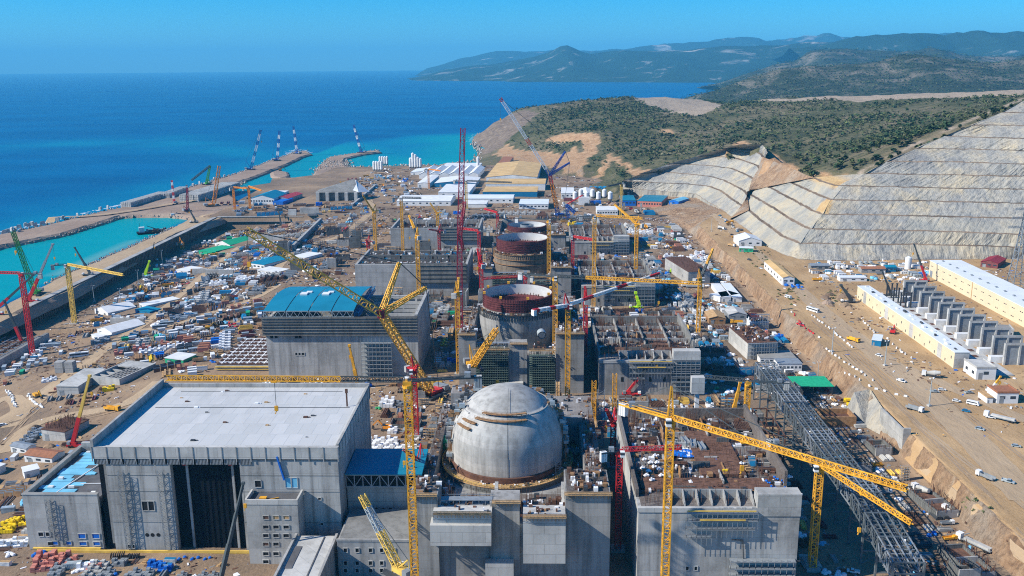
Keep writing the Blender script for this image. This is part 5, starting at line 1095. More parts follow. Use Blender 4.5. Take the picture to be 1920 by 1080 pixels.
# ================================================================ cranes
CRANES = []; mat('crane_gold', (.72, .40, .06), .5, var=.2, scale=.25)
def rope(t, pts, w=.12, name='pendant_line', m='crane_dark'):
    b = MB()
    for p, q in zip(pts[:-1], pts[1:]): b.bar(p, q, w)
    return part(b, name, m, t)
def hook(t, p, ln, big=1.):
    b = MB(); b.bar(p, p-np.array([0, 0, ln]), .14*big); rp = part(b, 'hoist_rope', 'crane_dark', t)
    q = p-np.array([0, 0, ln]); b = MB(); b.box(q[0]-.6*big, q[1]-.4*big, q[2]-1.8*big, q[0]+.6*big, q[1]+.4*big, q[2]); b.bar(q-np.array([0, 0, 1.8*big]), q-np.array([.5*big, 0, 3*big]), .3*big); sub(b, 'hook_block', 'crane_yellow', rp, t)
def horiz(a, b):
    d = np.array([b[0]-a[0], b[1]-a[1], 0.]); return d/np.linalg.norm(d)
def tower_crane(label, at, jib=None, cj=None, col='crane_yellow', w=2.3, style='flat', head=9., jcols=None, luff=None, zb=None, cw='concrete_pale', th=1.1, group=None, hang=None, mcol=None):
    u, v, y = at; P = Py(u, v, y); th *= 1 if y < 420 else 1.4; w *= 1 if y < 420 else 1.08; zt = P[2]; gz = float(G(P[0], P[1])) if zb is None else zb
    t = thing('tower_crane', label, 'tower crane', (P[0], P[1], gz), group); mcol = mcol or col
    b = MB(); b.box(P[0]-3, P[1]-3, gz-.5, P[0]+3, P[1]+3, gz+1.2); part(b, 'foundation', 'concrete', t)
    b = MB(); b.lattice((P[0], P[1], gz+1.2), (P[0], P[1], zt-2), w, bay=w*1.05, ct=.30*th, bt=.17*th); part(b, 'mast', mcol, t)
    b = MB(); b.cyl((P[0], P[1], zt-2), (P[0], P[1], zt-1), w*.75, n=14); b.box(P[0]-w*.6, P[1]-w*.6, zt-1, P[0]+w*.6, P[1]+w*.6, zt+.4); part(b, 'slewing_ring', col, t)
    c0 = P.copy(); tip = Pz(jib[0], jib[1], zt+1) if jib else None
    d = horiz(P, tip) if jib else (horiz(P, luff) if luff is not None else np.array([1., 0, 0])); s = np.array([d[1], -d[0], 0])
    b = MB(); q = P+s*(w*.5+1.0)+d*.8; b.obox = None; b.box(q[0]-.9, q[1]-.9, zt-1.6, q[0]+.9, q[1]+.9, zt+.9); cb = part(b, 'cab', 'crane_white', t)
    b = MB(); b.box(q[0]-.96, q[1]-.96, zt-.5, q[0]+.96, q[1]+.96, zt+.5); sub(b, 'window', 'glass_dark', cb, t)
    if jib:
        ln = np.linalg.norm(tip-P); a = P+np.array([0, 0, 1.0]); b = MB()
        cols = jcols or [0]; mats = [col, 'crane_dark', 'crane_white', 'crane_red']
        b.lattice(a+d*w*.4, np.array([tip[0], tip[1], zt+1.0]), 1.5, 1.7, bay=1.9, ct=.26*th, bt=.15*th, tri=True, cols=cols); part(b, 'jib', mats, t)
        if hang is not None:
            tr = P+d*ln*hang[0]; b = MB(); b.box(tr[0]-1, tr[1]-1, zt-.4, tr[0]+1, tr[1]+1, zt+.1); part(b, 'trolley', col, t); hook(t, tr+np.array([0, 0, -.4]), hang[1])
        cl = 13.
        if cj: e = Pz(cj[0], cj[1], zt+1); cl = float(np.linalg.norm((e-P)[:2])); d2 = horiz(P, e)
        else: d2 = -d
        b = MB(); e = P+d2*cl; s2 = np.array([d2[1], -d2[0], 0])*.8
        for k in (-1, 1): b.bar(P+s2*k+np.array([0, 0, .4]), e+s2*k+np.array([0, 0, .4]), .4, .6)
        n = int(cl/2)
        for k in range(n): b.bar(P+d2*cl*k/n+s2*(1 if k % 2 else -1)+np.array([0, 0, .4]), P+d2*cl*(k+1)/n+s2*(-1 if k % 2 else 1)+np.array([0, 0, .4]), .22)
        b.bar(P+s2*1.1+np.array([0, 0, 1.5]), e+s2*1.1+np.array([0, 0, 1.5]), .12); b.bar(P-s2*1.1+np.array([0, 0, 1.5]), e-s2*1.1+np.array([0, 0, 1.5]), .12)
        part(b, 'counter_jib', col if style == 'head' else 'crane_dark', t)
        for k in range(3):
            b = MB(); q = e-d2*(.4+k*.95); b.hexa([q-s2*1.2-d2*.4+np.array([0, 0, -3.6]), q+s2*1.2-d2*.4+np.array([0, 0, -3.6]), q+s2*1.2+d2*.4+np.array([0, 0, -3.6]), q-s2*1.2+d2*.4+np.array([0, 0, -3.6]), q-s2*1.2-d2*.4+np.array([0, 0, .9]), q+s2*1.2-d2*.4+np.array([0, 0, .9]), q+s2*1.2+d2*.4+np.array([0, 0, .9]), q-s2*1.2+d2*.4+np.array([0, 0, .9])]); part(b, 'counterweight', cw, t)
        b = MB(); q = e-d2*5; b.box(q[0]-1.1, q[1]-1.1, zt+.7, q[0]+1.1, q[1]+1.1, zt+2.4); part(b, 'winch', 'steel_grey', t)
        if style == 'head':
            b = MB(); top = P+np.array([0, 0, head]); b.lattice(P+np.array([0, 0, .4]), top, w*.8, bay=2, ct=.3*th, bt=.16*th, w1=.35); part(b, 'tower_head', col, t)
            rope(t, [top, P+d*ln*.33+np.array([0, 0, 2.6])], .18*th); rope(t, [top, P+d*ln*.72+np.array([0, 0, 2.6])], .18*th); rope(t, [top, e+np.array([0, 0, 1])], .2*th)
    if luff is not None:
        tp = np.array(luff, float); b = MB(); piv = P+np.array([0, 0, .8])+d*1.2; ln = np.linalg.norm(tp-piv)
        b.lattice(piv, tp, 1.6, 1.5, bay=1.9, ct=.28*th, bt=.16*th, w1=.9, cols=jcols or [0], tri=False); part(b, 'luffing_boom', [col, 'crane_dark', 'crane_white', 'crane_red'], t)
        e = P-d*7; 
        if cj: e = Pz(cj[0], cj[1], zt)
        d2 = horiz(P, e); s2 = np.array([d2[1], -d2[0], 0])
        b = MB(); z2 = np.array([0, 0, .4])
        if cj: b.lattice(P+z2, e+z2, 1.8, 1.5, bay=2, ct=.32*th, bt=.2*th, cols=[2, 2, 3, 2, 2, 3])
        else: b.bar(P+z2, e+z2, 2.2, .7)
        part(b, 'counter_jib', [mcol, 'crane_dark', 'crane_white', 'crane_red'], t)
        b = MB(); q = e; b.hexa([q-s2*1.6-d2*1.4+np.array([0, 0, -2.6]), q+s2*1.6-d2*1.4+np.array([0, 0, -2.6]), q+s2*1.6+d2*.6+np.array([0, 0, -2.6]), q-s2*1.6+d2*.6+np.array([0, 0, -2.6]), q-s2*1.6-d2*1.4+np.array([0, 0, .9]), q+s2*1.6-d2*1.4+np.array([0, 0, .9]), q+s2*1.6+d2*.6+np.array([0, 0, .9]), q-s2*1.6+d2*.6+np.array([0, 0, .9])]); part(b, 'counterweight', cw, t)
        hd = P+np.array([0, 0, 8.])-d*2; b = MB(); b.bar(P+d*1.0+s*.9, hd, .3*th); b.bar(P+d*1.0-s*.9, hd, .3*th); b.bar(P-d*3+s*.9, hd, .22*th); b.bar(P-d*3-s*.9, hd, .22*th); part(b, 'a_frame', col, t)
        rope(t, [hd, piv+(tp-piv)*.95], .13*th); hook(t, tp, min(22, max(4, (tp[2]-gz)*.25)))
    return t
TC = tower_crane
TC('tallest yellow tower crane, its yellow-ended jib stretched across the pale roof', (764, 716, 300), (312, 708), (903, 703), w=2.5, jcols=[1, 0, 0, 0], th=1.15, hang=(.55, 9))
TC('yellow hammerhead tower crane with pointed head and white counterweight above the sack-covered block', (1257, 786, 292), (1702, 915), (1163, 754), w=2.5, style='head', head=12., cw='white_panel', th=1.2, hang=(.35, 8))
TC('yellow tower crane in the shaded gap beside the steel pipe rack, jib towards camera', (1537, 874, 346), (1710, 980), (1440, 822), w=2.7, th=1.2, hang=(.5, 14), zb=0)
TC('yellow mast crane rising from the shadow left of the ringed reactor', (857, 548, 592), None, None, luff=Py(860, 520, 596), w=2.6)
for u, v, y, lb in ((1114, 714, 500, 'short bare yellow mast beside the dark steel frames behind the dome block'), (1153, 701, 520, 'stub of a bare yellow mast below the shaded bar-topped block')):
    p = Py(u, v, y); t = thing('tower_mast', lb, 'mast', (p[0], y, 0)); b = MB(); b.lattice((p[0], y, .8), (p[0], y, p[2]), 2.3, bay=2.4, ct=.36, bt=.2); part(b, 'lattice', 'crane_yellow', t); b = MB(); b.box(p[0]-2.5, y-2.5, 0, p[0]+2.5, y+2.5, .8); part(b, 'foundation', 'concrete', t)
TC('small red luffing crane left of the unroofed hall', (690, 455, 900), None, None, 'crane_red', luff=Py(686, 449, 898), w=2.3)
TC('red tower crane standing in the slot between dome block and sack-covered block', (1162, 846, 360), (1278, 838), (1126, 847), 'crane_red', w=2.4, zb=0, cw='white_panel', th=1.1)
TC('small red luffing crane with yellow turntable behind the sack-covered block', (1150, 792, 445), None, None, 'crane_red', luff=Py(1137, 768, 436), w=2.2)
TC('red luffing crane with yellow turntable close to the dome and blue-roofed bridge', (786, 864, 383), None, None, 'crane_red', luff=Py(757, 843, 372), w=2.2, zb=20)
TC('bare red lattice tower between pale hall and dome', (776, 694, 486), None, None, 'crane_red', luff=Py(783, 684, 483), w=2.6)
TC('yellow tower crane behind the pipe rack carrying a grey jib over the steel frames', (1403, 716, 470), (1300, 704), (1480, 716), w=2.3, jcols=[1], cw='concrete_pale')
TC('yellow tower crane touching the ringed reactor, long yellow jib to the road side', (1041, 520, 570), (1314, 531), (972, 511), w=2.5, jcols=[1, 0, 0, 0, 0], cw='white_panel', th=1.2)
TC('yellow mast crane with red and white striped boom beside the ringed reactor', (1065, 573, 548), None, (1000, 584), 'crane_red', luff=Py(1237, 512, 575), w=2.6, jcols=[2, 3, 2, 2, 3, 2, 2, 3], mcol='crane_yellow', th=1.3, cw='white_panel')
TC('yellow tower crane between second and third reactor rings with dark jib', (1029, 413, 790), (1110, 411), (966, 408), w=2.6, jcols=[1], cw='white_panel', th=1.2)
TC('yellow tower crane over the low bar-topped concrete block', (1115, 406, 770), (1205, 409), (1086, 404), w=2.5, th=1.2)
TC('yellow tower crane with raised boom beyond the low bar-topped block', (1194, 420, 830), None, None, luff=Py(1153, 384, 850), w=2.5, th=1.3)
TC('yellow tower crane with raised boom beside the shaded block and the earth bank', (1313, 522, 690), None, None, luff=Py(1337, 466, 700), w=2.4, th=1.2, jcols=[1, 1, 0, 0, 0])
TC('yellow tower crane with steep boom at the far end of the low unfinished hall', (701, 396, 1010), None, None, luff=Py(680, 366, 1005), w=2.6, th=1.4)
TC('thin yellow tower crane in front of the low unfinished hall', (752, 372, 960), (790, 371), (735, 371), w=2.2, th=1.3, jcols=[1])
TC('yellow tower crane with thick raised boom in front of the unroofed hall', (782, 442, 780), None, None, luff=Py(767, 404, 800), w=2.7, th=1.4, jcols=[1, 0, 0, 0])
TC('yellow tower crane with steep boom inside the low unfinished hall', (820, 399, 1060), None, None, luff=Py(806, 380, 1060), w=2.5, th=1.4)
TC('red luffing crane at the corner of the low unfinished hall', (823, 434, 940), None, None, 'crane_red', luff=Py(804, 430, 935), w=2.4, th=1.3)
TC('red tower crane with short jib left of the second reactor ring', (898, 434, 900), (866, 428), (917, 434), 'crane_red', w=2.4, th=1.3)
TC('farthest red tower crane left of the lowest reactor ring', (933, 400, 1120), (908, 391), (948, 402), 'crane_red', w=2.6, th=1.4)
TC('red luffing crane in the gap before the second reactor ring', (902, 495, 720), None, None, 'crane_red', luff=Py(895, 466, 730), w=2.6, th=1.3)
TC('red tower crane lying its jib over the ringed reactor', (985, 519, 690), (905, 522), (1000, 519), 'crane_red', w=2.3, th=1.2)
TC('red tower crane right of the second reactor ring', (1074, 445, 840), (1112, 449), (1062, 443), 'crane_red', w=2.4, th=1.3)
TC('red luffing crane right of the striped-boom crane', (1098, 560, 600), None, None, 'crane_red', luff=Py(1097, 536, 603), w=2.3, th=1.2, zb=10)
TC('red tower crane in the rebar pit by the harbour wall', (40, 514, 690), (-20, 510), (78, 512), 'crane_red', w=2.6, th=1.3)
TC('yellow tower crane at the foot of the dark pile wall', (126, 497, 790), (231, 515), (95, 497), 'crane_pale', w=2.7, th=1.4)
TC('short orange tower standing at the foot of the pile wall', (341, 456, 1130), None, None, 'orange', luff=Py(341, 452, 1130), w=3.5, th=1.3)
TC('thin orange tower crane at the near end of the stacked concrete blocks', (437, 352, 1350), (463, 353), (430, 352), 'orange', w=2.2, th=1.3)
TC('thin orange tower crane beside the blue-roofed site office', (466, 350, 1360), (490, 357), (455, 352), 'orange', w=2.2, th=1.3)
TC('thin yellow tower crane standing among the white sheds', (874, 340, 1330), (960, 342), (850, 338), 'crane_pale', w=2.4, th=1.4, jcols=[1])
TC('thin orange tower crane beside the silos', (803, 318, 1560), (826, 320), (795, 318), 'orange', w=2.2, th=1.3)
TC('yellow crane in front of the batching plant', (1165, 345, 1250), (1140, 349), (1172, 345), 'crane_pale', w=2.4, th=1.4, jcols=[1])
# ---------------------------------------------------------------- crawler cranes
def crawler(label, base, pts, col='crane_yellow', cols=None, mats=None, w=2.6, strut=None, bcol=None, th=1.3, hang=None, z=None, mastk=.4, joint=None, group=None):
    """pts: foot, boom head and (with a luffing jib) the jib tip"""
    B = PG(*base) if len(base) == 2 else np.array(base, float)
    t = thing('crawler_crane', label, 'crawler crane', B, group); bcol = bcol or col
    P = [np.array(p, float) for p in pts]; P = [B+np.array([0, 0, 2.6])]+P
    d = horiz(B, P[-1]); s = np.array([d[1], -d[0], 0])
    def obx(b, c, fx, sy, h, mi=0):
        c = np.asarray(c, float); b.hexa([c-d*fx-s*sy, c+d*fx-s*sy, c+d*fx+s*sy, c-d*fx+s*sy]+[q+np.array([0, 0, h]) for q in (c-d*fx-s*sy, c+d*fx-s*sy, c+d*fx+s*sy, c-d*fx+s*sy)], mi)
    for k in (-1, 1): b = MB(); obx(b, B+s*k*w*1.3, w*1.8, w*.35, 1.5); part(b, 'track', 'steel_dark', t)
    b = MB(); obx(b, B-d*w*.8+np.array([0, 0, 1.5]), w*1.5, w*.8, 1.9); part(b, 'body', bcol, t)
    b = MB(); obx(b, B-d*w*2.5+np.array([0, 0, 1.6]), w*.5, w*1.1, 3.2); part(b, 'counterweight', 'steel_grey', t)
    b = MB(); obx(b, B+d*w*.5+s*w*.9+np.array([0, 0, 1.6]), .9, .8, 2.1); part(b, 'cab', 'crane_white', t)
    mm = mats or [col]
    for i, (p, q) in enumerate(zip(P[:-1], P[1:])):
        b = MB(); b.lattice(p, q, w*(1 if i == 0 else .82), bay=w*1.05, ct=.34*th, bt=.19*th, w1=w*.75, cols=(cols[i] if cols else [0])); part(b, 'boom' if i == 0 else 'jib', mm, t)
    if joint: b = MB(); q = P[1]; b.box(q[0]-1.9, q[1]-1.9, q[2]-2.2, q[0]+1.9, q[1]+1.9, q[2]+2.2); part(b, 'boom_head', joint, t)
    if strut:
        S = [np.array(x, float) for x in strut]
        for x in S: b = MB(); b.lattice(P[1], x, w*.6, bay=w*.9, ct=.3*th, bt=.16*th, w1=w*.3); part(b, 'strut', mm[:1], t)
        rope(t, [P[-1], S[0]], .28*th); rope(t, [S[0], S[-1]], .25*th); rope(t, [S[-1], P[0]-d*w*2], .22*th)
    else:
        hd = B-d*w*2.2+np.array([0, 0, 2+np.linalg.norm(P[1]-P[0])*mastk*.5]); b = MB(); b.bar(P[0]+s*w*.4, hd, .35*th); b.bar(P[0]-s*w*.4, hd, .35*th); b.bar(B-d*w*2.4+np.array([0, 0, 3]), hd, .25*th); part(b, 'back_mast', bcol, t)
        rope(t, [hd, P[1]], .16*th)
    if hang: hook(t, P[-1], hang, 1.4)
    return t
ST = [0, 1, 0, 1, 0, 1, 0]
def onY(u, v, y): return Py(u, v, y)
crawler('giant yellow lattice boom crane reaching over the blue-vaulted hall from beside the dome', (*Pz(807, 742, 0)[:2], 0.), [onY(715, 588, 478), onY(462, 432, 440)], 'crane_gold', w=4.4, th=1.75, strut=[onY(749, 492, 486), onY(799, 539, 500)], bcol='crane_red', hang=16, joint='crane_maroon')
crawler('very tall maroon lattice crane beside the ringed reactor', (float(Py(860, 545, 700)[0]), 700., 0.), [onY(862, 440, 704), onY(868, 240, 712)], 'crane_maroon', w=4.6, th=1.5, strut=[onY(872, 378, 716), onY(869, 470, 718)], hang=None)
crawler('red and white boom crane with blue root in front of the orange-roofed works', (1046, 405), [onY(1031, 328, 1225), onY(938, 184, 1215)], 'crane_blue', mats=['crane_blue', 'crane_red', 'crane_white', 'orange'], cols=[[0, 3, 3, 3, 1], [0, 2, 2, 2, 2, 1, 2, 2, 2, 2, 2, 2, 1]], w=4.6, th=1.7, strut=[onY(1060, 284, 1245), onY(1068, 305, 1250)], hang=26)
HB = [('blue and white boom crane nearest the shore on the outer breakwater', (471, 318), (489, 243), 24), ('blue and white boom crane midway along the outer breakwater', (520, 301), (524, 245), None), ('blue and white boom crane on the outer breakwater head', (557, 288), (550, 236), None), ('blue and white boom crane alone on the inner jetty', (677, 286), (663, 234), None)]
for lb, b0, tp, hg in HB:
    B = Pz(b0[0], b0[1], -4.6); crawler(lb, B, [onY(tp[0], tp[1], B[1]+4)], 'crane_blue', mats=['crane_blue', 'crane_white'], cols=[ST], w=4.4, th=1.9, hang=hg)
B = Pz(387, 346, -4.6); crawler('bright green crane with drooping dark jib behind the stacked blocks', B, [onY(394, 311, B[1]), onY(359, 338, B[1]-30)], 'crane_green', mats=['crane_green', 'crane_dark'], cols=[[0], [1]], w=3.4, th=1.7)
B = Pz(401, 386, -4.6); crawler('orange boom crane standing in front of the stacked concrete blocks', B, [onY(411, 311, B[1]+6)], 'orange', w=5, th=2.)
B = Pz(327, 382, -4.6); crawler('small red crane among the stacked blocks nearest the basin', B, [onY(322, 338, B[1]+2)], 'crane_red', mats=['crane_red', 'crane_white'], cols=[ST], w=2.6, th=1.5)
B = Pz(352, 396, -4.6); crawler('dark red crane on the bank above the dredging barge', B, [onY(351, 352, B[1]+2)], 'crane_maroon', w=2.6, th=1.5)
B = Pz(66, 553, -4); crawler('dark green lattice crane on the harbour bank', B, [onY(24, 434, B[1]-25)], 'crane_green', w=3.6, th=1.4, hang=18)
B = Pz(887, 692, 24); crawler('short yellow lattice crane with hanging ropes behind the dome', (B[0], B[1], 24.), [onY(931, 618, B[1]-45)], 'crane_yellow', w=3.2, th=1.3, hang=30)
B = Pz(748, 1076, 16); crawler('yellow lattice boom leaning over the square-windowed block', (B[0], B[1], 16.), [onY(678, 928, B[1]+14)], 'crane_pale', mats=['crane_pale', 'galv'], cols=[[0, 0, 0, 1, 1, 0]], w=2.6, th=1.2)
B = PG(1047, 412); crawler('blue heavy lifting machine folded up in front of the orange-roofed works', (B[0]+14, B[1]-20, 0.), [onY(1062, 384, B[1]-20), onY(1078, 399, B[1]-24)], 'crane_blue', w=3.6, th=2.)
crawler('small grey boom crane on the far quay beside the inner pool', (467, 372), [onY(464, 352, 1420)], 'crane_dark', w=2.4, th=1.4)
# ---------------------------------------------------------------- mobile cranes with telescopic booms
def mobile(label, base, tip, col, lower=None, z=None, r=.8, yoff=0, ang=None):
    B = (PG(*base) if z is None else Pz(base[0], base[1], z)) if len(base) == 2 else np.array(base, float)
    T = Py(tip[0], tip[1], B[1]+yoff); t = thing('mobile_crane', label, 'mobile crane', B); d = horiz(B, T); s = np.array([d[1], -d[0], 0]); Z = np.array([0, 0, 1.])
    def obx(b, c, fx, sy, h): b.hexa([c-d*fx-s*sy, c+d*fx-s*sy, c+d*fx+s*sy, c-d*fx+s*sy]+[q+Z*h for q in (c-d*fx-s*sy, c+d*fx-s*sy, c+d*fx+s*sy, c-d*fx+s*sy)])
    b = MB(); obx(b, B+Z*.7, 6, 1.35, 1.1); part(b, 'chassis', lower or col, t)
    for k in (-4.4, -2.6, 2.4, 4.2):
        b = MB(); b.cyl(B+d*k+s*1.5+Z*.75, B+d*k-s*1.5+Z*.75, .75, n=12); part(b, 'wheel_pair', 'tyre', t)
    b = MB(); obx(b, B+d*5+Z*1.8, .9, 1.3, 1.3); part(b, 'cab', 'crane_white', t)
    b = MB(); obx(b, B-d*2+Z*1.8, 1.6, 1.2, 1.4); part(b, 'turret', lower or col, t)
    b = MB(); obx(b, B-d*4.6+Z*1.8, .9, 1.4, 1.6); part(b, 'counterweight', 'steel_grey', t)
    f = B-d*2.4+Z*3; b = MB(); v = T-f
    b.bar(f, f+v*.38, r*2.3, r*2.6); bo = part(b, 'boom', lower or col, t); b = MB(); b.bar(f+v*.38, f+v*.7, r*1.8, r*2.); b.bar(f+v*.7, T, r*1.35, r*1.5); b.box(T[0]-r, T[1]-r, T[2]-r*.8, T[0]+r, T[1]+r, T[2]+r*.8); sub(b, 'telescope', col, bo, t)
    hook(t, T, max(3, (T[2]-B[2])*.22))
    return t
mobile('mobile crane with yellow and red telescopic boom behind the blue-roofed annex', (146, 838), (168, 705), 'crane_pale', 'crane_red')
mobile('mobile crane with dark telescopic boom rising before the black hall doors', (424, 1098), (456, 906), 'crane_dark', r=.62, yoff=8)
mobile('mobile crane with plain yellow boom behind the pale roof edge', (664, 728), (655, 648), 'crane_yellow', r=.85)
mobile('mobile crane with bright yellow boom behind the sack-covered block', (1379, 794), (1388, 716), 'crane_yellow', 'crane_yellow', r=.9)
mobile('mobile crane with thin dark boom and red foot behind the sack-covered block', (1184, 742), (1232, 667), 'crane_dark', 'crane_red', r=.55)
mobile('mobile crane with red and grey boom on the harbour bank', (60, 566), (99, 458), 'steel_grey', 'crane_red', z=-4, r=1.)
mobile('mobile crane with dark and red boom in the rebar pit corner', (37, 648), (8, 564), 'crane_dark', 'crane_red', r=.9)
mobile('mobile crane with long dark boom leaning from the picture edge by the harbour', (-6, 590), (62, 516), 'crane_dark', 'crane_red', z=-4, r=.9)
mobile('mobile crane with black boom on the harbour bank beside the pile wall', (165, 517), (140, 464), 'crane_dark', z=-4, r=.8)
mobile('lime green mobile crane at the foot of the pile wall', (277, 518), (280, 490), 'lime', r=1.1)
mobile('thin black crane at the foot of the pile wall far end', (287, 490), (289, 455), 'crane_dark', 'steel_dark', r=.5)
mobile('mobile crane with dark boom on the bank by the dredging barge', (364, 418), (354, 391), 'crane_dark', z=-4, r=.8)
mobile('dark crane post rising between the far white cabins', (524, 424), (521, 388), 'crane_dark', r=.7)
mobile('lime green boom crane on the yard right of the ringed reactor', (1193, 578), (1192, 549), 'lime', r=1.2)
mobile('lime green crane with low boom beside the concrete shed wall', (1262, 512), (1277, 498), 'lime', r=1.)
mobile('red mobile crane between the hut rows and the larger cream hall', (1730, 528), (1714, 458), 'crane_dark', 'crane_red', r=.7)
mobile('dark crane at the far end of the concrete frames', (1664, 556), (1655, 510), 'crane_dark', 'steel_dark', r=.7)
mobile('black low-boom machine beside the white end of the narrow cream hall', (1590, 568), (1577, 535), 'crane_dark', 'steel_dark', r=1.1)
mobile('white and yellow crane lorry near the two-window block', (1868, 735), (1876, 706), 'crane_yellow', 'crane_white', r=.5)
# ================================================================ roads
ribbon('road', [(-20, 800), (30, 780), (75, 742), (150, 690), (215, 640), (270, 610), (330, 560), (400, 500), (450, 462)], [14, 15, 15, 13, 11, 10, 9, 8, 8], 'road_dust')
ribbon('road', [(20, 800), (48, 770), (20, 735), (-20, 760)], 12, 'road_dust')
ribbon('road', [(0, 850), (60, 790), (120, 775), (210, 772), (250, 755), (300, 715)], 11, 'road_dust')
ribbon('road', [(225, 625), (330, 610), (400, 585), (480, 560), (520, 535)], 9, 'road_dust')
ribbon('road', [(520, 505), (540, 480), (560, 465), (640, 445), (700, 395), (690, 370)], 10, 'road_dust')
ribbon('road', [(1330, 400), (1380, 440), (1440, 490), (1500, 545), (1560, 600), (1640, 660), (1740, 740), (1830, 830), (1930, 940)], [9, 10, 12, 14, 16, 17, 18, 18, 18], 'road_dust')
ribbon('road', [(1700, 690), (1800, 735), (1930, 790)], 9, 'road_dust')
ribbon('path', [(1640, 760), (1760, 880), (1930, 1010)], 8, 'terrace_earth')
ribbon('path', [(0, 448), (78, 423), (180, 404), (264, 392), (330, 380), (400, 372)], 8, 'road_dust')
ribbon('path', [(250, 470), (330, 427), (400, 400)], 7, 'road_dust')
for k, l in enumerate([[(1580, 665), (1660, 745), (1760, 830), (1930, 960)], [(1600, 660), (1690, 740), (1800, 830), (1930, 925)], [(1620, 665), (1720, 750), (1830, 850), (1930, 950)], [(1520, 600), (1600, 670), (1700, 780), (1850, 930), (1930, 1030)], [(1690, 700), (1760, 770), (1880, 880), (1930, 915)], [(1760, 740), (1840, 800), (1930, 870)], [(1720, 870), (1800, 940), (1930, 1060)]]):
    for s in (0, 7): ribbon('path', [(u+s, v) for u, v in l], 1.5, 'track_earth' if k % 2 else 'road_dust', dz=.02+.004*k)
for k, l in enumerate([[(0, 830), (60, 770), (140, 700), (220, 640)], [(60, 800), (130, 782), (215, 778), (270, 740)], [(500, 660), (495, 610), (500, 575)]]):
    for s in (0, 6): ribbon('path', [(u+s, v+s*.4) for u, v in l], 1.3, 'track_earth', dz=.03)
# ================================================================ structural steel on the right
def pipe_rack():
    t = thing('pipe_rack', 'long shaded steel pipe rack descending beside the sack-covered block', 'steel rack', (144, 320, 0)); mark(144, 340, 'steel pipe rack')
    x0, x1 = 138, 150; ys = [318, 334, 350, 366, 384, 402, 420, 438, 456, 474, 492, 510, 528, 544]; H = lambda y: 25-6*(y < 360)*(360-y)/45
    for y in ys:
        b = MB(); h = H(y)
        for x in (x0, x1): b.bar((x, y, 0), (x, y, h), .8)
        for k in range(1, 5): b.bar((x0, y, h*k/4), (x1, y, h*k/4), .5); b.bar((x0 if k % 2 else x1, y, h*(k-1)/4), (x1 if k % 2 else x0, y, h*k/4), .35)
        part(b, 'trestle', 'rack_steel', t)
    for i, (a, c) in enumerate(zip(ys[:-1], ys[1:])):
        b = MB()
        for z in (H(a)-7, H(a)):
            for k in range(5): x = x0+(x1-x0)*k/4; b.bar((x, a, z), (x, c, z+H(c)-H(a)), .42)
            for k in range(5): y = a+(c-a)*k/5; b.bar((x0, y, z), (x1, y, z), .32)
        for x in (x0, x1):
            for k in range(4): ya, yb = a+(c-a)*k/4, a+(c-a)*(k+1)/4; b.bar((x, ya, H(a)-(7 if k % 2 else 0)), (x, yb, H(a)-(0 if k % 2 else 7)), .32); b.bar((x, ya, H(a)-7), (x, ya, H(a)), .25)
        part(b, 'gallery_truss', 'rack_steel' if i % 3 else 'steel_grey', t)
        b = MB()
        for k in range(4): x = x0+1.5+k*3; b.cyl((x, a, H(a)-6.2), (x, c, H(c)-6.2), .45+.2*(k % 2), n=8)
        part(b, 'pipe_run', 'steel_dark', t)
pipe_rack()
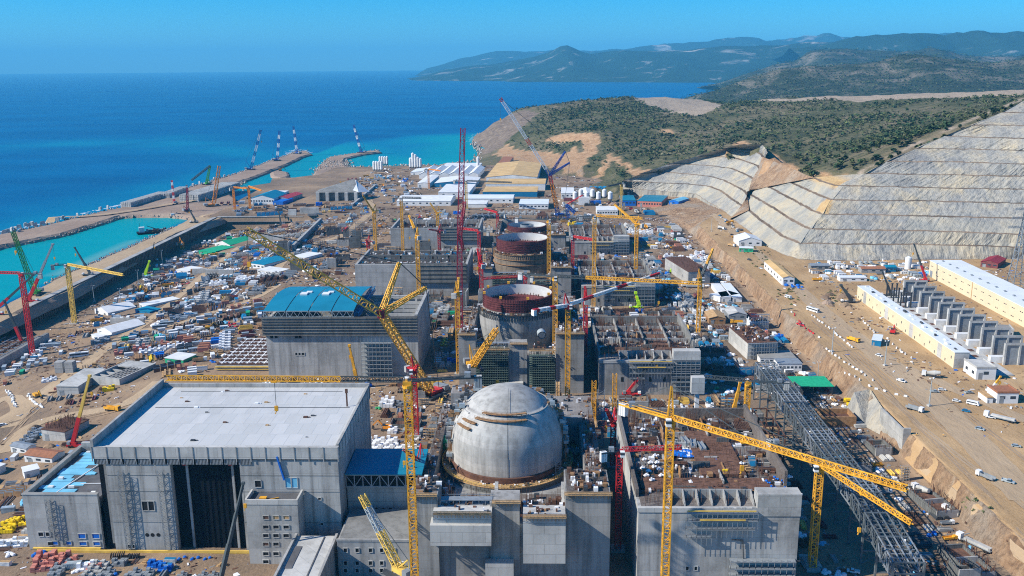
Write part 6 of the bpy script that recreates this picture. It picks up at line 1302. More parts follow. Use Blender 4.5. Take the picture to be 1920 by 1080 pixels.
def steel_frames():
    k = 0; words = ['nearest', 'second nearest', 'third nearest', 'fourth nearest', 'fifth nearest', 'sixth nearest', 'farthest']
    for i in range(7):
        x = 52+i*11.5; t = thing('steel_frame', f'dark open steel frame, {words[6-i]} the pipe rack behind the sack-covered block', 'steel frame', (x, 440, 0), 'dark open steel frames'); b = MB()
        for y in (440, 452, 464, 478):
            for dx in (0, 8): b.bar((x+dx, y, 0), (x+dx, y, 20), .7)
            for z in (6, 12, 20): b.bar((x, y, z), (x+8, y, z), .5)
        for dx in (0, 8):
            for z in (6, 12, 20): b.bar((x+dx, 440, z), (x+dx, 478, z), .45)
            b.bar((x+dx, 440, 0), (x+dx, 452, 12), .3); b.bar((x+dx, 464, 12), (x+dx, 478, 0), .3)
        part(b, 'steelwork', 'steel_dark' if i % 2 else 'rust', t); b = MB(); b.box(x-.5, 439, 11.2+.1*i, x+8.5, 460, 11.5+.1*i); part(b, 'deck', 'timber' if i % 3 == 0 else 'steel_grey', t)
    p = PG(1307, 800); t = thing('concrete_pier', 'white slender pier with square head among the steel frames', 'pier', (p[0], 452, 0)); H = za(1308, 706, 452)
    b = MB(); x = xa(1307, 740, 452); b.box(x-1, 451, 0, x+1, 453, H-9); part(b, 'shaft', 'white_panel', t); b = MB(); b.box(x-3.4, 450, H-9, x+3.4, 454, H); part(b, 'head', 'concrete_pale', t)
    t = thing('scaffold_tower', 'tall scaffold stair beside the back wall of the dome block', 'scaffold', (36, 470, 0)); b = MB(); stair_scaffold(b, 36, 470, 0, 34, 4); part(b, 'frame', 'steel_grey', t)
    t = thing('concrete_fin', 'tall concrete fin wall standing at the edge of the earth bank', 'wall', (200, 447, 0)); p = PG(1691, 848); b = MB(); a = np.array([xa(1690, 848, p[1]), p[1]]); 
    b.box(a[0], a[1], 0, a[0]+4, a[1]+1.2, 15.5); b.box(a[0]+.2, a[1]+1.2, 0, a[0]+1.4, a[1]+34, 14.2); part(b, 'wall', 'concrete_pale', t)
    # sprayed bank further along
    b = MB(); pts = [(1583, 745), (1625, 792), (1652, 805), (1680, 826)]; 
    lo = [Pz(u, v, .3) for u, v in [(1585, 770), (1622, 800), (1650, 815), (1683, 838)]]; hi = [Pz(u, v, 13) for u, v in [(1602, 735), (1632, 730), (1655, 765), (1690, 800)]]
    for i in range(3): b.quad(lo[i], lo[i+1], hi[i+1], hi[i])
    o = b.build('bank_facing', 'shotcrete'); o['kind'] = 'structure'
    t = thing('canopy', 'bright green sheeted canopy beyond the pipe rack', 'canopy', PG(1495, 738)); a = PG(1492, 742); x, y = a[0], a[1]
    b = MB(); b.hexa([(x, y, 6), (x+24, y, 6), (x+22, y+14, 8), (x-2, y+14, 8), (x, y, 6.3), (x+24, y, 6.3), (x+22, y+14, 8.3), (x-2, y+14, 8.3)]); part(b, 'sheet', 'green_sheet', t)
    b = MB(); [b.bar((x+dx, y+dy, 0), (x+dx, y+dy, 6+dy/7), .4) for dx in (0, 11, 23) for dy in (.3, 13)]; part(b, 'post', 'steel_dark', t)
    t = thing('pit_structure', 'brown formwork box in the pit beyond the pipe rack', 'formwork', PG(1545, 790)); a = PG(1540, 800); x, y = a[0], a[1]
    b = MB(); b.box(x, y, 0, x+20, y+1, 6); b.box(x, y+1, 0, x+1, y+14, 6); b.box(x+19, y+1, 0, x+20, y+14, 6); b.box(x+1, y+13, 0, x+19, y+14, 6); part(b, 'wall', 'plywood', t); b = MB(); b.box(x+1, y+1, 0, x+19, y+13, 3); part(b, 'floor', 'rust', t)
    for i, (u, v) in enumerate([(1600, 753), (1605, 766)]):
        p = PG(u, v); t = thing('formwork_panel', ['upper yellow shutter panel at the pit edge', 'lower yellow shutter panel at the pit edge'][i], 'panel', p); b = MB(); b.box(p[0]-5, p[1], 2, p[0]+5, p[1]+3, 3); b.box(p[0]-5, p[1]+2.6, 0, p[0]+5, p[1]+3, 2); part(b, 'board', 'yellow_plastic', t)
steel_frames()
# ================================================================ buildings of the yard and beyond (picture corners: near left, near right, far left)
SH = [
 ('storage_shed', 'white ridge-roofed shed beside the yard road nearest the bus', (183, 627), (210, 630), (215, 604), 5, 'white_panel', 'white_panel', 'gable', 2),
 ('storage_shed', 'white ridge-roofed shed behind the two grey wall slabs', (178, 588), (203, 592), (208, 570), 5, 'white_panel', 'white_panel', 'gable', 2),
 ('storage_shed', 'small white shed next to the road shed nearest the bus', (172, 634), (186, 637), (183, 625), 3, 'white_panel', 'white_panel', 'flat', 1),
 ('storage_shed', 'long narrow white roofed shed on the open yard', (262, 577), (275, 579), (300, 556), 4, 'white_panel', 'white_panel', 'flat', 2),
 ('storage_shed', 'bright blue roofed shelter at the end of the long narrow white shed', (254, 587), (281, 588), (258, 579), 3.4, 'blue_steel', 'blue_roof', 'flat', 2),
 ('site_office', 'white and blue two-storey office block in mid yard', (467, 503), (496, 503), (480, 486), 6, 'white_panel', 'blue_roof', 'flat', 4),
 ('site_office', 'long white cabin block left of the blue-vaulted hall', (483, 513), (520, 513), (490, 505), 4, 'white_panel', 'white_panel', 'flat', 5),
 ('site_office', 'white office cabin block beside the shaded trench', (548, 489), (572, 489), (552, 478), 5, 'white_panel', 'white_panel', 'flat', 5),
 ('storage_shed', 'green-roofed shed near the foot of the pile wall', (373, 476), (398, 476), (384, 462), 4, 'green_sheet', 'green_sheet', 'flat', 2),
 ('storage_shed', 'pale green roofed shed further along the pile wall', (403, 461), (431, 461), (412, 447), 4, 'white_panel', 'green_sheet', 'gable', 2),
 ('storage_shed', 'white flat shed with blue tank in front by the yard road', (330, 511), (352, 511), (343, 502), 3, 'white_panel', 'white_panel', 'flat', 1),
 ('storage_shed', 'teal-walled cabin pair below the container field', (310, 681), (344, 681), (322, 669), 4, 'green_sheet', 'white_panel', 'flat', 2),
 ('concrete_shed', 'square concrete building with dark roof behind the annex', (80, 826), (123, 826), (80, 801), 7, 'concrete_pale', 'rust', 'flat', 0),
 ('concrete_shed', 'low concrete building with green door in front of the open tank', (108, 743), (148, 739), (128, 712), 7, 'concrete_pale', 'concrete_pale', 'flat', 0),
 ('storage_shed', 'brown striped roofed barrack behind the annex', (47, 867), (98, 867), (50, 853), 4.5, 'white_panel', 'brown_roof', 'gable', 3),
 ('storage_cabin', 'grey-roofed cabin nearest the dark trestle posts', (21, 848), (50, 850), (24, 838), 4, 'white_panel', 'steel_grey', 'gable', 2),
 ('storage_cabin', 'plain white cabin between barrack and annex wall', (47, 898), (75, 889), (57, 886), 3.6, 'white_panel', 'white_panel', 'flat', 0),
 ('storage_cabin', 'pale roofed cabin at the left picture edge', (-8, 893), (12, 883), (8, 866), 4, 'white_panel', 'white_panel', 'flat', 0),
 # the works at the far end
 ('factory_hall', 'vast ochre-roofed works hall in the distance', (912, 346), (1007, 346), (923, 318), 13, 'white_panel', 'ochre_roof', 'gable', 0),
 ('factory_hall', 'ochre-roofed lean-to hall in front of the vast ochre hall', (911, 357), (1022, 357), (914, 347), 11, 'white_panel', 'ochre_roof', 'flat', 0),
 ('factory_hall', 'blue-fronted ochre-roofed hall nearest of the works', (905, 369), (1007, 369), (908, 359), 8, 'blue_steel', 'ochre_roof', 'flat', 0),
 ('factory_hall', 'brown-roofed tall shed behind the vast ochre hall', (933, 319), (953, 319), (936, 305), 13, 'steel_grey', 'brown_roof', 'flat', 0),
 ('factory_shed', 'blue-striped long white shed behind the tall maroon crane', (815, 351), (892, 351), (818, 340), 7, 'blue_steel', 'white_panel', 'gable', 0),
 ('factory_shed', 'white sloping shed left of the blue-striped long shed', (783, 352), (806, 352), (797, 337), 8, 'white_panel', 'white_panel', 'gable', 0),
 ('factory_shed', 'wide white shed just behind the tall maroon crane', (822, 370), (880, 370), (833, 354), 8, 'white_panel', 'white_panel', 'flat', 3),
 ('factory_shed', 'long white shed beyond the low unfinished hall', (744, 386), (845, 386), (747, 374), 7, 'white_panel', 'white_panel', 'gable', 8),
 ('factory_shed', 'long grey-white shed right of the tall maroon crane', (869, 381), (962, 381), (870, 373), 7, 'white_panel', 'roof_sheet', 'gable', 8),
 ('factory_shed', 'short bright white shed right of the tall maroon crane', (869, 389), (912, 389), (871, 382), 5, 'white_panel', 'white_panel', 'flat', 0),
 ('factory_shed', 'white panelled shed before the blue-fronted works hall', (973, 392), (1028, 392), (974, 382), 7, 'white_panel', 'roof_sheet', 'flat', 8),
 ('factory_shed', 'low white shed on the far shoreline', (829, 318), (897, 318), (832, 311), 6, 'white_panel', 'white_panel', 'flat', 0),
 ('factory_shed', 'low grey shed beside the shoreline silos', (770, 328), (812, 328), (774, 321), 5, 'white_panel', 'roof_sheet', 'gable', 0),
 ('site_office', 'blue-roofed white office with many windows near the inner pool', (469, 383), (514, 383), (474, 372), 9, 'white_panel', 'blue_roof', 'gable', 9),
 ('storage_shed', 'dark red roofed shed right of the blue-roofed white office', (518, 379), (540, 379), (521, 369), 6, 'steel_grey', 'red_paint', 'gable', 2),
 ('storage_shed', 'royal blue covered store beside the blue-roofed white office', (512, 384), (531, 384), (514, 377), 5, 'blue_tarp', 'blue_tarp', 'flat', 0),
 ('storage_shed', 'white low sheds behind the blue-roofed white office', (490, 370), (524, 370), (494, 362), 4, 'white_panel', 'white_panel', 'flat', 3),
 ('site_office', 'brick-pink office block with blue roof under the far rock slope', (1195, 388), (1240, 388), (1198, 376), 9, 'pink_block', 'blue_roof', 'flat', 9),
 ('site_office', 'blue-roofed white block left of the brick-pink office', (1165, 386), (1192, 386), (1167, 376), 8, 'blue_tarp', 'blue_roof', 'flat', 4),
 ('site_office', 'blue shed at the right end of the brick-pink office', (1254, 384), (1272, 384), (1255, 376), 6, 'blue_tarp', 'light_blue', 'gable', 1),
 ('site_office', 'long white two-storey block beyond the low bar-topped block', (1119, 404), (1158, 404), (1120, 396), 7, 'white_panel', 'white_panel', 'flat', 8),
 ('storage_shed', 'white shed at the foot of the batching plant', (1088, 372), (1112, 372), (1089, 362), 7, 'white_panel', 'white_panel', 'gable', 2),
 ('storage_shed', 'white halls beside the far earth cut', (1052, 373), (1076, 373), (1053, 362), 9, 'white_panel', 'white_panel', 'flat', 3),
 # right of the reactors
 ('concrete_shed', 'half-built white-sided block with scaffolded front near the earth bank', (1401, 674), (1455, 672), (1378, 641), 12, 'concrete_pale', 'rust', 'flat', 0),
 ('storage_shed', 'white long cabins behind the half-built white-sided block', (1406, 616), (1440, 616), (1402, 608), 4.5, 'white_panel', 'white_panel', 'flat', 4),
 ('site_office', 'white cabin row at the far end of the pipe rack', (1425, 682), (1492, 682), (1423, 668), 4, 'white_panel', 'concrete_pale', 'flat', 8),
 ('site_office', 'two-storey white cabins with parked cars in front', (1459, 697), (1503, 697), (1458, 687), 5.5, 'white_panel', 'steel_grey', 'flat', 6),
 ('concrete_shed', 'rust-topped concrete enclosure beneath the low-boom lime crane', (1290, 533), (1331, 531), (1278, 503), 12, 'concrete', 'rust', 'flat', 0),
 ('storage_shed', 'tan-roofed hut in the right hand hut rows', (1329, 607), (1360, 607), (1328, 594), 4.5, 'plywood', 'timber', 'gable', 2),
 ('storage_shed', 'pale-roofed shelter next to the tan-roofed hut', (1366, 600), (1400, 600), (1360, 588), 4.5, 'steel_grey', 'concrete_pale', 'gable', 2),
 ('storage_shed', 'white-roofed stores nearest the road among container rows', (1330, 560), (1350, 566), (1318, 540), 4, 'white_panel', 'white_panel', 'flat', 0),
 ('storage_shed', 'second white-roofed store from the road crane mast', (1353, 566), (1370, 566), (1338, 540), 4, 'white_panel', 'white_panel', 'flat', 0),
 ('storage_shed', 'third white-roofed store nearest the earth bank', (1374, 566), (1391, 566), (1358, 539), 4, 'white_panel', 'roof_sheet', 'flat', 0),
]
for n, lb, A, B, C, h, wm, rm, st, wn in SH:
    t, lx, ly, hh = shed(n, lb, A, B, C, h, wm, rm, st, {'factory_hall': 'factory hall', 'site_office': 'office', 'factory_shed': 'factory shed', 'storage_cabin': 'cabin', 'concrete_shed': 'concrete shed'}.get(n, 'shed'), wn, door=h > 3.5, rise=.05 if n.startswith('factory') else .14)
    if 'half-built' in lb:
        b = clutter_mesh(1, lx-2, 1, ly-2, hh+.45, 90, 77, 2.2, 2.2); lp(b, 'deck_formwork', DECK, t); b = MB()
        for z in (3, 6, 9, 12): b.box(0, -1.8, z, lx, -.3, z+.2)
        for k in range(12): b.bar((lx*k/11, -1.7, 0), (lx*k/11, -1.7, 13), .2)
        lp(b, 'front_scaffold', 'steel_grey', t)
    if 'rust-topped' in lb or 'dark roof' in lb: b = MB(); posts(b, 1, lx-1, 1, ly-1, hh+.4, 3, 120, 5, .18); lp(b, 'starter_bars', 'rebar', t)
for s in ('nearest bus shed:183,627', 'white-and-blue yard office:480,503', 'shed by the pile wall:385,476', 'blue-roofed white office:490,383', 'ochre works:955,369', 'brick-pink office:1215,388', 'half-built white-sided block:1428,674', 'rust-topped enclosure:1310,531', 'tan-roofed hut:1345,607', 'long white far shed:795,386', 'two-storey white cabins:1480,697', 'long narrow white shed:270,578', 'brown-roofed barrack:72,867', 'dark-roofed concrete building:100,826'):
    a, b_ = s.split(':'); u, v = map(float, b_.split(',')); p = PG(u, v); mark(p[0], p[1], a)
for i in range(6):       # row of ridge roofs
    u = 786+i*18.5; shed('factory_shed', f'white ridge-roofed bay, {["first","second","third","fourth","fifth","last"][i]} of the far row counted from the sea side', (u, 335), (u+18.2, 335), (u+7, 321), 8, 'white_panel', 'white_panel', 'gable', 'factory shed', 0, door=False, rise=.25)
def silos():
    def one(u, v, r, h, label, group):
        p = PG(u, v); t = thing('silo', label, 'silo', p, group); b = MB(); b.cyl((0, 0, 5), (0, 0, h), r, n=16); lp(b, 'shell', 'white_panel', t); b = MB(); b.cyl((0, 0, h), (0, 0, h+2), r*1.02, .5, n=16); lp(b, 'cap', 'roof_sheet', t)
        b = MB(); b.cyl((0, 0, 5), (0, 0, 1.6), r, .5, n=16); [b.bar((r*.8*math.cos(a), r*.8*math.sin(a), 0), (r*.8*math.cos(a), r*.8*math.sin(a), 6), .5) for a in (.8, 2.4, 3.9, 5.5)]; lp(b, 'hopper', 'steel_grey', t)
    W4 = ['first', 'second', 'third', 'fourth', 'fifth']
    for i in range(4): one(701.5+i*4.6, 322, 2.6, 20, f'white shore silo, {W4[i]} from the sea in the nearer row', 'shoreline silos')
    for i in range(4): one(713+i*4.4, 311, 2.6, 19, f'white shore silo, {W4[i]} from the sea in the rear row', 'shoreline silos')
    for i in range(5): one(770+i*4.6, 317, 2.9, [22, 32, 29, 24, 21][i], f'white silo of the tall cluster, {W4[i]} from the left, before the turquoise bay', 'tall silo cluster')
    one(896.5, 318, 3, 25, 'single white slender silo before the rocky headland', None)
    for i in range(7): one(1078+i*11, 379-(i % 2)*5, 3.6, 15, f'white cement silo of the batching plant, {["first","second","third","fourth","fifth","sixth","seventh"][i]} from the far works', 'batching plant silos')
    t = thing('batching_plant', 'white and blue concrete batching plant tower near the far rock slope', 'plant', PG(1100, 385)); b = MB(); b.box(-12, 0, 0, 4, 9, 12); lp(b, 'tower', 'white_panel', t); b = MB(); b.bar((-30, 4, 1), (-6, 4, 15), 2, 1.6); lp(b, 'conveyor', 'crane_red', t); b = MB(); b.box(6, 2, 0, 22, 10, 6); lp(b, 'plinth_store', 'blue_tarp', t)
silos()
def pump_station():
    a = PG(593, 378); z = a[2]; t = thing('pump_station', 'grey concrete intake with pyramid roof and piers near the inner pool', 'building', a); mark(a[0]+20, a[1], 'pyramid-roofed intake'); w, d, h = 66., 40., 14.
    b = MB(); b.box(0, 8, 0, w, d, h); lp(b, 'wall', 'concrete_dark', t)
    for i in range(5): b = MB(); x = i*(w-5)/4; b.box(x, 0, 0, x+5, 8, h); lp(b, 'pier', 'concrete_pale', t)
    b = MB(); b.hexa([(-2, 3, h+.05), (w+2, 3, h+.05), (w+4, d, h+.05), (-4, d, h+.05), (6, 8, h+3), (w-8, 8, h+3), (w-9, d-6, h+17), (w-14, d-6, h+17)]); lp(b, 'roof', 'concrete_dark', t)
    b = MB(); b.tri((w+2, 2.9, h+.2), (w+16, d*.6, h-2), (w-8, d-6, h+16)); b.tri((w+2, 2.8, h+.1), (w-8, d-6, h+16.9), (w-8.3, 8, h+3)); lp(b, 'roof_flank', 'white_panel', t)
pump_station()
def tank():
    a, rz, lx, ly = frame_of((173, 722), (225, 722), (172, 690)); lx = max(lx, 22); t = thing('open_tank', 'open concrete basin with cross walls and slotted lid in the left yard', 'tank', a, rz=rz); mark(a[0], a[1], 'open concrete basin'); ly = 36; h = 7
    b = MB(); b.box(0, 0, 0, lx, .8, h); b.box(0, .8, 0, .8, ly, h); b.box(lx-.8, .8, 0, lx, ly, h); b.box(.8, ly-.8, 0, lx-.8, ly, h); lp(b, 'wall', 'concrete_pale', t)
    for i in range(3): b = MB(); y = 6+i*6; b.box(.8, y, 0, lx*.5, y+.8, h-1); lp(b, 'cross_wall', 'concrete_pale', t)
    b = MB(); 
    for i in range(4):
        for j in range(2): x = lx*.5+i*lx*.12; b.box(x, .8+j*12, h-.8, x+.7, 12.8+j*12-.1, h-.05)
    for j in range(6): b.box(lx*.5, 1+j*4.2, h-.75, lx-.85, 2+j*4.2, h-.1)
    lp(b, 'slotted_lid', 'concrete', t); b = MB(); b.box(.8, ly*.66, h-1, lx-.8, ly-.8, h-.2); lp(b, 'roof_slab', 'concrete_pale', t); b = MB(); b.box(.8, .8, .05, lx-.8, ly-.8, .3); lp(b, 'floor', 'concrete_dark', t)
    for i, (u, v) in enumerate([(111, 700), (130, 700)]):
        p = PG(u, v); t = thing('concrete_block', ['tall concrete cube left of its twin near the bus', 'tall concrete cube nearer the open basin'][i], 'block', p); b = MB(); b.box(-3, 0, 0, 3, 6, 8.5); b.box(-3.1, -.1, 4, 3.1, 6.1, 4.25); lp(b, 'block', 'concrete', t)
tank()
# ================================================================ kinds made once and copied
PR = {}
def proto(kind):
    def deco(f): PR[kind] = f; return f
    return deco
_made = {}
def place(kind, x, y, rz, z=None, label=None, group=None, var=0, s=1., base=None, cat=None):
    k = (kind, var)
    if k not in _made:
        o = PR[kind](var); _made[k] = o
    else: o = copy_tree(_made[k])
    o.location = (x, y, float(G(x, y)) if z is None else z); o.rotation_euler.z = rz; o.scale = (s, s, s)
    if label: o['label'] = label
    elif 'label' in o: del o['label']
    if group: o['group'] = group
    elif 'group' in o: del o['group']
    if base: o['_base'] = base
    return o
def root(name, cat):
    o = thing(name, None, cat); return o
CABC = [('white_panel', 'white_panel', 'white'), ('white_panel', 'blue_steel', 'blue-roofed white'), ('blue_tarp', 'blue_tarp', 'royal blue'), ('galv', 'galv', 'pale grey'), ('green_sheet', 'green_sheet', 'green'), ('pink_block', 'brown_roof', 'rust-red'), ('white_panel', 'timber', 'tan-roofed white'), ('light_blue', 'white_panel', 'light blue')]
@proto('cabin')
def _cabin(v):
    o = root('site_cabin', 'cabin'); w, r, _ = CABC[v]; b = MB(); b.box(-3, -1.25, 0, 3, 1.25, 2.6); lp(b, 'body', w, o); b = MB(); b.box(-3.1, -1.35, 2.6, 3.1, 1.35, 2.85); lp(b, 'roof', r, o)
    b = MB(); b.box(-2.3, -1.3, .1, -1.4, -1.2, 2.1); lp(b, 'door', 'steel_grey', o)
    for x in (.2, 1.7): b = MB(); b.box(x, -1.3, 1.1, x+.9, -1.2, 2); lp(b, 'window', 'glass_dark', o)
    return o
def single(name, cat, b, mats):
    o = b.build(name, mats, None, loc=(0, 0, 0)); tag(o, None, cat); return o
@proto('container')
def _cont(v):
    w, r, _ = CABC[v]; b = MB(); b.box(-3, -1.2, 0, 3, 1.2, 2.6, 0, 1); b.box(-3.06, -1.26, 2.3, 3.06, 1.26, 2.5, 0)
    for k in range(9): x = -2.7+k*.66; b.box(x, -1.28, .2, x+.2, -1.2, 2.3, 0)
    return single('shipping_container', 'container', b, [w, r])
@proto('rebar')
def _rebar(v):
    b = MB(); r = random.Random(v)
    for i in range(26): x = r.uniform(-2, 2); z = .15+.28*(i // 9); b.bar((x, -6+r.uniform(-.7, .7), z), (x+r.uniform(-.3, .3), 6+r.uniform(-.7, .7), z), .22, .2, r.randrange(2))
    for y in (-4, 0, 4): b.box(-2.4, y-.15, 0, 2.4, y+.15, .14, 2)
    return single('rebar_stack', 'rebar stack', b, ['rebar', ['rust', 'steel_dark', 'steel_grey'][v % 3], 'timber'])
@proto('timber')
def _timber(v):
    b = MB(); r = random.Random(v+9)
    for i in range(5):
        x, y, h = -3+i*1.5+r.uniform(-.2, .2), r.uniform(-.5, .5), r.choice([.6, 1.2, 1.8])
        for k in range(int(h/.3)): b.box(x-.6, y-1.6+r.uniform(-.1, .1), k*.3, x+.6, y+1.6, k*.3+.24, 0 if k % 3 else 1)
    return single('timber_stack', 'timber stack', b, [['timber', 'plywood', 'yellow_plastic', 'crane_red', 'white_panel'][v], 'plywood'])
@proto('pipes')
def _pipes(v):
    b = MB()
    for k, n in enumerate((5, 4, 3)):
        for i in range(n): x = (i-(n-1)/2)*.95; b.cyl((x, -4.5, .48+k*.82), (x, 4.5, .48+k*.82), .46, n=9)
    return single('pipe_stack', 'pipe stack', b, [['steel_dark', 'rust', 'concrete_pale', 'blue_steel'][v]])
@proto('heap')
def _heap(v):
    b = MB(); n = 14; r = random.Random(v); prof = [1, .86, .62, .35, .12]
    for j, q in enumerate(prof):
        for k in range(n):
            a = 2*math.pi*k/n; e = q*(1+.28*fbm(math.cos(a)*1.5+v*3, math.sin(a)*1.5, j*.3)); b.v.append((6*e*math.cos(a), 4*e*math.sin(a), (-.2, 1.0, 1.9, 2.6, 3.0)[j]+.4*fbm(a, j, v)))
    for j in range(4):
        for k in range(n): b.f.append((j*n+k, j*n+(k+1) % n, (j+1)*n+(k+1) % n, (j+1)*n+k)); b.m.append(0)
    b.f.append(tuple(4*n+k for k in range(n))); b.m.append(0)
    return single('earth_heap', 'earth heap', b, [['mud', 'sand', 'rock_fill'][v]])
@proto('tarp')
def _tarp(v):
    b = MB(); r = random.Random(v+3)
    for i in range(6 if v else 9):
        x, y, s = r.uniform(-2.2, 2.2), r.uniform(-1.6, 1.6), r.uniform(.7, 1.2); n = 8
        b.lathe([(s, 0), (s*1.1, .5*s), (s*.8, 1.1*s), (.1, 1.25*s)], n, (x, y, 0))
    return single('covered_sacks', 'sacks', b, [['white_bag', 'blue_tarp', 'light_blue', 'green_tank'][v]])
@proto('blocks')
def _blocks(v):
    b = MB(); r = random.Random(v+5)
    for i in range(4):
        for j in range(3):
            h = r.choice([1, 2, 2, 3])
            for k in range(h): b.box(i*2.1-4, j*2.1-3, k*1.2, i*2.1-4+1.9, j*2.1-3+1.9, k*1.2+1.1)
    return single('block_stack', 'block stack', b, [['concrete_pale', 'white_bag', 'pink_block', 'steel_grey', 'yellow_plastic', 'blue_tarp'][v]])
@proto('slab')
def _slab(v):
    b = MB()
    for k in range(3): b.box(-5+k*.2, -1.6+k*.15, k*.5, 5-k*.3, 1.6, k*.5+.4)
    b.box(-4.6, -1.3, 1.5, 4, -1, 2.1); b.box(-4.6, 1, 1.5, 4, 1.3, 2.1)
    return single('precast_stack', 'precast stack', b, [['concrete_pale', 'concrete', 'steel_grey', 'maroon', 'crane_pale'][v]])
@proto('shutter')
def _shut(v):
    b = MB(); r = random.Random(v)
    for i in range(7): x = -4+i*1.25; b.hexa([(x, -2, 0), (x+.2, -2, 0), (x+.2, 2, 0), (x, 2, 0), (x+.7, -2, 2.6+r.random()), (x+.9, -2, 2.6), (x+.9, 2, 2.6), (x+.7, 2, 3)], i % 2)
    return single('shutter_rack', 'shutter rack', b, [['steel_dark', 'rust', 'blue_steel', 'plywood'][v], 'steel_grey'])
@proto('cell')
def _cell(v):
    o = root('concrete_cell', 'concrete cell'); r = random.Random(v); L_, W_2, H = [(12, 9, 5), (16, 8, 7), (9, 9, 9), (20, 10, 4)][v]
    for i, (x0, y0, x1, y1) in enumerate([(0, 0, L_, .6), (0, .6, .6, W_2), (L_-.6, .6, L_, W_2), (L_*.5, .6, L_*.5+.5, W_2-.6), (.6, W_2-.6, L_-.6, W_2)]):
        b = MB(); h = H*r.uniform(.55, 1); b.box(x0-L_/2, y0-W_2/2, -.3, x1-L_/2, y1-W_2/2, h); lp(b, 'wall', 'concrete' if i % 2 else 'formwork', o)
    b = MB(); posts(b, -L_/2, L_/2, -W_2/2, -W_2/2+.6, H*.6, 3, 26, v, .16); posts(b, -L_/2, -L_/2+.6, -W_2/2, W_2/2, H*.6, 3, 16, v+1, .16); posts(b, -L_/2, L_/2, W_2/2-.6, W_2/2, H*.6, 3, 22, v+2, .16); q = lp(b, 'starter_bars', 'rebar', o)
    b = MB(); b.box(-L_/2+.6, -W_2/2+.6, .1, L_/2-.6, W_2/2-.6, 1.2); lp(b, 'rebar_mat', 'rebar', o); return o
@proto('scaffold')
def _scaf(v):
    b = MB(); L_, D_, H = [(10, 2.4, 6), (6, 2.4, 10), (14, 3, 4)][v]; n = int(L_/2)
    for i in range(n+1):
        x = -L_/2+L_*i/n
        for y in (-D_/2, D_/2): b.bar((x, y, 0), (x, y, H+1), .16)
    for k in range(1, int(H/2)+1):
        b.box(-L_/2, -D_/2, 2*k, L_/2, D_/2, 2*k+.14, 1)
        for y in (-D_/2, D_/2): b.bar((-L_/2, y, 2*k+1), (L_/2, y, 2*k+1), .13); b.bar((-L_/2, y, 2*k-2), (L_/2, y, 2*k), .13)
    return single('scaffold', 'scaffold', b, [['steel_grey', 'galv', 'steel_dark'][v], 'timber'])
@proto('mat')
def _matk(v):
    b = MB(); n = 14
    for i in range(n): x = -7+14*i/(n-1); b.bar((x, -5, .5), (x, 5, .5), .22); 
    for i in range(10): y = -5+10*i/9; b.bar((-7, y, .7), (7, y, .7), .22)
    b.box(-7.2, -5.2, 0, 7.2, 5.2, .3, 1); posts(b, -7, 7, -5, 5, .5, 2, 40, v, .14)
    return single('rebar_mat', 'rebar mat', b, [['rebar', 'rust', 'steel_grey'][v], ['mud', 'concrete', 'plywood'][v]])
def vehicle(o, L_, Wd, body, paint, wheels):
    for nm, boxes, m in body:
        b = MB()
        for q in boxes:
            if len(q) == 6: b.box(*q)
            else: b.hexa(q)
        lp(b, nm, m or paint, o)
    for x, r in wheels:
        for s in (-1, 1): b = MB(); b.cyl((x, s*(Wd/2-.28), r), (x, s*(Wd/2+.02), r), r, n=12); lp(b, 'wheel', 'tyre', o)
PAINT = [('white_panel', 'white'), ('steel_dark', 'black'), ('blue_steel', 'dark blue'), ('galv', 'silver'), ('crane_red', 'red')]
def wedge(x0, x1, y, z0, x2, x3, z1, k=.86): return [(x0, -y, z0), (x1, -y, z0), (x1, y, z0), (x0, y, z0), (x2, -y*k, z1), (x3, -y*k, z1), (x3, y*k, z1), (x2, y*k, z1)]
@proto('car')
def _car(v):
    o = root('car', 'car'); vehicle(o, 4.5, 1.8, [('body', [(-2.2, -.9, .35, 2.2, .9, .95)], None), ('cabin', [wedge(-1.9, 1.2, .85, .95, -1.5, .6, 1.5)], 'glass_dark'), ('roof', [(-1.5, -.72, 1.5, .6, .72, 1.56)], None)], PAINT[v][0], [(-1.35, .34), (1.35, .34)]); return o
@proto('pickup')
def _pick(v):
    o = root('pickup_truck', 'pickup'); vehicle(o, 5.2, 1.9, [('body', [(-2.6, -.95, .5, 2.6, .95, 1.05)], None), ('cabin', [wedge(-.4, 1.6, .9, 1.05, -.2, 1.0, 1.75)], 'glass_dark'), ('roof', [(-.2, -.77, 1.75, 1.0, .77, 1.82)], None), ('load_bed', [(-2.6, -.95, 1.05, -.5, -.85, 1.4), (-2.6, .85, 1.05, -.5, .95, 1.4), (-2.6, -.85, 1.05, -2.5, .85, 1.4)], None)], PAINT[v][0], [(-1.6, .4), (1.6, .4)]); return o
@proto('van')
def _van(v):
    o = root('minibus', 'minibus'); vehicle(o, 7, 2.1, [('body', [(-3.4, -1.05, .45, 2.6, 1.05, 2.5), wedge(2.6, 3.5, 1.05, .45, 2.6, 2.8, 2.4, 1)], None), ('window', [(-3.1, -1.08, 1.45, 2.3, -1.02, 2.1), (-3.1, 1.02, 1.45, 2.3, 1.08, 2.1)], 'glass_dark')], PAINT[v][0], [(-2.3, .42), (2.3, .42)]); return o
@proto('bus')
def _bus(v):
    o = root('coach', 'bus'); vehicle(o, 12, 2.5, [('body', [(-6, -1.25, .4, 6, 1.25, 3.3)], None), ('window', [(-5.7, -1.29, 1.7, 5.6, -1.22, 2.7), (-5.7, 1.22, 1.7, 5.6, 1.29, 2.7), (5.96, -1.1, 1.4, 6.04, 1.1, 2.9)], 'glass_dark'), ('roof_unit', [(-2.5, -.8, 3.3, 1, .8, 3.55)], 'galv')], PAINT[v][0], [(-3.8, .5), (3.9, .5)]); return o
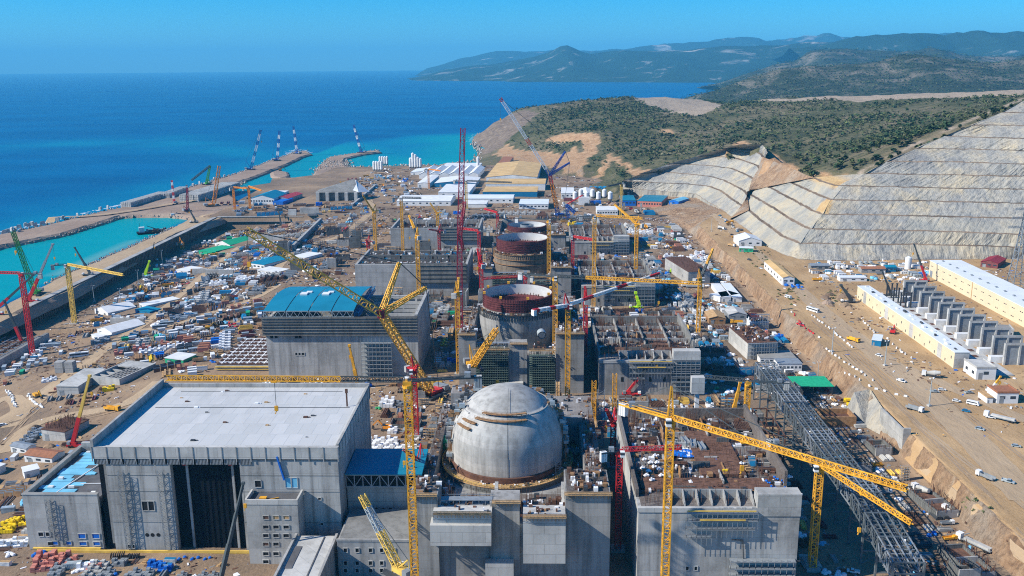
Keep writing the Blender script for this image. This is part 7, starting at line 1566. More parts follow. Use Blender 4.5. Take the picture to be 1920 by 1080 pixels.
@proto('lorry')
def _lorry(v):
    o = root('lorry', 'lorry'); bed = ['timber', 'steel_grey', 'crane_yellow', 'concrete_pale'][v]
    vehicle(o, 9, 2.5, [('chassis', [(-4.5, -.6, .7, 4.4, .6, 1.0)], 'steel_dark'), ('cab', [(2.5, -1.2, .7, 4.5, 1.2, 3.0)], 'white_panel' if v != 2 else 'crane_yellow'), ('windscreen', [(4.46, -1.05, 1.8, 4.56, 1.05, 2.7)], 'glass_dark'), ('load_bed', [(-4.5, -1.25, 1.0, 2.2, 1.25, 1.3), (-4.5, -1.25, 1.3, 2.2, -1.1, 2.4), (-4.5, 1.1, 1.3, 2.2, 1.25, 2.4), (2, -1.1, 1.3, 2.2, 1.1, 2.6)], bed)], 'white_panel', [(-3.2, .52), (-1.9, .52), (3.3, .52)]); return o
@proto('mixer')
def _mixer(v):
    o = root('concrete_mixer', 'mixer lorry'); vehicle(o, 9, 2.5, [('chassis', [(-4.5, -.6, .7, 4.4, .6, 1.0)], 'steel_dark'), ('cab', [(2.5, -1.2, .7, 4.5, 1.2, 3.0)], 'white_panel'), ('windscreen', [(4.46, -1.05, 1.8, 4.56, 1.05, 2.7)], 'glass_dark')], 'white_panel', [(-3.2, .52), (-1.9, .52), (3.3, .52)])
    b = MB(); b.cyl((-4.2, 0, 3.0), (-1.6, 0, 2.5), .8, 1.35, n=16); b.cyl((-1.6, 0, 2.5), (2.2, 0, 2.0), 1.35, .8, n=16); lp(b, 'drum', 'concrete_pale', o); return o
@proto('trailer')
def _trail(v):
    o = root('articulated_lorry', 'lorry'); vehicle(o, 15, 2.5, [('cab', [(5.2, -1.2, .7, 7.4, 1.2, 3.2)], 'white_panel'), ('windscreen', [(7.36, -1.05, 1.8, 7.46, 1.05, 2.9)], 'glass_dark'), ('flatbed', [(-7.5, -1.25, 1.1, 4.8, 1.25, 1.4)], 'steel_grey'), ('load', [(-7, -1.0, 1.4, 4, 1.0, 2.3)], ['concrete_pale', 'steel_grey'][v])], 'white_panel', [(-6, .5), (-4.8, .5), (4.6, .5), (6.2, .5)]); return o
@proto('excavator')
def _exc(v):
    o = root('excavator', 'excavator'); m = ['crane_yellow', 'orange', 'crane_red'][v]
    for s in (-1, 1): b = MB(); b.box(-2, s*1.3-.35, 0, 2, s*1.3+.35, .9); lp(b, 'track', 'steel_dark', o)
    b = MB(); b.box(-2.2, -1.4, 1, 1.2, 1.4, 2.3); lp(b, 'body', m, o); b = MB(); b.box(0, .3, 2.3, 1.3, 1.35, 3.2); lp(b, 'cab', 'glass_dark', o)
    b = MB(); b.bar((1, 0, 1.8), (3.6, 0, 4.6), .5); b.bar((3.6, 0, 4.6), (6, 0, 2), .4); lp(b, 'boom', m, o); b = MB(); b.hexa(wedge(5.4, 6.6, .6, .5, 5.7, 6.3, 2)); lp(b, 'bucket', 'steel_dark', o); return o
@proto('barrier')
def _bar(v):
    b = MB(); b.hexa([(-.9, -.4, 0), (.9, -.4, 0), (.9, .4, 0), (-.9, .4, 0), (-.8, -.2, 1), (.8, -.2, 1), (.8, .2, 1), (-.8, .2, 1)]); return single('barrier_block', 'barrier block', b, [['white_panel', 'crane_red'][v]])
@proto('lamp')
def _lamp(v):
    o = root('lamp_mast', 'lamp mast'); b = MB(); b.cyl((0, 0, 0), (0, 0, 14), .3, .16, n=8); lp(b, 'pole', 'galv', o)
    for s in (-1, 1): b = MB(); b.box(s*.2-.1+s*.6, -.3, 13.6, s*.2+.1+s*1.1, .3, 14.1); lp(b, 'lamp_head', 'white_panel', o)
    b = MB(); b.box(-.8, -.8, 0, .8, .8, .9); lp(b, 'footing', 'concrete_pale', o); return o
@proto('seablock')
def _sea(v):
    b = MB(); r = random.Random(v); a = r.uniform(0, .6); c, s = math.cos(a)*2.2, math.sin(a)*2.2
    b.hexa([(-c, -s-2, 0), (c, s-2, .6), (c, s+2, .3), (-c, -s+2, 0), (-c+.4, -s-1.6, 4), (c-.3, s-1.5, 4.5), (c-.4, s+1.6, 4.2), (-c+.3, -s+1.5, 3.8)]); return single('armour_block', 'armour block', b, ['concrete_pale'])
def _person(v):
    me = bpy.data.meshes.new('person'); V = [(0, 0, .95), (0, 0, 1.2), (0, 0, 1.42), (0, .02, 1.55), (0, .03, 1.68), (-.1, 0, .9), (-.12, .06, .5), (-.13, 0, .08), (-.13, .14, .04), (.1, 0, .9), (.13, -.06, .5), (.13, -.1, .08), (.13, .04, .04), (-.2, 0, 1.4), (-.27, .02, 1.12), (-.25, .16, .9), (.2, 0, 1.4), (.27, -.02, 1.12), (.26, .1, .88)]
    E = [(0, 1), (1, 2), (2, 3), (3, 4), (0, 5), (5, 6), (6, 7), (7, 8), (0, 9), (9, 10), (10, 11), (11, 12), (2, 13), (13, 14), (14, 15), (2, 16), (16, 17), (17, 18)]
    R = [.16, .15, .15, .07, .12, .11, .075, .055, .05, .11, .075, .055, .05, .075, .055, .04, .075, .055, .04]
    me.from_pydata(V, E, []); o = bpy.data.objects.new('person', me); COL.objects.link(o); m = o.modifiers.new('skin', 'SKIN'); sv = me.skin_vertices[0].data if me.skin_vertices else None
    if sv is None:
        bm_ = __import__('bmesh').new(); bm_.from_mesh(me); bm_.verts.layers.skin.verify(); bm_.to_mesh(me); bm_.free(); sv = me.skin_vertices[0].data
    for q, r in zip(sv, R): q.radius = (r, r)
    sv[0].use_root = True; m2 = o.modifiers.new('sub', 'SUBSURF'); m2.levels = 1
    dg = bpy.context.evaluated_depsgraph_get(); dg.update(); me2 = bpy.data.meshes.new_from_object(o.evaluated_get(dg)); me2.name = 'person'; bpy.data.objects.remove(o)
    for q in ('work_cloth', 'hi_vis', 'skin'): me2.materials.append(MATS[q])
    for p in me2.polygons: z = p.center.z; p.material_index = 0 if z < .92 else (1 if z < 1.45 else 2)
    o = bpy.data.objects.new('person', me2); COL.objects.link(o); tag(o, None, 'person'); h = MB(); h.lathe([(.15, 1.7), (.15, 1.76), (.1, 1.84), (.01, 1.87)], 10, (0, .03, 0)); lp(h, 'helmet', 'white_panel', o); return o
PR['person'] = _person
# ---------------------------------------------------------------- single vehicles and fittings seen in the photo
def px_place(kind, u, v, deg, label, var=0, s=1., z=None, group=None):
    p = PG(u, v) if z is None else Pz(u, v, z); return place(kind, p[0], p[1], math.radians(deg), p[2] if z is not None else None, label, group, var, s)
px_place('bus', 149, 669, 22, 'white coach parked on the yard road beside the concrete cubes', s=1.15); mark(*PG(149, 669)[:2], 'white coach')
px_place('bus', 300, 616, 20, 'pale coach parked in the yard nearer the container field', 3); px_place('bus', 313, 610, 20, 'pale coach parked just ahead of another in the yard', 3)
px_place('bus', 1524, 584, -62, 'white coach driving on the haul road along the barrier blocks'); px_place('van', 1478, 559, -62, 'white minibus on the haul road behind the coach')
px_place('van', 1824, 759, -40, 'white minibus on the open terrace beside the two-window block'); px_place('car', 1793, 753, -25, 'white car on the terrace by itself between lamp mast and minibus'); px_place('car', 1811, 772, -30, 'dark blue car on the open terrace', 2)
px_place('trailer', 1874, 787, 138, 'articulated lorry with pale load and white cab on the terrace', s=1.1); px_place('pickup', 1857, 784, -25, 'white pickup beside the articulated lorry'); px_place('mixer', 1746, 707, 150, 'concrete mixer lorry with white cab on the terrace', s=1.25)
px_place('car', 1766, 732, -10, 'white car nearest the tall lamp mast'); px_place('pickup', 1752, 736, -5, 'silver pickup near the tall lamp mast', 3); px_place('pickup', 1816, 738, 10, 'silver pickup close to the road junction by the small white block', 3); px_place('car', 1905, 838, -20, 'pale car at the right picture edge above the dark shadow', 3)
px_place('mixer', 1726, 925, 110, 'red and white pump lorry below the earth bank', s=1.2); px_place('trailer', 1826, 1024, 122, 'white articulated lorry at the foot of the earth bank', s=1.1); px_place('lorry', 1783, 962, 120, 'pale lorry on the lower road behind the articulated lorry', 3); px_place('pickup', 1600, 1074, 160, 'white pickup beside the feet of the pipe rack'); px_place('lorry', 1847, 897, 120, 'grey lorry parked on the terrace above the bank', 1)
px_place('car', 1427, 504, -60, 'white car on the haul road beside the tan-roofed shed'); px_place('lorry', 211, 770, -15, 'orange tipper lorry behind the pale-roofed hall', 2, 1.2); px_place('excavator', 70, 745, -40, 'yellow excavator beside the curved yard road', 0, 1.3); px_place('excavator', 724, 806, 175, 'orange excavator between pale hall and yellow mast', 1, 1.3); px_place('excavator', 1674, 625, 60, 'red excavator beside the narrow cream hall', 2, 1.2)
px_place('pickup', 222, 673, 150, 'white pickup behind the open basin nearer the coach'); px_place('pickup', 237, 673, 150, 'white pickup behind the open basin nearer the teal cabins'); px_place('car', 5, 798, 30, 'white car at the left picture edge on the yard road')
for i, (u, v) in enumerate([(1441, 693), (1452, 694), (1446, 687)]): px_place('car', u, v, 60, f'white parked car, {["first","second","third"][i]} from the pipe rack beside the two-storey cabins', s=1.1)
for i, (k, u, v, d, vv, lb) in enumerate([('car', 1648, 668, -60, 0, 'white car on the road below the half blue container'), ('pickup', 1690, 716, -50, 0, 'white pickup between the two slim lamp masts'), ('lorry', 1600, 640, -58, 2, 'yellow tipper lorry on the haul road'), ('lorry', 1715, 770, -50, 1, 'grey lorry driving down the open terrace'), ('car', 1837, 806, -40, 3, 'silver car low on the open terrace'), ('pickup', 1500, 610, -60, 4, 'red pickup on the haul road near the cut'), ('lorry', 1372, 462, -55, 0, 'tan-bedded lorry at the far end of the haul road'), ('mixer', 1352, 430, -50, 0, 'white mixer lorry far along the haul road'), ('car', 1405, 488, -60, 1, 'black car on the haul road before the tan-roofed shed'), ('pickup', 1890, 905, -40, 3, 'silver pickup near the dark shadow at the right picture edge')]): px_place(k, u, v, d, lb, vv, 1.1)
px_place('van', 1480, 699, 5, 'white minibus in front of the two-storey cabins')
for i, (u, v) in enumerate([(1742, 762), (1659, 686), (1560, 660)]): px_place('lamp', u, v, 20, ['slim lamp mast standing on the terrace by the parked cars', 'slim lamp mast with white footing beside the row of barriers', 'slim lamp mast near the cut at the haul road edge'][i], s=1.25)
for i, (u, v) in enumerate([(177, 566), (227, 572), (260, 535), (387, 566), (305, 495)]): px_place('lamp', u, v, 20, f'slim yard lamp mast, {["first","second","third","fourth","fifth"][i]} from the coach along the pile wall', s=1.2)
px_place('lamp', 1334, 432, 0, 'slim lamp mast beside the far haul road'); px_place('lamp', 1533, 712, 0, 'slim post in front of the two-storey cabins', s=.9)
# rows of barrier blocks along the roads
def row(line, step, nm, var=0, lo=0):
    P = np.array([PG(u, v) for u, v in line]); s = np.concatenate([[0], np.cumsum(np.linalg.norm(np.diff(P[:, :2], axis=0), axis=1))])
    for i, q in enumerate(np.arange(0, s[-1], step)):
        x, y = np.interp(q, s, P[:, 0]), np.interp(q, s, P[:, 1]); e = min(q+1, s[-1]); d = np.array([np.interp(e, s, P[:, 0])-np.interp(e-1, s, P[:, 0]), np.interp(e, s, P[:, 1])-np.interp(e-1, s, P[:, 1])])
        if RND.random() < .12: continue
        place('barrier', x+RND.uniform(-.8, .8), y+RND.uniform(-.8, .8), math.atan2(d[1], d[0])+RND.uniform(-.6, .6), None, 'pale block barrier ' + nm, 'barrier blocks ' + nm, var if i % 7 else 0, 1.15)
row([(1524, 592), (1560, 620), (1600, 655)], 4.2, 'on the inner edge of the haul road'); row([(1486, 586), (1510, 615), (1540, 637)], 5, 'in the middle of the haul road', 1); row([(1664, 635), (1690, 660), (1720, 678)], 4.6, 'below the narrow cream hall')
row([(12, 733), (22, 745), (30, 765)], 2.2, 'on the curved yard road'); row([(53, 740), (62, 755), (82, 764)], 2.4, 'round the yellow excavator'); row([(1615, 600), (1640, 625), (1655, 640)], 5, 'by the half blue container'); row([(1550, 655), (1585, 680), (1640, 715)], 5, 'along the lip of the earth bank'); row([(1560, 700), (1640, 730), (1700, 745)], 6, 'scattered on the open terrace')
# stacked sea-defence blocks
def stockpile():
    spots = []; 
    for u0, u1, v0, v1, hh in [(236, 310, 388, 366, 2), (308, 345, 371, 357, 2), (345, 428, 378, 352, 3)]:
        a = Pz(u0, v0, -5)[:2]; c = Pz(u1, v1, -5)[:2]; d = c-a; ln = np.linalg.norm(d); d /= ln; n = np.array([d[1], -d[0]])
        for i in range(int(ln/8.4)):
            for j in range(2 if hh == 2 else 4): spots.append((a+d*(i*8.4+2)+n*(j*8.4-3), hh, math.atan2(d[1], d[0])))
    for k, (q, hh, rz) in enumerate(spots):
        key = ('stack', hh)
        if key not in _made:
            b = MB(); r = random.Random(hh)
            for i in range(3):
                for j in range(3):
                    for l in range(hh): x, y, z = i*2.75-2.75, j*2.75-2.75, l*3.9; b.hexa([(x-1.25, y-1.25, z), (x+1.25, y-1.25, z), (x+1.25, y+1.25, z), (x-1.25, y+1.25, z), (x-1, y-1, z+3.7), (x+1, y-1, z+3.7), (x+1, y+1, z+3.7), (x-1, y+1, z+3.7)])
            o = single('armour_block_stack', 'block stack', b, ['concrete_pale']); _made[key] = o
        else: o = _made[key].copy(); COL.objects.link(o)
        o.location = (q[0]+RND.uniform(-.4, .4), q[1]+RND.uniform(-.4, .4), -5); o.rotation_euler.z = rz
        o['label'] = 'stack of pale sea-defence blocks on the breakwater root'; o['group'] = 'stacked sea-defence blocks'
stockpile()
for i, (u, v) in enumerate([(8, 438), (15, 436), (22, 433), (29, 432), (36, 428), (48, 424), (54, 425), (60, 422), (66, 424), (80, 421), (108, 414), (118, 411), (145, 405), (188, 393), (202, 390), (322, 362), (340, 357), (36, 436), (350, 351), (362, 348), (374, 344), (390, 339), (402, 336), (412, 333), (421, 331)]):
    px_place('seablock', u, v, RND.uniform(0, 90), 'pale armour block on the seaward edge of the breakwater', i % 3, 1.2 if i < 12 else 1., z=-6.2, group='armour blocks along the breakwater')
def barge(u, v, s, label):
    p = Pz(u, v, SEA); t = thing('barge', label, 'barge', p, rz=math.radians(25)); b = MB(); b.hexa([(-16*s, -6*s, -.5), (15*s, -6*s, -.5), (15*s, 6*s, -.5), (-16*s, 6*s, -.5), (-18*s, -6.5*s, 2.4), (17*s, -6.5*s, 2.4), (17*s, 6.5*s, 2.4), (-18*s, 6.5*s, 2.4)]); lp(b, 'hull', 'black_sheet', t)
    b = MB(); b.box(-15*s, -3*s, 2.4, -9*s, 3*s, 8*s); lp(b, 'wheelhouse', 'white_panel', t); b = clutter_mesh(-8*s, 13*s, -5*s, 4*s, 2.4, 34, 3, 4, 3.5); lp(b, 'deck_gear', ['rust', 'steel_dark', 'steel_dark', 'orange', 'steel_grey'], t); b = MB(); b.bar((10*s, 0, 2.4), (-6*s, 0, 9*s), .8); b.bar((-14*s, 0, 8*s), (-14*s, 0, 13*s), .4); lp(b, 'dredge_arm', 'steel_dark', t)
barge(287, 437, 1.15, 'black dredging barge with white wheelhouse in the turquoise basin'); barge(337, 407, .8, 'smaller dark barge moored at the head of the turquoise basin')
p = Pz(526, 320, -6); place('excavator', p[0], p[1], .3, -6, 'excavator on the islet in the inner pool', None, 1, 1.6)
def sheets():
    t = thing('sheet_stack', 'fan of long white boards on the sack-covered block', 'sheet stack', Pz(1290, 838, 36)); a = Pz(1290, 838, 36)
    b = MB()
    for i in range(7): x = a[0]-4.5+i*1.6; b.box(x, a[1]-9+i*.5, 35.2, x+1.1, a[1]+9-i*.4, 35.9+.12*(i % 3))
    part(b, 'board', 'white_panel', t); a = Pz(1278, 850, 36); t = thing('tarpaulin', 'royal blue tarpaulin beside the long white boards', 'tarpaulin', a); b = MB(); n = 8
    for i in range(n):
        for j in range(n): P = [(a[0]-5+10*(i+p)/n, a[1]-4+8*(j+q)/n) for p, q in ((0, 0), (1, 0), (1, 1), (0, 1))]; b.quad(*[(x, y, 36.1+.7*fbm(x*.3, y*.3)) for x, y in P])
    part(b, 'sheet', 'blue_tarp', t)
sheets()
def rebar_pit():
    t = thing('rebar_raft', 'large rust-brown reinforcement raft in the deep pit by the harbour', 'rebar raft', (-470, 640, -18)); b = MB(); r = random.Random(4)
    for i in range(34): y = 560+i*5; b.bar((-560, y, -16+r.random()), (-425, y+r.uniform(-1, 1), -16+r.random()), .9, .6, i % 2)
    for i in range(28): x = -556+i*4.8; b.bar((x, 560, -15.6+r.random()), (x+r.uniform(-1, 1), 735, -15.6+r.random()), .7, .6, i % 2)
    part(b, 'raft_bars', ['rust', 'steel_grey'], t); b = MB(); b.box(-562, 556, -21, -423, 738, -16.8); part(b, 'blinding', 'mud', t)
    t = thing('concrete_beam', 'long pale kerb beam edging the reinforcement raft', 'beam', (-421, 640, -18)); b = MB(); b.box(-422, 560, -20, -419, 740, -13.5); part(b, 'beam', 'concrete', t)
    t = thing('rebar_raft', 'red and rusty foundation raft left of the blue-vaulted hall', 'rebar raft', (-200, 600, 0)); b = MB(); x0, x1, y0, y1 = -224, -187, 602, 662
    for i in range(13): x = x0+3*i; b.bar((x, y0, 4.3), (x, y1, 4.3), .7, .9, i % 2)
    for i in range(16): y = y0+4*i; b.bar((x0, y, 4.5), (x1, y, 4.5), .6, .8, i % 2)
    part(b, 'raft_bars', ['rust', 'white_bag'], t); b = MB(); b.box(x0-1, y0-1, 0, x1+1, y1+1, 3.8); part(b, 'raft_edge', 'concrete', t); b = MB(); posts(b, x0, x1, y0, y1, 4, 3.5, 160, 3, .16); part(b, 'starter_bars', 'rebar', t)
    b = MB(); b.box(x0-1, y0-2, 2.6, x1, y0-1.2, 3.2); b.box(x0-1, y0-2, 1, x1, y0-1.4, 1.3); part(b, 'yellow_guard_board', 'crane_pale', t)
rebar_pit()
for i, (a, b_, c, lb) in enumerate([((207, 607), (236, 607), 5.2, 'grey wall slab nearer the coach in the yard'), ((238, 609), (264, 609), 5.2, 'grey wall slab further from the coach in the yard'), ((361, 515), (383, 515), 6.5, 'first grey wall slab of three in mid yard'), ((385, 516), (408, 516), 6.5, 'second grey wall slab of three in mid yard'), ((410, 517), (433, 517), 6.5, 'third grey wall slab of three in mid yard'), ((541, 408), (561, 408), 9, 'grey wall slab on the far yard before the trench, left of two'), ((563, 408), (591, 408), 9, 'grey wall slab on the far yard before the trench, right of two'), ((466, 452), (496, 452), 8, 'grey wall slab under the giant crane boom tip, left of two'), ((498, 453), (526, 453), 8, 'grey wall slab under the giant crane boom tip, right of two')]):
    p, q = PG(*a), PG(*b_); t = thing('wall_slab', lb, 'wall', p); b = MB(); b.box(0, 0, -.3, q[0]-p[0], 2.2, c); lp(b, 'slab', 'concrete_pale', t); b = MB(); b.box(0, -1.6, -.3, q[0]-p[0], 3.6, .8); lp(b, 'footing', 'concrete', t)
# black cut trenches with shaded sides
def trench(line, w, d, label):
    P = [PG(u, v) for u, v in line]; t = thing('trench_wall', label, 'wall', P[0]); b = MB()
    for p, q in zip(P[:-1], P[1:]): b.bar(p+np.array([0, 0, d/2]), q+np.array([0, 0, d/2]), w, d)
    part(b, 'wall', 'concrete', t)
trench([(550, 470), (602, 418)], 3, 7, 'diagonal concrete channel wall on the far yard'); trench([(660, 388), (704, 350)], 3, 4, 'diagonal concrete channel wall behind the pyramid-roofed intake')
# ================================================================ the loose stock and cabins of the yards
FOOT = [(-228, -80, 352, 440), (-122, -48, 296, 396), (-56, 34, 322, 478), (38, 110, 322, 432), (134, 154, 310, 548), (-190, -76, 584, 666), (-56, 38, 548, 700), (38, 110, 546, 646), (-170, -58, 806, 892), (-56, 38, 770, 918), (38, 110, 768, 866), (-172, -60, 1030, 1114), (-52, 40, 992, 1140), (38, 110, 990, 1086), (-228, -184, 596, 668), (48, 136, 436, 482), (-565, -415, 550, 745), (-468, -455, 700, 1300)]
ROADL = [np.array([PG(u, v)[:2] for u, v in l]) for l in ([(-20, 800), (30, 780), (75, 742), (150, 690), (215, 640), (270, 610), (330, 560), (400, 500), (450, 462)], [(225, 625), (330, 610), (400, 585), (480, 560), (520, 535)], [(0, 850), (60, 790), (120, 775), (210, 772), (250, 755), (300, 715)], [(520, 505), (540, 480), (560, 465), (640, 445), (700, 395), (690, 370)], [(1330, 400), (1380, 440), (1440, 490), (1500, 545), (1560, 600), (1640, 660), (1740, 740), (1830, 830), (1930, 940)])]
bpy.context.view_layer.update()
def world_foot():
    out = []
    for o in COL.objects:
        if o.parent is None and o.type == 'EMPTY' and o.name.split('.')[0] in ('storage_shed', 'site_office', 'factory_hall', 'factory_shed', 'storage_cabin', 'concrete_shed', 'open_tank', 'pump_station', 'wall_slab', 'workshop_hall', 'blast_wall', 'coach', 'silo', 'site_container', 'concrete_block'):
            X = []
            for c in o.children:
                if c.type == 'MESH': X += [(c.matrix_world @ Vector(q))[:2] for q in c.bound_box]
            if X: X = np.array(X); out.append((X[:, 0].min()-2, X[:, 0].max()+2, X[:, 1].min()-2, X[:, 1].max()+2))
    return out
FOOT += world_foot(); FA = np.array(FOOT)
def free(x, y, r, road=6.):
    if np.any((x > FA[:, 0]-r*.6) & (x < FA[:, 1]+r*.6) & (y > FA[:, 2]-r*.6) & (y < FA[:, 3]+r*.6)): return False
    for P in ROADL:
        if dist_poly(np.array([x]), np.array([y]), P)[0] < road: return False
    a, b = scarp(y)
    return not (a-5 < x < b+4)
TAKEN = []
def clear(x, y, r):
    for a, b, c in TAKEN:
        if (a-x)**2+(b-y)**2 < (c+r)**2*.62: return False
    return True
KN = {'cabin': 3.4, 'container': 3.4, 'rebar': 5.5, 'timber': 4, 'pipes': 4.2, 'heap': 5.5, 'tarp': 3, 'blocks': 4.5, 'slab': 4.8, 'shutter': 4.4, 'car': 2.6, 'pickup': 2.8, 'van': 3.5, 'lorry': 4.6, 'mixer': 4.6, 'excavator': 4.4, 'trailer': 7, 'cell': 9, 'scaffold': 5, 'mat': 8}
NV = {'cabin': 8, 'container': 8, 'rebar': 5, 'timber': 5, 'pipes': 4, 'heap': 3, 'tarp': 4, 'blocks': 6, 'slab': 5, 'shutter': 4, 'car': 5, 'pickup': 5, 'van': 1, 'lorry': 4, 'mixer': 1, 'excavator': 3, 'trailer': 2, 'cell': 4, 'scaffold': 3, 'mat': 3}
DESC = {'cabin': [c[2]+' site cabin' for c in CABC], 'container': [c[2]+' shipping container' for c in CABC], 'rebar': ['rusty bar stack', 'dark bar stack', 'grey steel bar stack', 'brown bar stack', 'mixed bar stack'], 'timber': ['tan timber stack', 'brown plywood stack', 'yellow board stack', 'red board stack', 'white board stack'], 'pipes': ['dark pipe stack', 'rusty pipe stack', 'concrete pipe stack', 'blue pipe stack'],
        'heap': ['dark earth heap', 'sandy earth heap', 'grey rubble heap'], 'tarp': ['white sack heap', 'royal blue sack heap', 'light blue sack heap', 'green drum heap'], 'blocks': ['concrete block stack', 'white block stack', 'pink block stack', 'grey block stack', 'yellow crate stack', 'blue crate stack'], 'slab': ['pale precast slab pile', 'grey precast slab pile', 'steel grey beam pile', 'dark red beam pile', 'yellow beam pile'],
        'shutter': ['dark formwork rack', 'rusty formwork rack', 'blue formwork rack', 'plywood formwork rack'], 'car': [p[1]+' car' for p in PAINT], 'pickup': [p[1]+' pickup' for p in PAINT], 'van': ['white minibus'], 'lorry': ['tan-bedded lorry', 'grey-bedded lorry', 'yellow tipper lorry', 'pale-bedded lorry'], 'mixer': ['white mixer lorry'], 'excavator': ['yellow excavator', 'orange excavator', 'red excavator'], 'trailer': ['lorry with pale load', 'lorry with grey load'], 'cell': ['low unfinished concrete walls', 'long unfinished concrete walls', 'tall unfinished concrete walls', 'broad unfinished concrete walls'], 'scaffold': ['grey scaffold frame', 'tall pale scaffold frame', 'dark scaffold frame'], 'mat': ['brown rebar mat', 'rusty rebar mat', 'grey rebar mat']}
PLACED = []; COUNT = {}
WT = {'cabin': [6, 1.4, .3, 3, .3, .8, .9, .8], 'container': [4, .7, .6, 4, .7, 2, .8, 1], 'tarp': [4, .8, 1.4, .4], 'blocks': [4, 2, .6, 4, .35, .4], 'timber': [4, 3, 1, .8, 2], 'car': [6, 1, 1, 3, .5], 'pickup': [6, .6, .6, 3, .3]}
def scatter(poly, n, kinds, seed, rz0=0., pxpoly=True, zf=None, s0=1., road=7.):
    r = random.Random(seed); W_ = np.array([PG(*q)[:2] for q in poly]) if pxpoly else np.array(poly, float)
    x0, y0 = W_.min(0); x1, y1 = W_.max(0); ks, ws = zip(*kinds.items()); got = 0; tries = 0
    while got < n and tries < n*14:
        tries += 1; x, y = r.uniform(x0, x1), r.uniform(y0, y1)
        if not inpoly(np.array([x]), np.array([y]), W_)[0]: continue
        k = r.choices(ks, ws)[0]; v = r.choices(range(NV[k]), WT.get(k, [1]*NV[k]))[0]; s = s0*r.uniform(.85, 1.15) if k not in ('heap', 'tarp', 'rebar', 'cell', 'mat') else s0*r.uniform(.7, 1.5); R = KN[k]*s
        if COUNT.get(k, 0) >= 280 or not free(x, y, R, road) or not clear(x, y, R): continue
        rz = rz0+r.choice([0, 0, math.pi/2, math.pi/2, math.pi])+r.gauss(0, .05)
        if k == 'heap': rz = r.uniform(0, 6)
        o = place(k, x, y, rz, None, None, None, v, s); o['group'] = DESC[k][v].split(' ', 1)[1]+'s on the works yards'; TAKEN.append((x, y, R)); PLACED.append((o, k, v, x, y)); COUNT[k] = COUNT.get(k, 0)+1; got += 1
        gap = {'cabin': 2.75, 'container': 2.6, 'rebar': 5.2, 'pipes': 5.2, 'slab': 3.7, 'timber': 4, 'shutter': 4.6, 'blocks': 7}.get(k)
        if gap and r.random() < .62:        # sorted: cabins and stock stand in short rows
            for j in range(1, r.randrange(2, 7)):
                dx, dy = -math.sin(rz)*gap*s*j, math.cos(rz)*gap*s*j
                if k in ('rebar', 'pipes'): dx, dy = math.cos(rz)*gap*s*j, math.sin(rz)*gap*s*j
                if COUNT[k] < 280 and free(x+dx, y+dy, R, road) and clear(x+dx, y+dy, 1.): o = place(k, x+dx, y+dy, rz, None, None, None, v, s); o['group'] = DESC[k][v].split(' ', 1)[1]+'s on the works yards'; TAKEN.append((x+dx, y+dy, R)); PLACED.append((o, k, v, x+dx, y+dy)); COUNT[k] += 1
YARD = {'cabin': 3, 'container': 4, 'rebar': 4.5, 'timber': 3, 'pipes': 2, 'heap': 1.4, 'tarp': 3, 'blocks': 3, 'slab': 3.4, 'shutter': 3.4, 'lorry': .7, 'car': .6, 'pickup': .6, 'excavator': .4, 'mixer': .2, 'trailer': .3}
STOCK = {'rebar': 4, 'timber': 4, 'shutter': 4, 'blocks': 3, 'slab': 3, 'tarp': 3, 'pipes': 2, 'container': 2, 'heap': 1}
CORE = {'cell': 5, 'scaffold': 4, 'mat': 3, 'shutter': 2, 'rebar': 2, 'timber': 1, 'slab': 1}
scatter([(-58, 480), (38, 480), (38, 546), (-58, 546)], 34, CORE, 41, 0, False)
scatter([(-58, 702), (38, 702), (38, 768), (-58, 768)], 34, CORE, 42, 0, False, s0=1.1)
scatter([(-58, 920), (38, 920), (38, 990), (-58, 990)], 30, CORE, 43, 0, False, s0=1.2)
scatter([(38, 484), (132, 484), (132, 548), (38, 548)], 26, CORE, 44, 0, False)
scatter([(40, 648), (120, 648), (120, 768), (40, 768)], 26, CORE, 45, 0, False)
scatter([(40, 868), (120, 868), (120, 990), (40, 990)], 24, CORE, 46, 0, False, s0=1.1)
scatter([(-180, 668), (-58, 668), (-58, 803), (-180, 803)], 34, CORE, 47, 0, False, s0=1.15)
scatter([(-185, 894), (-58, 894), (-58, 1026), (-185, 1026)], 34, CORE, 48, 0, False, s0=1.25)
scatter([(-78, 446), (-58, 446), (-58, 580), (-78, 580)], 12, CORE, 49, 0, False, s0=.8)
scatter([(156, 330), (194, 340), (194, 550), (156, 550)], 22, CORE, 50, .1, False, s0=.8)
scatter([(112, 560), (190, 570), (190, 640), (112, 640)], 10, CORE, 51, 0, False)
scatter([(-300, 890), (-200, 890), (-200, 1180), (-300, 1180)], 30, CORE, 52, .1, False, s0=1.3)
scatter([(300, 700), (210, 650), (230, 600), (290, 570), (400, 560), (490, 560), (495, 600), (470, 640), (400, 700)], 170, {**YARD, 'container': 8, 'cabin': 5}, 1, .35, s0=1.1)
scatter([(150, 640), (200, 575), (300, 500), (430, 425), (470, 440), (420, 510), (330, 580), (240, 600)], 190, YARD, 2, .35, s0=1.15)
scatter([(400, 560), (420, 500), (480, 450), (620, 470), (640, 500), (520, 520), (495, 560)], 160, YARD, 3, .1, s0=1.15)
scatter([(440, 440), (440, 380), (590, 385), (700, 380), (690, 410), (640, 480), (500, 440)], 110, STOCK, 4, .2, s0=1.2)
scatter([(640, 345), (700, 322), (800, 345), (780, 365), (740, 370), (680, 375)], 75, {'car': 2, 'lorry': 3, 'container': 4, 'timber': 2, 'tarp': 2, 'cabin': 2, 'trailer': 2}, 5, .2, s0=1.35)
scatter([(0, 690), (60, 640), (110, 640), (130, 660), (60, 700), (0, 730)], 22, {'cabin': 8, 'container': 3, 'tarp': 1}, 6, .35)
scatter([(90, 700), (180, 680), (210, 735), (150, 760), (90, 752)], 26, STOCK, 7, .3, s0=.8)
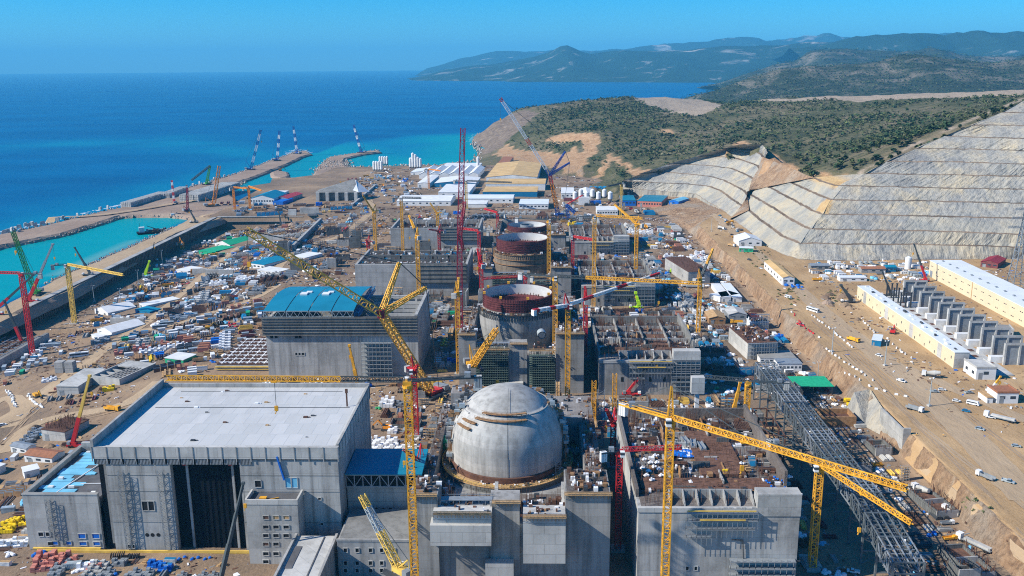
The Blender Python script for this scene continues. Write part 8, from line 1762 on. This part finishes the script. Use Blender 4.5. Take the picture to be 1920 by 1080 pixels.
scatter([(-10, 900), (20, 830), (80, 790), (150, 790), (170, 850), (60, 910), (40, 960), (-10, 970)], 34, {**STOCK, 'container': 4, 'heap': 3, 'cabin': 2}, 8, .2, s0=.85)
scatter([(-10, 985), (45, 985), (200, 1045), (300, 1050), (440, 1050), (430, 1085), (-10, 1085)], 22, {'blocks': 5, 'tarp': 3, 'timber': 3, 'slab': 2, 'container': 2, 'rebar': 2}, 9, 0, s0=.72)
scatter([(-190, 444), (-60, 444), (-60, 582), (-190, 582)], 60, STOCK, 10, 0, False, s0=.95)
scatter([(-80, 398), (-58, 398), (-58, 800), (-76, 800), (-76, 590), (-80, 580)], 34, STOCK, 11, 0, False, s0=.8)
scatter([(-180, 670), (-58, 670), (-58, 803), (-180, 803)], 70, STOCK, 12, 0, False, s0=1.1)
scatter([(-185, 895), (-58, 895), (-58, 1026), (-185, 1026)], 70, STOCK, 13, 0, False, s0=1.25)
scatter([(-230, 1118), (60, 1150), (100, 1290), (-230, 1290)], 60, {**STOCK, 'lorry': 2, 'excavator': 1}, 14, 0, False, s0=1.4)
scatter([(40, 486), (132, 486), (132, 545), (40, 545)], 46, STOCK, 15, 0, False, s0=.8)
scatter([(40, 650), (110, 650), (190, 650), (190, 765), (40, 765)], 105, {**YARD, 'cabin': 7, 'container': 6}, 16, 0, False, s0=1.0)
scatter([(40, 870), (190, 870), (190, 990), (40, 990)], 80, YARD, 17, 0, False, s0=1.15)
scatter([(112, 766), (190, 766), (190, 868), (112, 868)], 36, YARD, 18, 0, False)
scatter([(40, 1090), (185, 1000), (185, 1180), (40, 1200)], 70, YARD, 19, 0, False, s0=1.3)
scatter([(112, 550), (190, 560), (190, 648), (112, 648)], 44, STOCK, 20, 0, False, s0=.9)
scatter([(156, 330), (194, 340), (194, 550), (156, 550)], 60, {**STOCK, 'lorry': 1}, 21, .1, False, s0=.72)
scatter([(112, 330), (134, 330), (134, 430), (112, 430)], 24, STOCK, 22, 0, False, s0=.7)
scatter([(1518, 494), (1740, 492), (1742, 524), (1600, 532), (1530, 530)], 95, {'cabin': 7, 'container': 7, 'tarp': 2, 'car': 3, 'timber': 1, 'lorry': 1}, 23, 0., s0=1.0, road=4)
scatter([(1312, 392), (1330, 392), (1415, 455), (1400, 462), (1370, 440)], 55, {'car': 4, 'container': 5, 'cabin': 3, 'lorry': 1, 'timber': 2}, 24, .4, road=5)
scatter([(1050, 352), (1150, 352), (1300, 385), (1300, 400), (1060, 398)], 70, YARD, 25, .1, s0=1.4, road=4)
scatter([(1540, 545), (1600, 560), (1640, 610), (1560, 590)], 26, STOCK, 26, .4, s0=.8); scatter([(1610, 575), (1650, 590), (1790, 700), (1760, 700), (1680, 650)], 30, {'timber': 4, 'slab': 3, 'rebar': 3, 'blocks': 1}, 27, .5, s0=.75)
scatter([(1700, 555), (1800, 575), (1920, 660), (1920, 690), (1830, 620)], 22, {'timber': 2, 'slab': 2, 'excavator': .5, 'rebar': 2, 'blocks': 1}, 28, .5, s0=.8)
scatter([(1840, 700), (1920, 690), (1920, 760), (1880, 760)], 14, {'slab': 2, 'timber': 2, 'rebar': 2}, 29, .5, s0=.7)
scatter([(920, 305), (1060, 300), (1070, 325), (1025, 345), (960, 315)], 40, {'slab': 3, 'timber': 2, 'container': 2, 'shutter': 2, 'rebar': 2}, 30, .1, s0=1.5)
# on the roofs and decks
for k, pts in {'tarp': [(1205, 878), (1220, 868), (1228, 855), (1212, 892), (1236, 880), (1450, 915), (1470, 905), (1490, 920), (1440, 905), (1480, 895), (1222, 900), (1462, 922), (1208, 862), (1216, 884), (1232, 868), (1240, 892), (1226, 876), (1455, 898), (1475, 918), (1498, 928), (1340, 862), (1390, 870), (1205, 806), (1228, 800), (1260, 798), (1350, 790), (1330, 805)], 'slab': [(1285, 830), (1300, 835), (1315, 840)], 'timber': [(1250, 880), (1330, 890), (1360, 886), (1400, 880)], 'rebar': [(1230, 800), (1240, 850), (1420, 850), (1270, 870), (1300, 790), (1360, 800), (1440, 880), (1215, 825), (1395, 830)], 'shutter': [(1280, 805), (1340, 795), (1410, 870), (1255, 860), (1225, 815)], 'mat': [(1340, 840), (1390, 800), (1260, 835)]}.items():
    for i, (u, v) in enumerate(pts):
        p = Pz(u, v, 36); vv = {'tarp': [0, 0, 0, 0, 0, 1, 1, 0, 1, 0, 0, 1][i % 12], 'slab': 2, 'timber': i % 3, 'rebar': i % 4, 'shutter': i % 4, 'mat': i % 3}[k]; s = {'slab': .9, 'tarp': .5}.get(k, .7)
        o = place(k, p[0], p[1], 1.57+RND.uniform(-.2, .2), 36.2, None, None, vv, s); PLACED.append((o, k, vv, p[0], p[1])); o['group'] = 'materials on the sack-covered block'
# near front-left: named piles
for i, (u, v, k, vv, s) in enumerate([(85, 1050, 'blocks', 2, 1), (98, 1056, 'blocks', 2, 1), (112, 1052, 'blocks', 2, 1), (126, 1058, 'blocks', 2, .9), (80, 1066, 'blocks', 2, 1), (140, 1064, 'container', 3, 1), (160, 1066, 'blocks', 1, .8), (176, 1070, 'blocks', 2, .7), (72, 1040, 'tarp', 1, 1), (88, 1040, 'tarp', 1, .9), (290, 1062, 'blocks', 5, .7), (310, 1068, 'blocks', 5, .7), (340, 1048, 'tarp', 1, .7), (365, 1048, 'tarp', 1, .7), (388, 1048, 'tarp', 1, .6), (220, 1045, 'shutter', 0, .7), (250, 1046, 'shutter', 0, .6), (20, 985, 'blocks', 4, .8), (33, 978, 'blocks', 4, .7), (48, 985, 'blocks', 4, .6), (15, 996, 'blocks', 4, .7), (15, 1022, 'blocks', 1, .8), (40, 1022, 'blocks', 1, .7)]):
    p = PG(u, v); o = place(k, p[0], p[1], .1+RND.uniform(-.15, .15), None, None, None, vv, s); PLACED.append((o, k, vv, p[0], p[1])); TAKEN.append((p[0], p[1], 3)); o['group'] = DESC[k][vv].split(' ', 1)[1]+'s on the works yards'
for i, (u, v, vv, s) in enumerate([(1142, 560, 1, 1.6), (1205, 572, 1, 1.3), (1215, 572, 1, 1.3), (625, 478, 1, 1.6), (627, 492, 1, 1.5), (829, 534, 1, 1.2), (840, 534, 1, 1.2), (825, 590, 1, 1.2), (826, 461, 1, 1.8), (835, 462, 1, 1.7), (1085, 452, 1, 2), (1244, 515, 1, 1.8), (325, 512, 1, 1.3), (362, 565, 1, 1.2), (1490, 538, 1, 1.5), (1478, 535, 1, 1.5), (1500, 540, 1, 1)]):
    p = PG(u, v); o = place('tarp', p[0], p[1], 0, None, None, None, vv, s*1.15); PLACED.append((o, 'tarp', vv, p[0], p[1])); o['group'] = 'sack heaps on the works yards'
for i, (u, v, z, s) in enumerate([(1404, 366, 26, 2.4), (1398, 384, 16, 1.9)]):
    p = Pz(u, v, z); place('heap', p[0], p[1]+1, .6, z-3, ['upper earth heap in the notch between both benched slopes', 'lower earth heap in the notch between both benched slopes'][i], None, 1, s)
# people at work
for i, (u, v) in enumerate([(1718, 818), (1768, 819), (79, 752), (60, 716), (36, 730), (140, 650), (240, 690), (248, 700), (256, 705), (262, 698), (270, 712), (225, 682), (238, 684), (142, 646), (1436, 570), (1560, 612), (104, 777)]):
    p = PG(u, v); o = place('person', p[0], p[1], RND.uniform(0, 6), None, None, 'workers on the yards and roads', 0, 1.05); PLACED.append((o, 'person', 0, p[0], p[1]))
DESC['person'] = ['worker in orange vest and white helmet']
# ---------------------------------------------------------------- labels that tell the repeats apart: rank by distance from a landmark
ORD = ['nearest', 'second nearest', 'third nearest', 'fourth nearest', 'fifth nearest', 'sixth nearest', 'seventh nearest', 'eighth nearest', 'ninth nearest', 'tenth nearest']
ORD += [f'{w} nearest' for w in 'eleventh twelfth thirteenth fourteenth fifteenth sixteenth seventeenth eighteenth nineteenth twentieth'.split()]
ORD += [f'twenty-{w} nearest' for w in 'first second third fourth fifth sixth seventh eighth ninth'.split()]
def label_all():
    L2 = np.array([(a, b) for a, b, _ in LM]); by = {}
    for o, k, v, x, y in PLACED:
        d = np.hypot(L2[:, 0]-x, L2[:, 1]-y); j = int(d.argmin()); by.setdefault((DESC[k][v], j), []).append((d[j], o))
    for (ds, j), l in by.items():
        l.sort(key=lambda q: q[0])
        for i, (_, o) in enumerate(l):
            o['label'] = f'{ds} {"beside" if len(l) == 1 and l[0][0] < 40 else ORD[min(i, len(ORD)-1)]+" to"} the {LM[j][2]}'
            if '_on' in o: del o['_on']
label_all()
# ---------------------------------------------------------------- small stuff nobody could count
def debris():
    r = random.Random(99); b = MB(); mats = ['timber', 'rust', 'steel_grey', 'white_bag', 'concrete', 'blue_tarp', 'mud', 'rebar']
    def put(x, y, s):
        z = float(G(x, y)); a = r.uniform(0, 3.14); c, q = math.cos(a), math.sin(a); l, w, h = s*r.uniform(.4, 2.6), s*r.uniform(.25, .9), s*r.uniform(.15, .9)
        P = [(-l, -w), (l, -w), (l, w), (-l, w)]; P = [(x+p[0]*c-p[1]*q, y+p[0]*q+p[1]*c) for p in P]
        b.hexa([(p[0], p[1], z-.2) for p in P]+[(p[0], p[1], z+h) for p in P], r.choices(range(8), [2.5, 3.5, 3, 1.6, 2.5, .4, 5, 5])[0], None, (0,))
    def zone(x0, x1, y0, y1, n, s):
        for _ in range(n):
            cx, cy = r.uniform(x0, x1), r.uniform(y0, y1)
            if not free(cx, cy, 1, 6): continue
            for k in range(r.randrange(2, 7)):
                x, y = cx+r.gauss(0, 4), cy+r.gauss(0, 4)
                if not np.any((x > FA[:, 0]) & (x < FA[:, 1]) & (y > FA[:, 2]) & (y < FA[:, 3])): put(x, y, s*r.uniform(.6, 1.3))
    zone(-440, -190, 620, 1285, 2600, .8); zone(-190, -60, 440, 585, 350, .6); zone(-185, -60, 668, 1290, 1300, .8); zone(38, 195, 480, 1250, 2400, .75); zone(-330, -230, 340, 640, 260, .6); zone(-230, -120, 320, 356, 130, .45); zone(154, 196, 320, 560, 260, .5); zone(-330, 250, 1290, 1900, 700, 1.5); zone(110, 135, 325, 550, 160, .5); zone(-80, -54, 395, 800, 200, .6)
    zone(260, 560, 640, 880, 420, .7); zone(230, 420, 400, 640, 160, .5)
    for u, v, w in [(1560, 560, 26), (1620, 610, 20), (1720, 690, 18), (1350, 430, 22), (1880, 740, 16)]:
        p = PG(u, v)
        for _ in range(70): put(p[0]+r.gauss(0, w), p[1]+r.gauss(0, w), .7)
    tag(b.build('site_debris', mats), 'small boards, bars and rubble strewn over the works yards', 'debris', kind='stuff')
debris()
def bar_field():
    b = MB(); r = random.Random(17)
    for x0, x1, y0, y1, n in ((-56, 36, 484, 544, 26), (-56, 36, 704, 764, 26), (-56, 36, 922, 988, 24), (42, 128, 488, 546, 20), (42, 120, 650, 764, 26), (42, 120, 870, 988, 26), (-180, -60, 670, 800, 30), (-184, -60, 896, 1024, 30), (-300, -205, 890, 1180, 24), (112, 190, 700, 900, 14)):
        for _ in range(n):
            cx, cy, l, a = r.uniform(x0, x1), r.uniform(y0, y1), r.uniform(3, 12), r.choice([0, 1])
            if not free(cx, cy, 2, 5): continue
            for k in range(int(l*2.2)):
                x, y = cx+(l*r.random() if a else r.gauss(0, .8)), cy+(r.gauss(0, .8) if a else l*r.random()); b.bar((x, y, 0), (x+r.gauss(0, .05), y, r.uniform(1.5, 5)), .2, mi=r.choice([0, 0, 1]))
    tag(b.build('rebar_thicket', ['rebar', 'rust']), 'thickets of upright rusty starter bars between the reactors', 'starter bars', kind='stuff')
bar_field()
def boulders():
    b = MB(); r = random.Random(5)
    def stone(p, s):
        i = len(b.v); n = [(1, 0, 0), (-1, 0, 0), (0, 1, 0), (0, -1, 0), (0, 0, 1), (0, 0, -1)]
        b.v += [tuple(np.array(p)+np.array(q)*s*r.uniform(.6, 1.3)) for q in n]
        for f in ((0, 2, 4), (2, 1, 4), (1, 3, 4), (3, 0, 4), (2, 0, 5), (1, 2, 5), (3, 1, 5), (0, 3, 5)): b.f.append(tuple(i+k for k in f)); b.m.append(r.choice([0, 0, 1]))
    def along(line, z, n, w, s0, s1):
        P = np.array([Pz(u, v, z) for u, v in line]); sl = np.concatenate([[0], np.cumsum(np.linalg.norm(np.diff(P, axis=0), axis=1))])
        for _ in range(n): t = r.uniform(0, sl[-1]); stone((np.interp(t, sl, P[:, 0])+r.gauss(0, w), np.interp(t, sl, P[:, 1])+r.gauss(0, w), z+r.uniform(-2, .5)), r.uniform(s0, s1))
    along([(0, 461), (111, 440), (180, 419), (222, 406), (264, 403), (320, 403), (361, 407)], -7, 1600, 3.5, .6, 1.7); along([(0, 438), (78, 423), (144, 407), (236, 386), (307, 366), (385, 342), (425, 331), (467, 317), (507, 301), (541, 290), (556, 283), (573, 282)], -7, 900, 3, .8, 2.2)
    along([(426, 360), (467, 334), (498, 322), (533, 309), (564, 294)], -8, 400, 3, .8, 2.2); along([(591, 326), (608, 306), (622, 294), (678, 285), (708, 281)], -8, 380, 3.5, .8, 2.4); along([(94, 529), (133, 510), (194, 485), (230, 469), (278, 448), (328, 425)], -6, 700, 3, .6, 1.5); along([(645, 300), (652, 314), (690, 312), (760, 309), (830, 309), (895, 300), (905, 285), (890, 270), (900, 250)], -8, 700, 6, 1., 3.5); along([(600, 318), (622, 300), (640, 312)], -4, 260, 9, .8, 2.2)
    tag(b.build('boulders', ['rock_fill', 'concrete_pale']), 'rock armour tumbled along breakwaters and shore', 'rocks', kind='stuff')
boulders()
def surf():
    b = MB(); r = random.Random(6)
    for line, n, w in (([(900, 298), (912, 280), (892, 270), (884, 262), (900, 250)], 60, 7), ([(540, 290), (555, 281), (573, 281), (588, 287)], 50, 5), ([(700, 283), (712, 284)], 14, 4), ([(0, 436), (78, 421), (144, 404), (236, 383)], 70, 3)):
        P = np.array([Pz(u, v, SEA) for u, v in line]); s = np.concatenate([[0], np.cumsum(np.linalg.norm(np.diff(P, axis=0), axis=1))])
        for _ in range(n):
            t = r.uniform(0, s[-1]); x, y = np.interp(t, s, P[:, 0])-abs(r.gauss(4, w)), np.interp(t, s, P[:, 1])+r.gauss(0, w); k = 7; a0 = r.uniform(0, 6)
            b.prism([(x+r.uniform(1, 5)*math.cos(a0+6.283*i/k), y+r.uniform(.6, 2)*math.sin(a0+6.283*i/k)) for i in range(k)], SEA-.1, SEA+.12)
    tag(b.build('surf_foam', 'foam'), 'white surf broken along the breakwaters and headland', 'surf', kind='stuff')
surf()
# ================================================================ trees and scrub
mat('leaf_dark', (.040, .072, .033), .9, var=.5, scale=.05, spec=.05); mat('leaf_mid', (.10, .12, .048), .9, var=.45, scale=.05, spec=.05); mat('leaf_grey', (.15, .145, .085), .9, var=.35, scale=.05, spec=.05); mat('bark', (.10, .07, .05), .9)
LEAF = ['leaf_dark', 'leaf_mid', 'leaf_grey']
def crown(b, x, y, z, w, h, n, r, mi):
    for _ in range(n):
        a, e, q = r.uniform(0, 6.283), r.uniform(-.5, 1), r.random()**.45; c = math.sqrt(max(0, 1-e*e)); px_, py_, pz_ = x+w*q*c*math.cos(a), y+w*q*c*math.sin(a), z+h*.5+h*.5*q*e
        s = w*r.uniform(.28, .5); u = np.array([r.gauss(0, 1), r.gauss(0, 1), r.gauss(0, .5)]); u /= np.linalg.norm(u); v = np.cross(u, [r.gauss(0, .4), r.gauss(0, .4), 1]); v /= np.linalg.norm(v)+1e-6
        p = np.array([px_, py_, pz_]); b.quad(p-u*s-v*s*.7, p+u*s*.8-v*s, p+u*s+v*s*.8, p-u*s*.7+v*s, mi if r.random() < .75 else r.choice([0, 1]))
def woods():
    X, Y, Z, U, V, bare, xs, ys = HILL; r = random.Random(21); spots = []
    for _ in range(64000):
        x, y = r.uniform(xs[0], xs[-1]-20), r.uniform(960, 3150); i, j = int((y-ys[0])/13.), int((x-xs[0])/13.)
        z = Z[i, j]
        if z < 8 or bare[i, j] > .3 or bare[min(i+1, len(ys)-1), j] > .3: continue
        u, v = U[i, j], V[i, j]
        if not (870 < u < 1960 and 150 < v < 350): continue
        dens = .62+1.1*fbm(x*.006, y*.006, 8.)+.3*fbm(x*.03, y*.03, 3.)
        if u > 1560 and v < 215: dens -= .25
        if u < 1000: dens -= .2
        if r.random() > dens: continue
        fx, fy = (x-xs[j])/13., (y-ys[i])/13.; zz = Z[i, j]*(1-fx)*(1-fy)+Z[i, j+1]*fx*(1-fy)+Z[i+1, j]*(1-fx)*fy+Z[i+1, j+1]*fx*fy
        spots.append((math.hypot(x, y), x, y, zz, dens))
    spots.sort(); b = MB(); protos = []
    for k in range(6):
        o = thing('pine_tree', None, 'tree'); q = MB(); w, h = [(2.6, 5.5), (3, 6.5), (2.2, 4.2), (3.4, 5), (2.8, 7.5), (2.4, 3.6)][k]; crown(q, 0, 0, .9, w, h, 46, r, [0, 1, 2, 0, 0, 1][k]); lp(q, 'crown', LEAF, o); q = MB(); q.cyl((0, 0, -1), (0, 0, h*.7), .28, .1, n=6); lp(q, 'trunk', 'bark', o); protos.append(o)
    used = [False]*6; n1 = 0
    for d, x, y, z, de in spots:
        if n1 < 290:
            k = r.choices(range(6), [3, 3, 2, 2, 2, 2])[0]; s = r.uniform(.8, 1.35)
            o = copy_tree(protos[k]) if used[k] else protos[k]; used[k] = True; o.location = (x, y, z-.3); o.rotation_euler.z = r.uniform(0, 6); o.scale = (s, s, s*r.uniform(.8, 1.1)); n1 += 1
            o['label'] = ['dark green pine scattered on the scrubby hillside above the cuts', 'tall green pine on the scrubby hillside above the cuts', 'greyish low bush-like tree on the hillside above the cuts', 'broad dark tree on the hillside above the cuts', 'tall narrow dark tree on the hillside above the cuts', 'low mid-green tree on the hillside above the cuts'][k]; o['group'] = ['dark pines on the hillside', 'tall pines on the hillside', 'grey bush trees on the hillside', 'broad trees on the hillside', 'narrow trees on the hillside', 'low green trees on the hillside'][k]
        else:
            s = r.uniform(.5, 1.15)+.9*r.random()**4; g = fbm(x*.01, y*.01, 5.)+r.uniform(-.3, .3); crown(b, x, y, z-.6, 3.0*s, 4.4*s*r.uniform(.6, 1.3), 9, r, 2 if g > .34 else (1 if g > -.2 else 0))
    tag(b.build('woodland', LEAF), 'scrubby pine wood covering the hill behind the cuts', 'woodland', kind='stuff')
    # scrub of the farther hill
    b = MB()
    for o in [q for q in COL.objects if q.name.startswith('far_hill')]:
        vs = [v.co for v in o.data.vertices if v.co.z > 5]
        for _ in range(17000):
            p = r.choice(vs); x, y = p.x+r.gauss(0, 22), p.y+r.gauss(0, 16)
            if p.y > 6000 and r.random() < .5: continue
            s = r.uniform(2.5, 7)*(1.6 if p.y > 5600 else 1); crown(b, x, y, p.z-1.5, s, s*1.2, 4, r, r.choice([0, 0, 1]))
    tag(b.build('far_scrub', LEAF), 'dark scrub dotted over the farther hills', 'scrub', kind='stuff')
    b = MB()
    for u, v, n in [(1445, 500, 40), (1480, 545, 30), (1424, 480, 20), (1825, 945, 10), (1560, 555, 16), (1410, 462, 14)]:
        for _ in range(n): p = PG(u+r.gauss(0, 14), v+r.gauss(0, 10)); crown(b, p[0], p[1], p[2]-.2, r.uniform(.7, 1.5), r.uniform(1, 2), 10, r, 1)
    tag(b.build('roadside_scrub', LEAF), 'low green scrub along the haul road and earth bank', 'scrub', kind='stuff')
woods()
for o in COL.objects:       # decks full of loose pieces that nobody could count
    if o.name.split('.')[0] in ('deck_formwork', 'starter_bars', 'climbing_scaffold', 'gallery_load', 'guard_rail', 'deck_gear'): o['kind'] = 'stuff'
for k in ('_base', '_on'):
    for o in COL.objects:
        if k in o: del o[k]
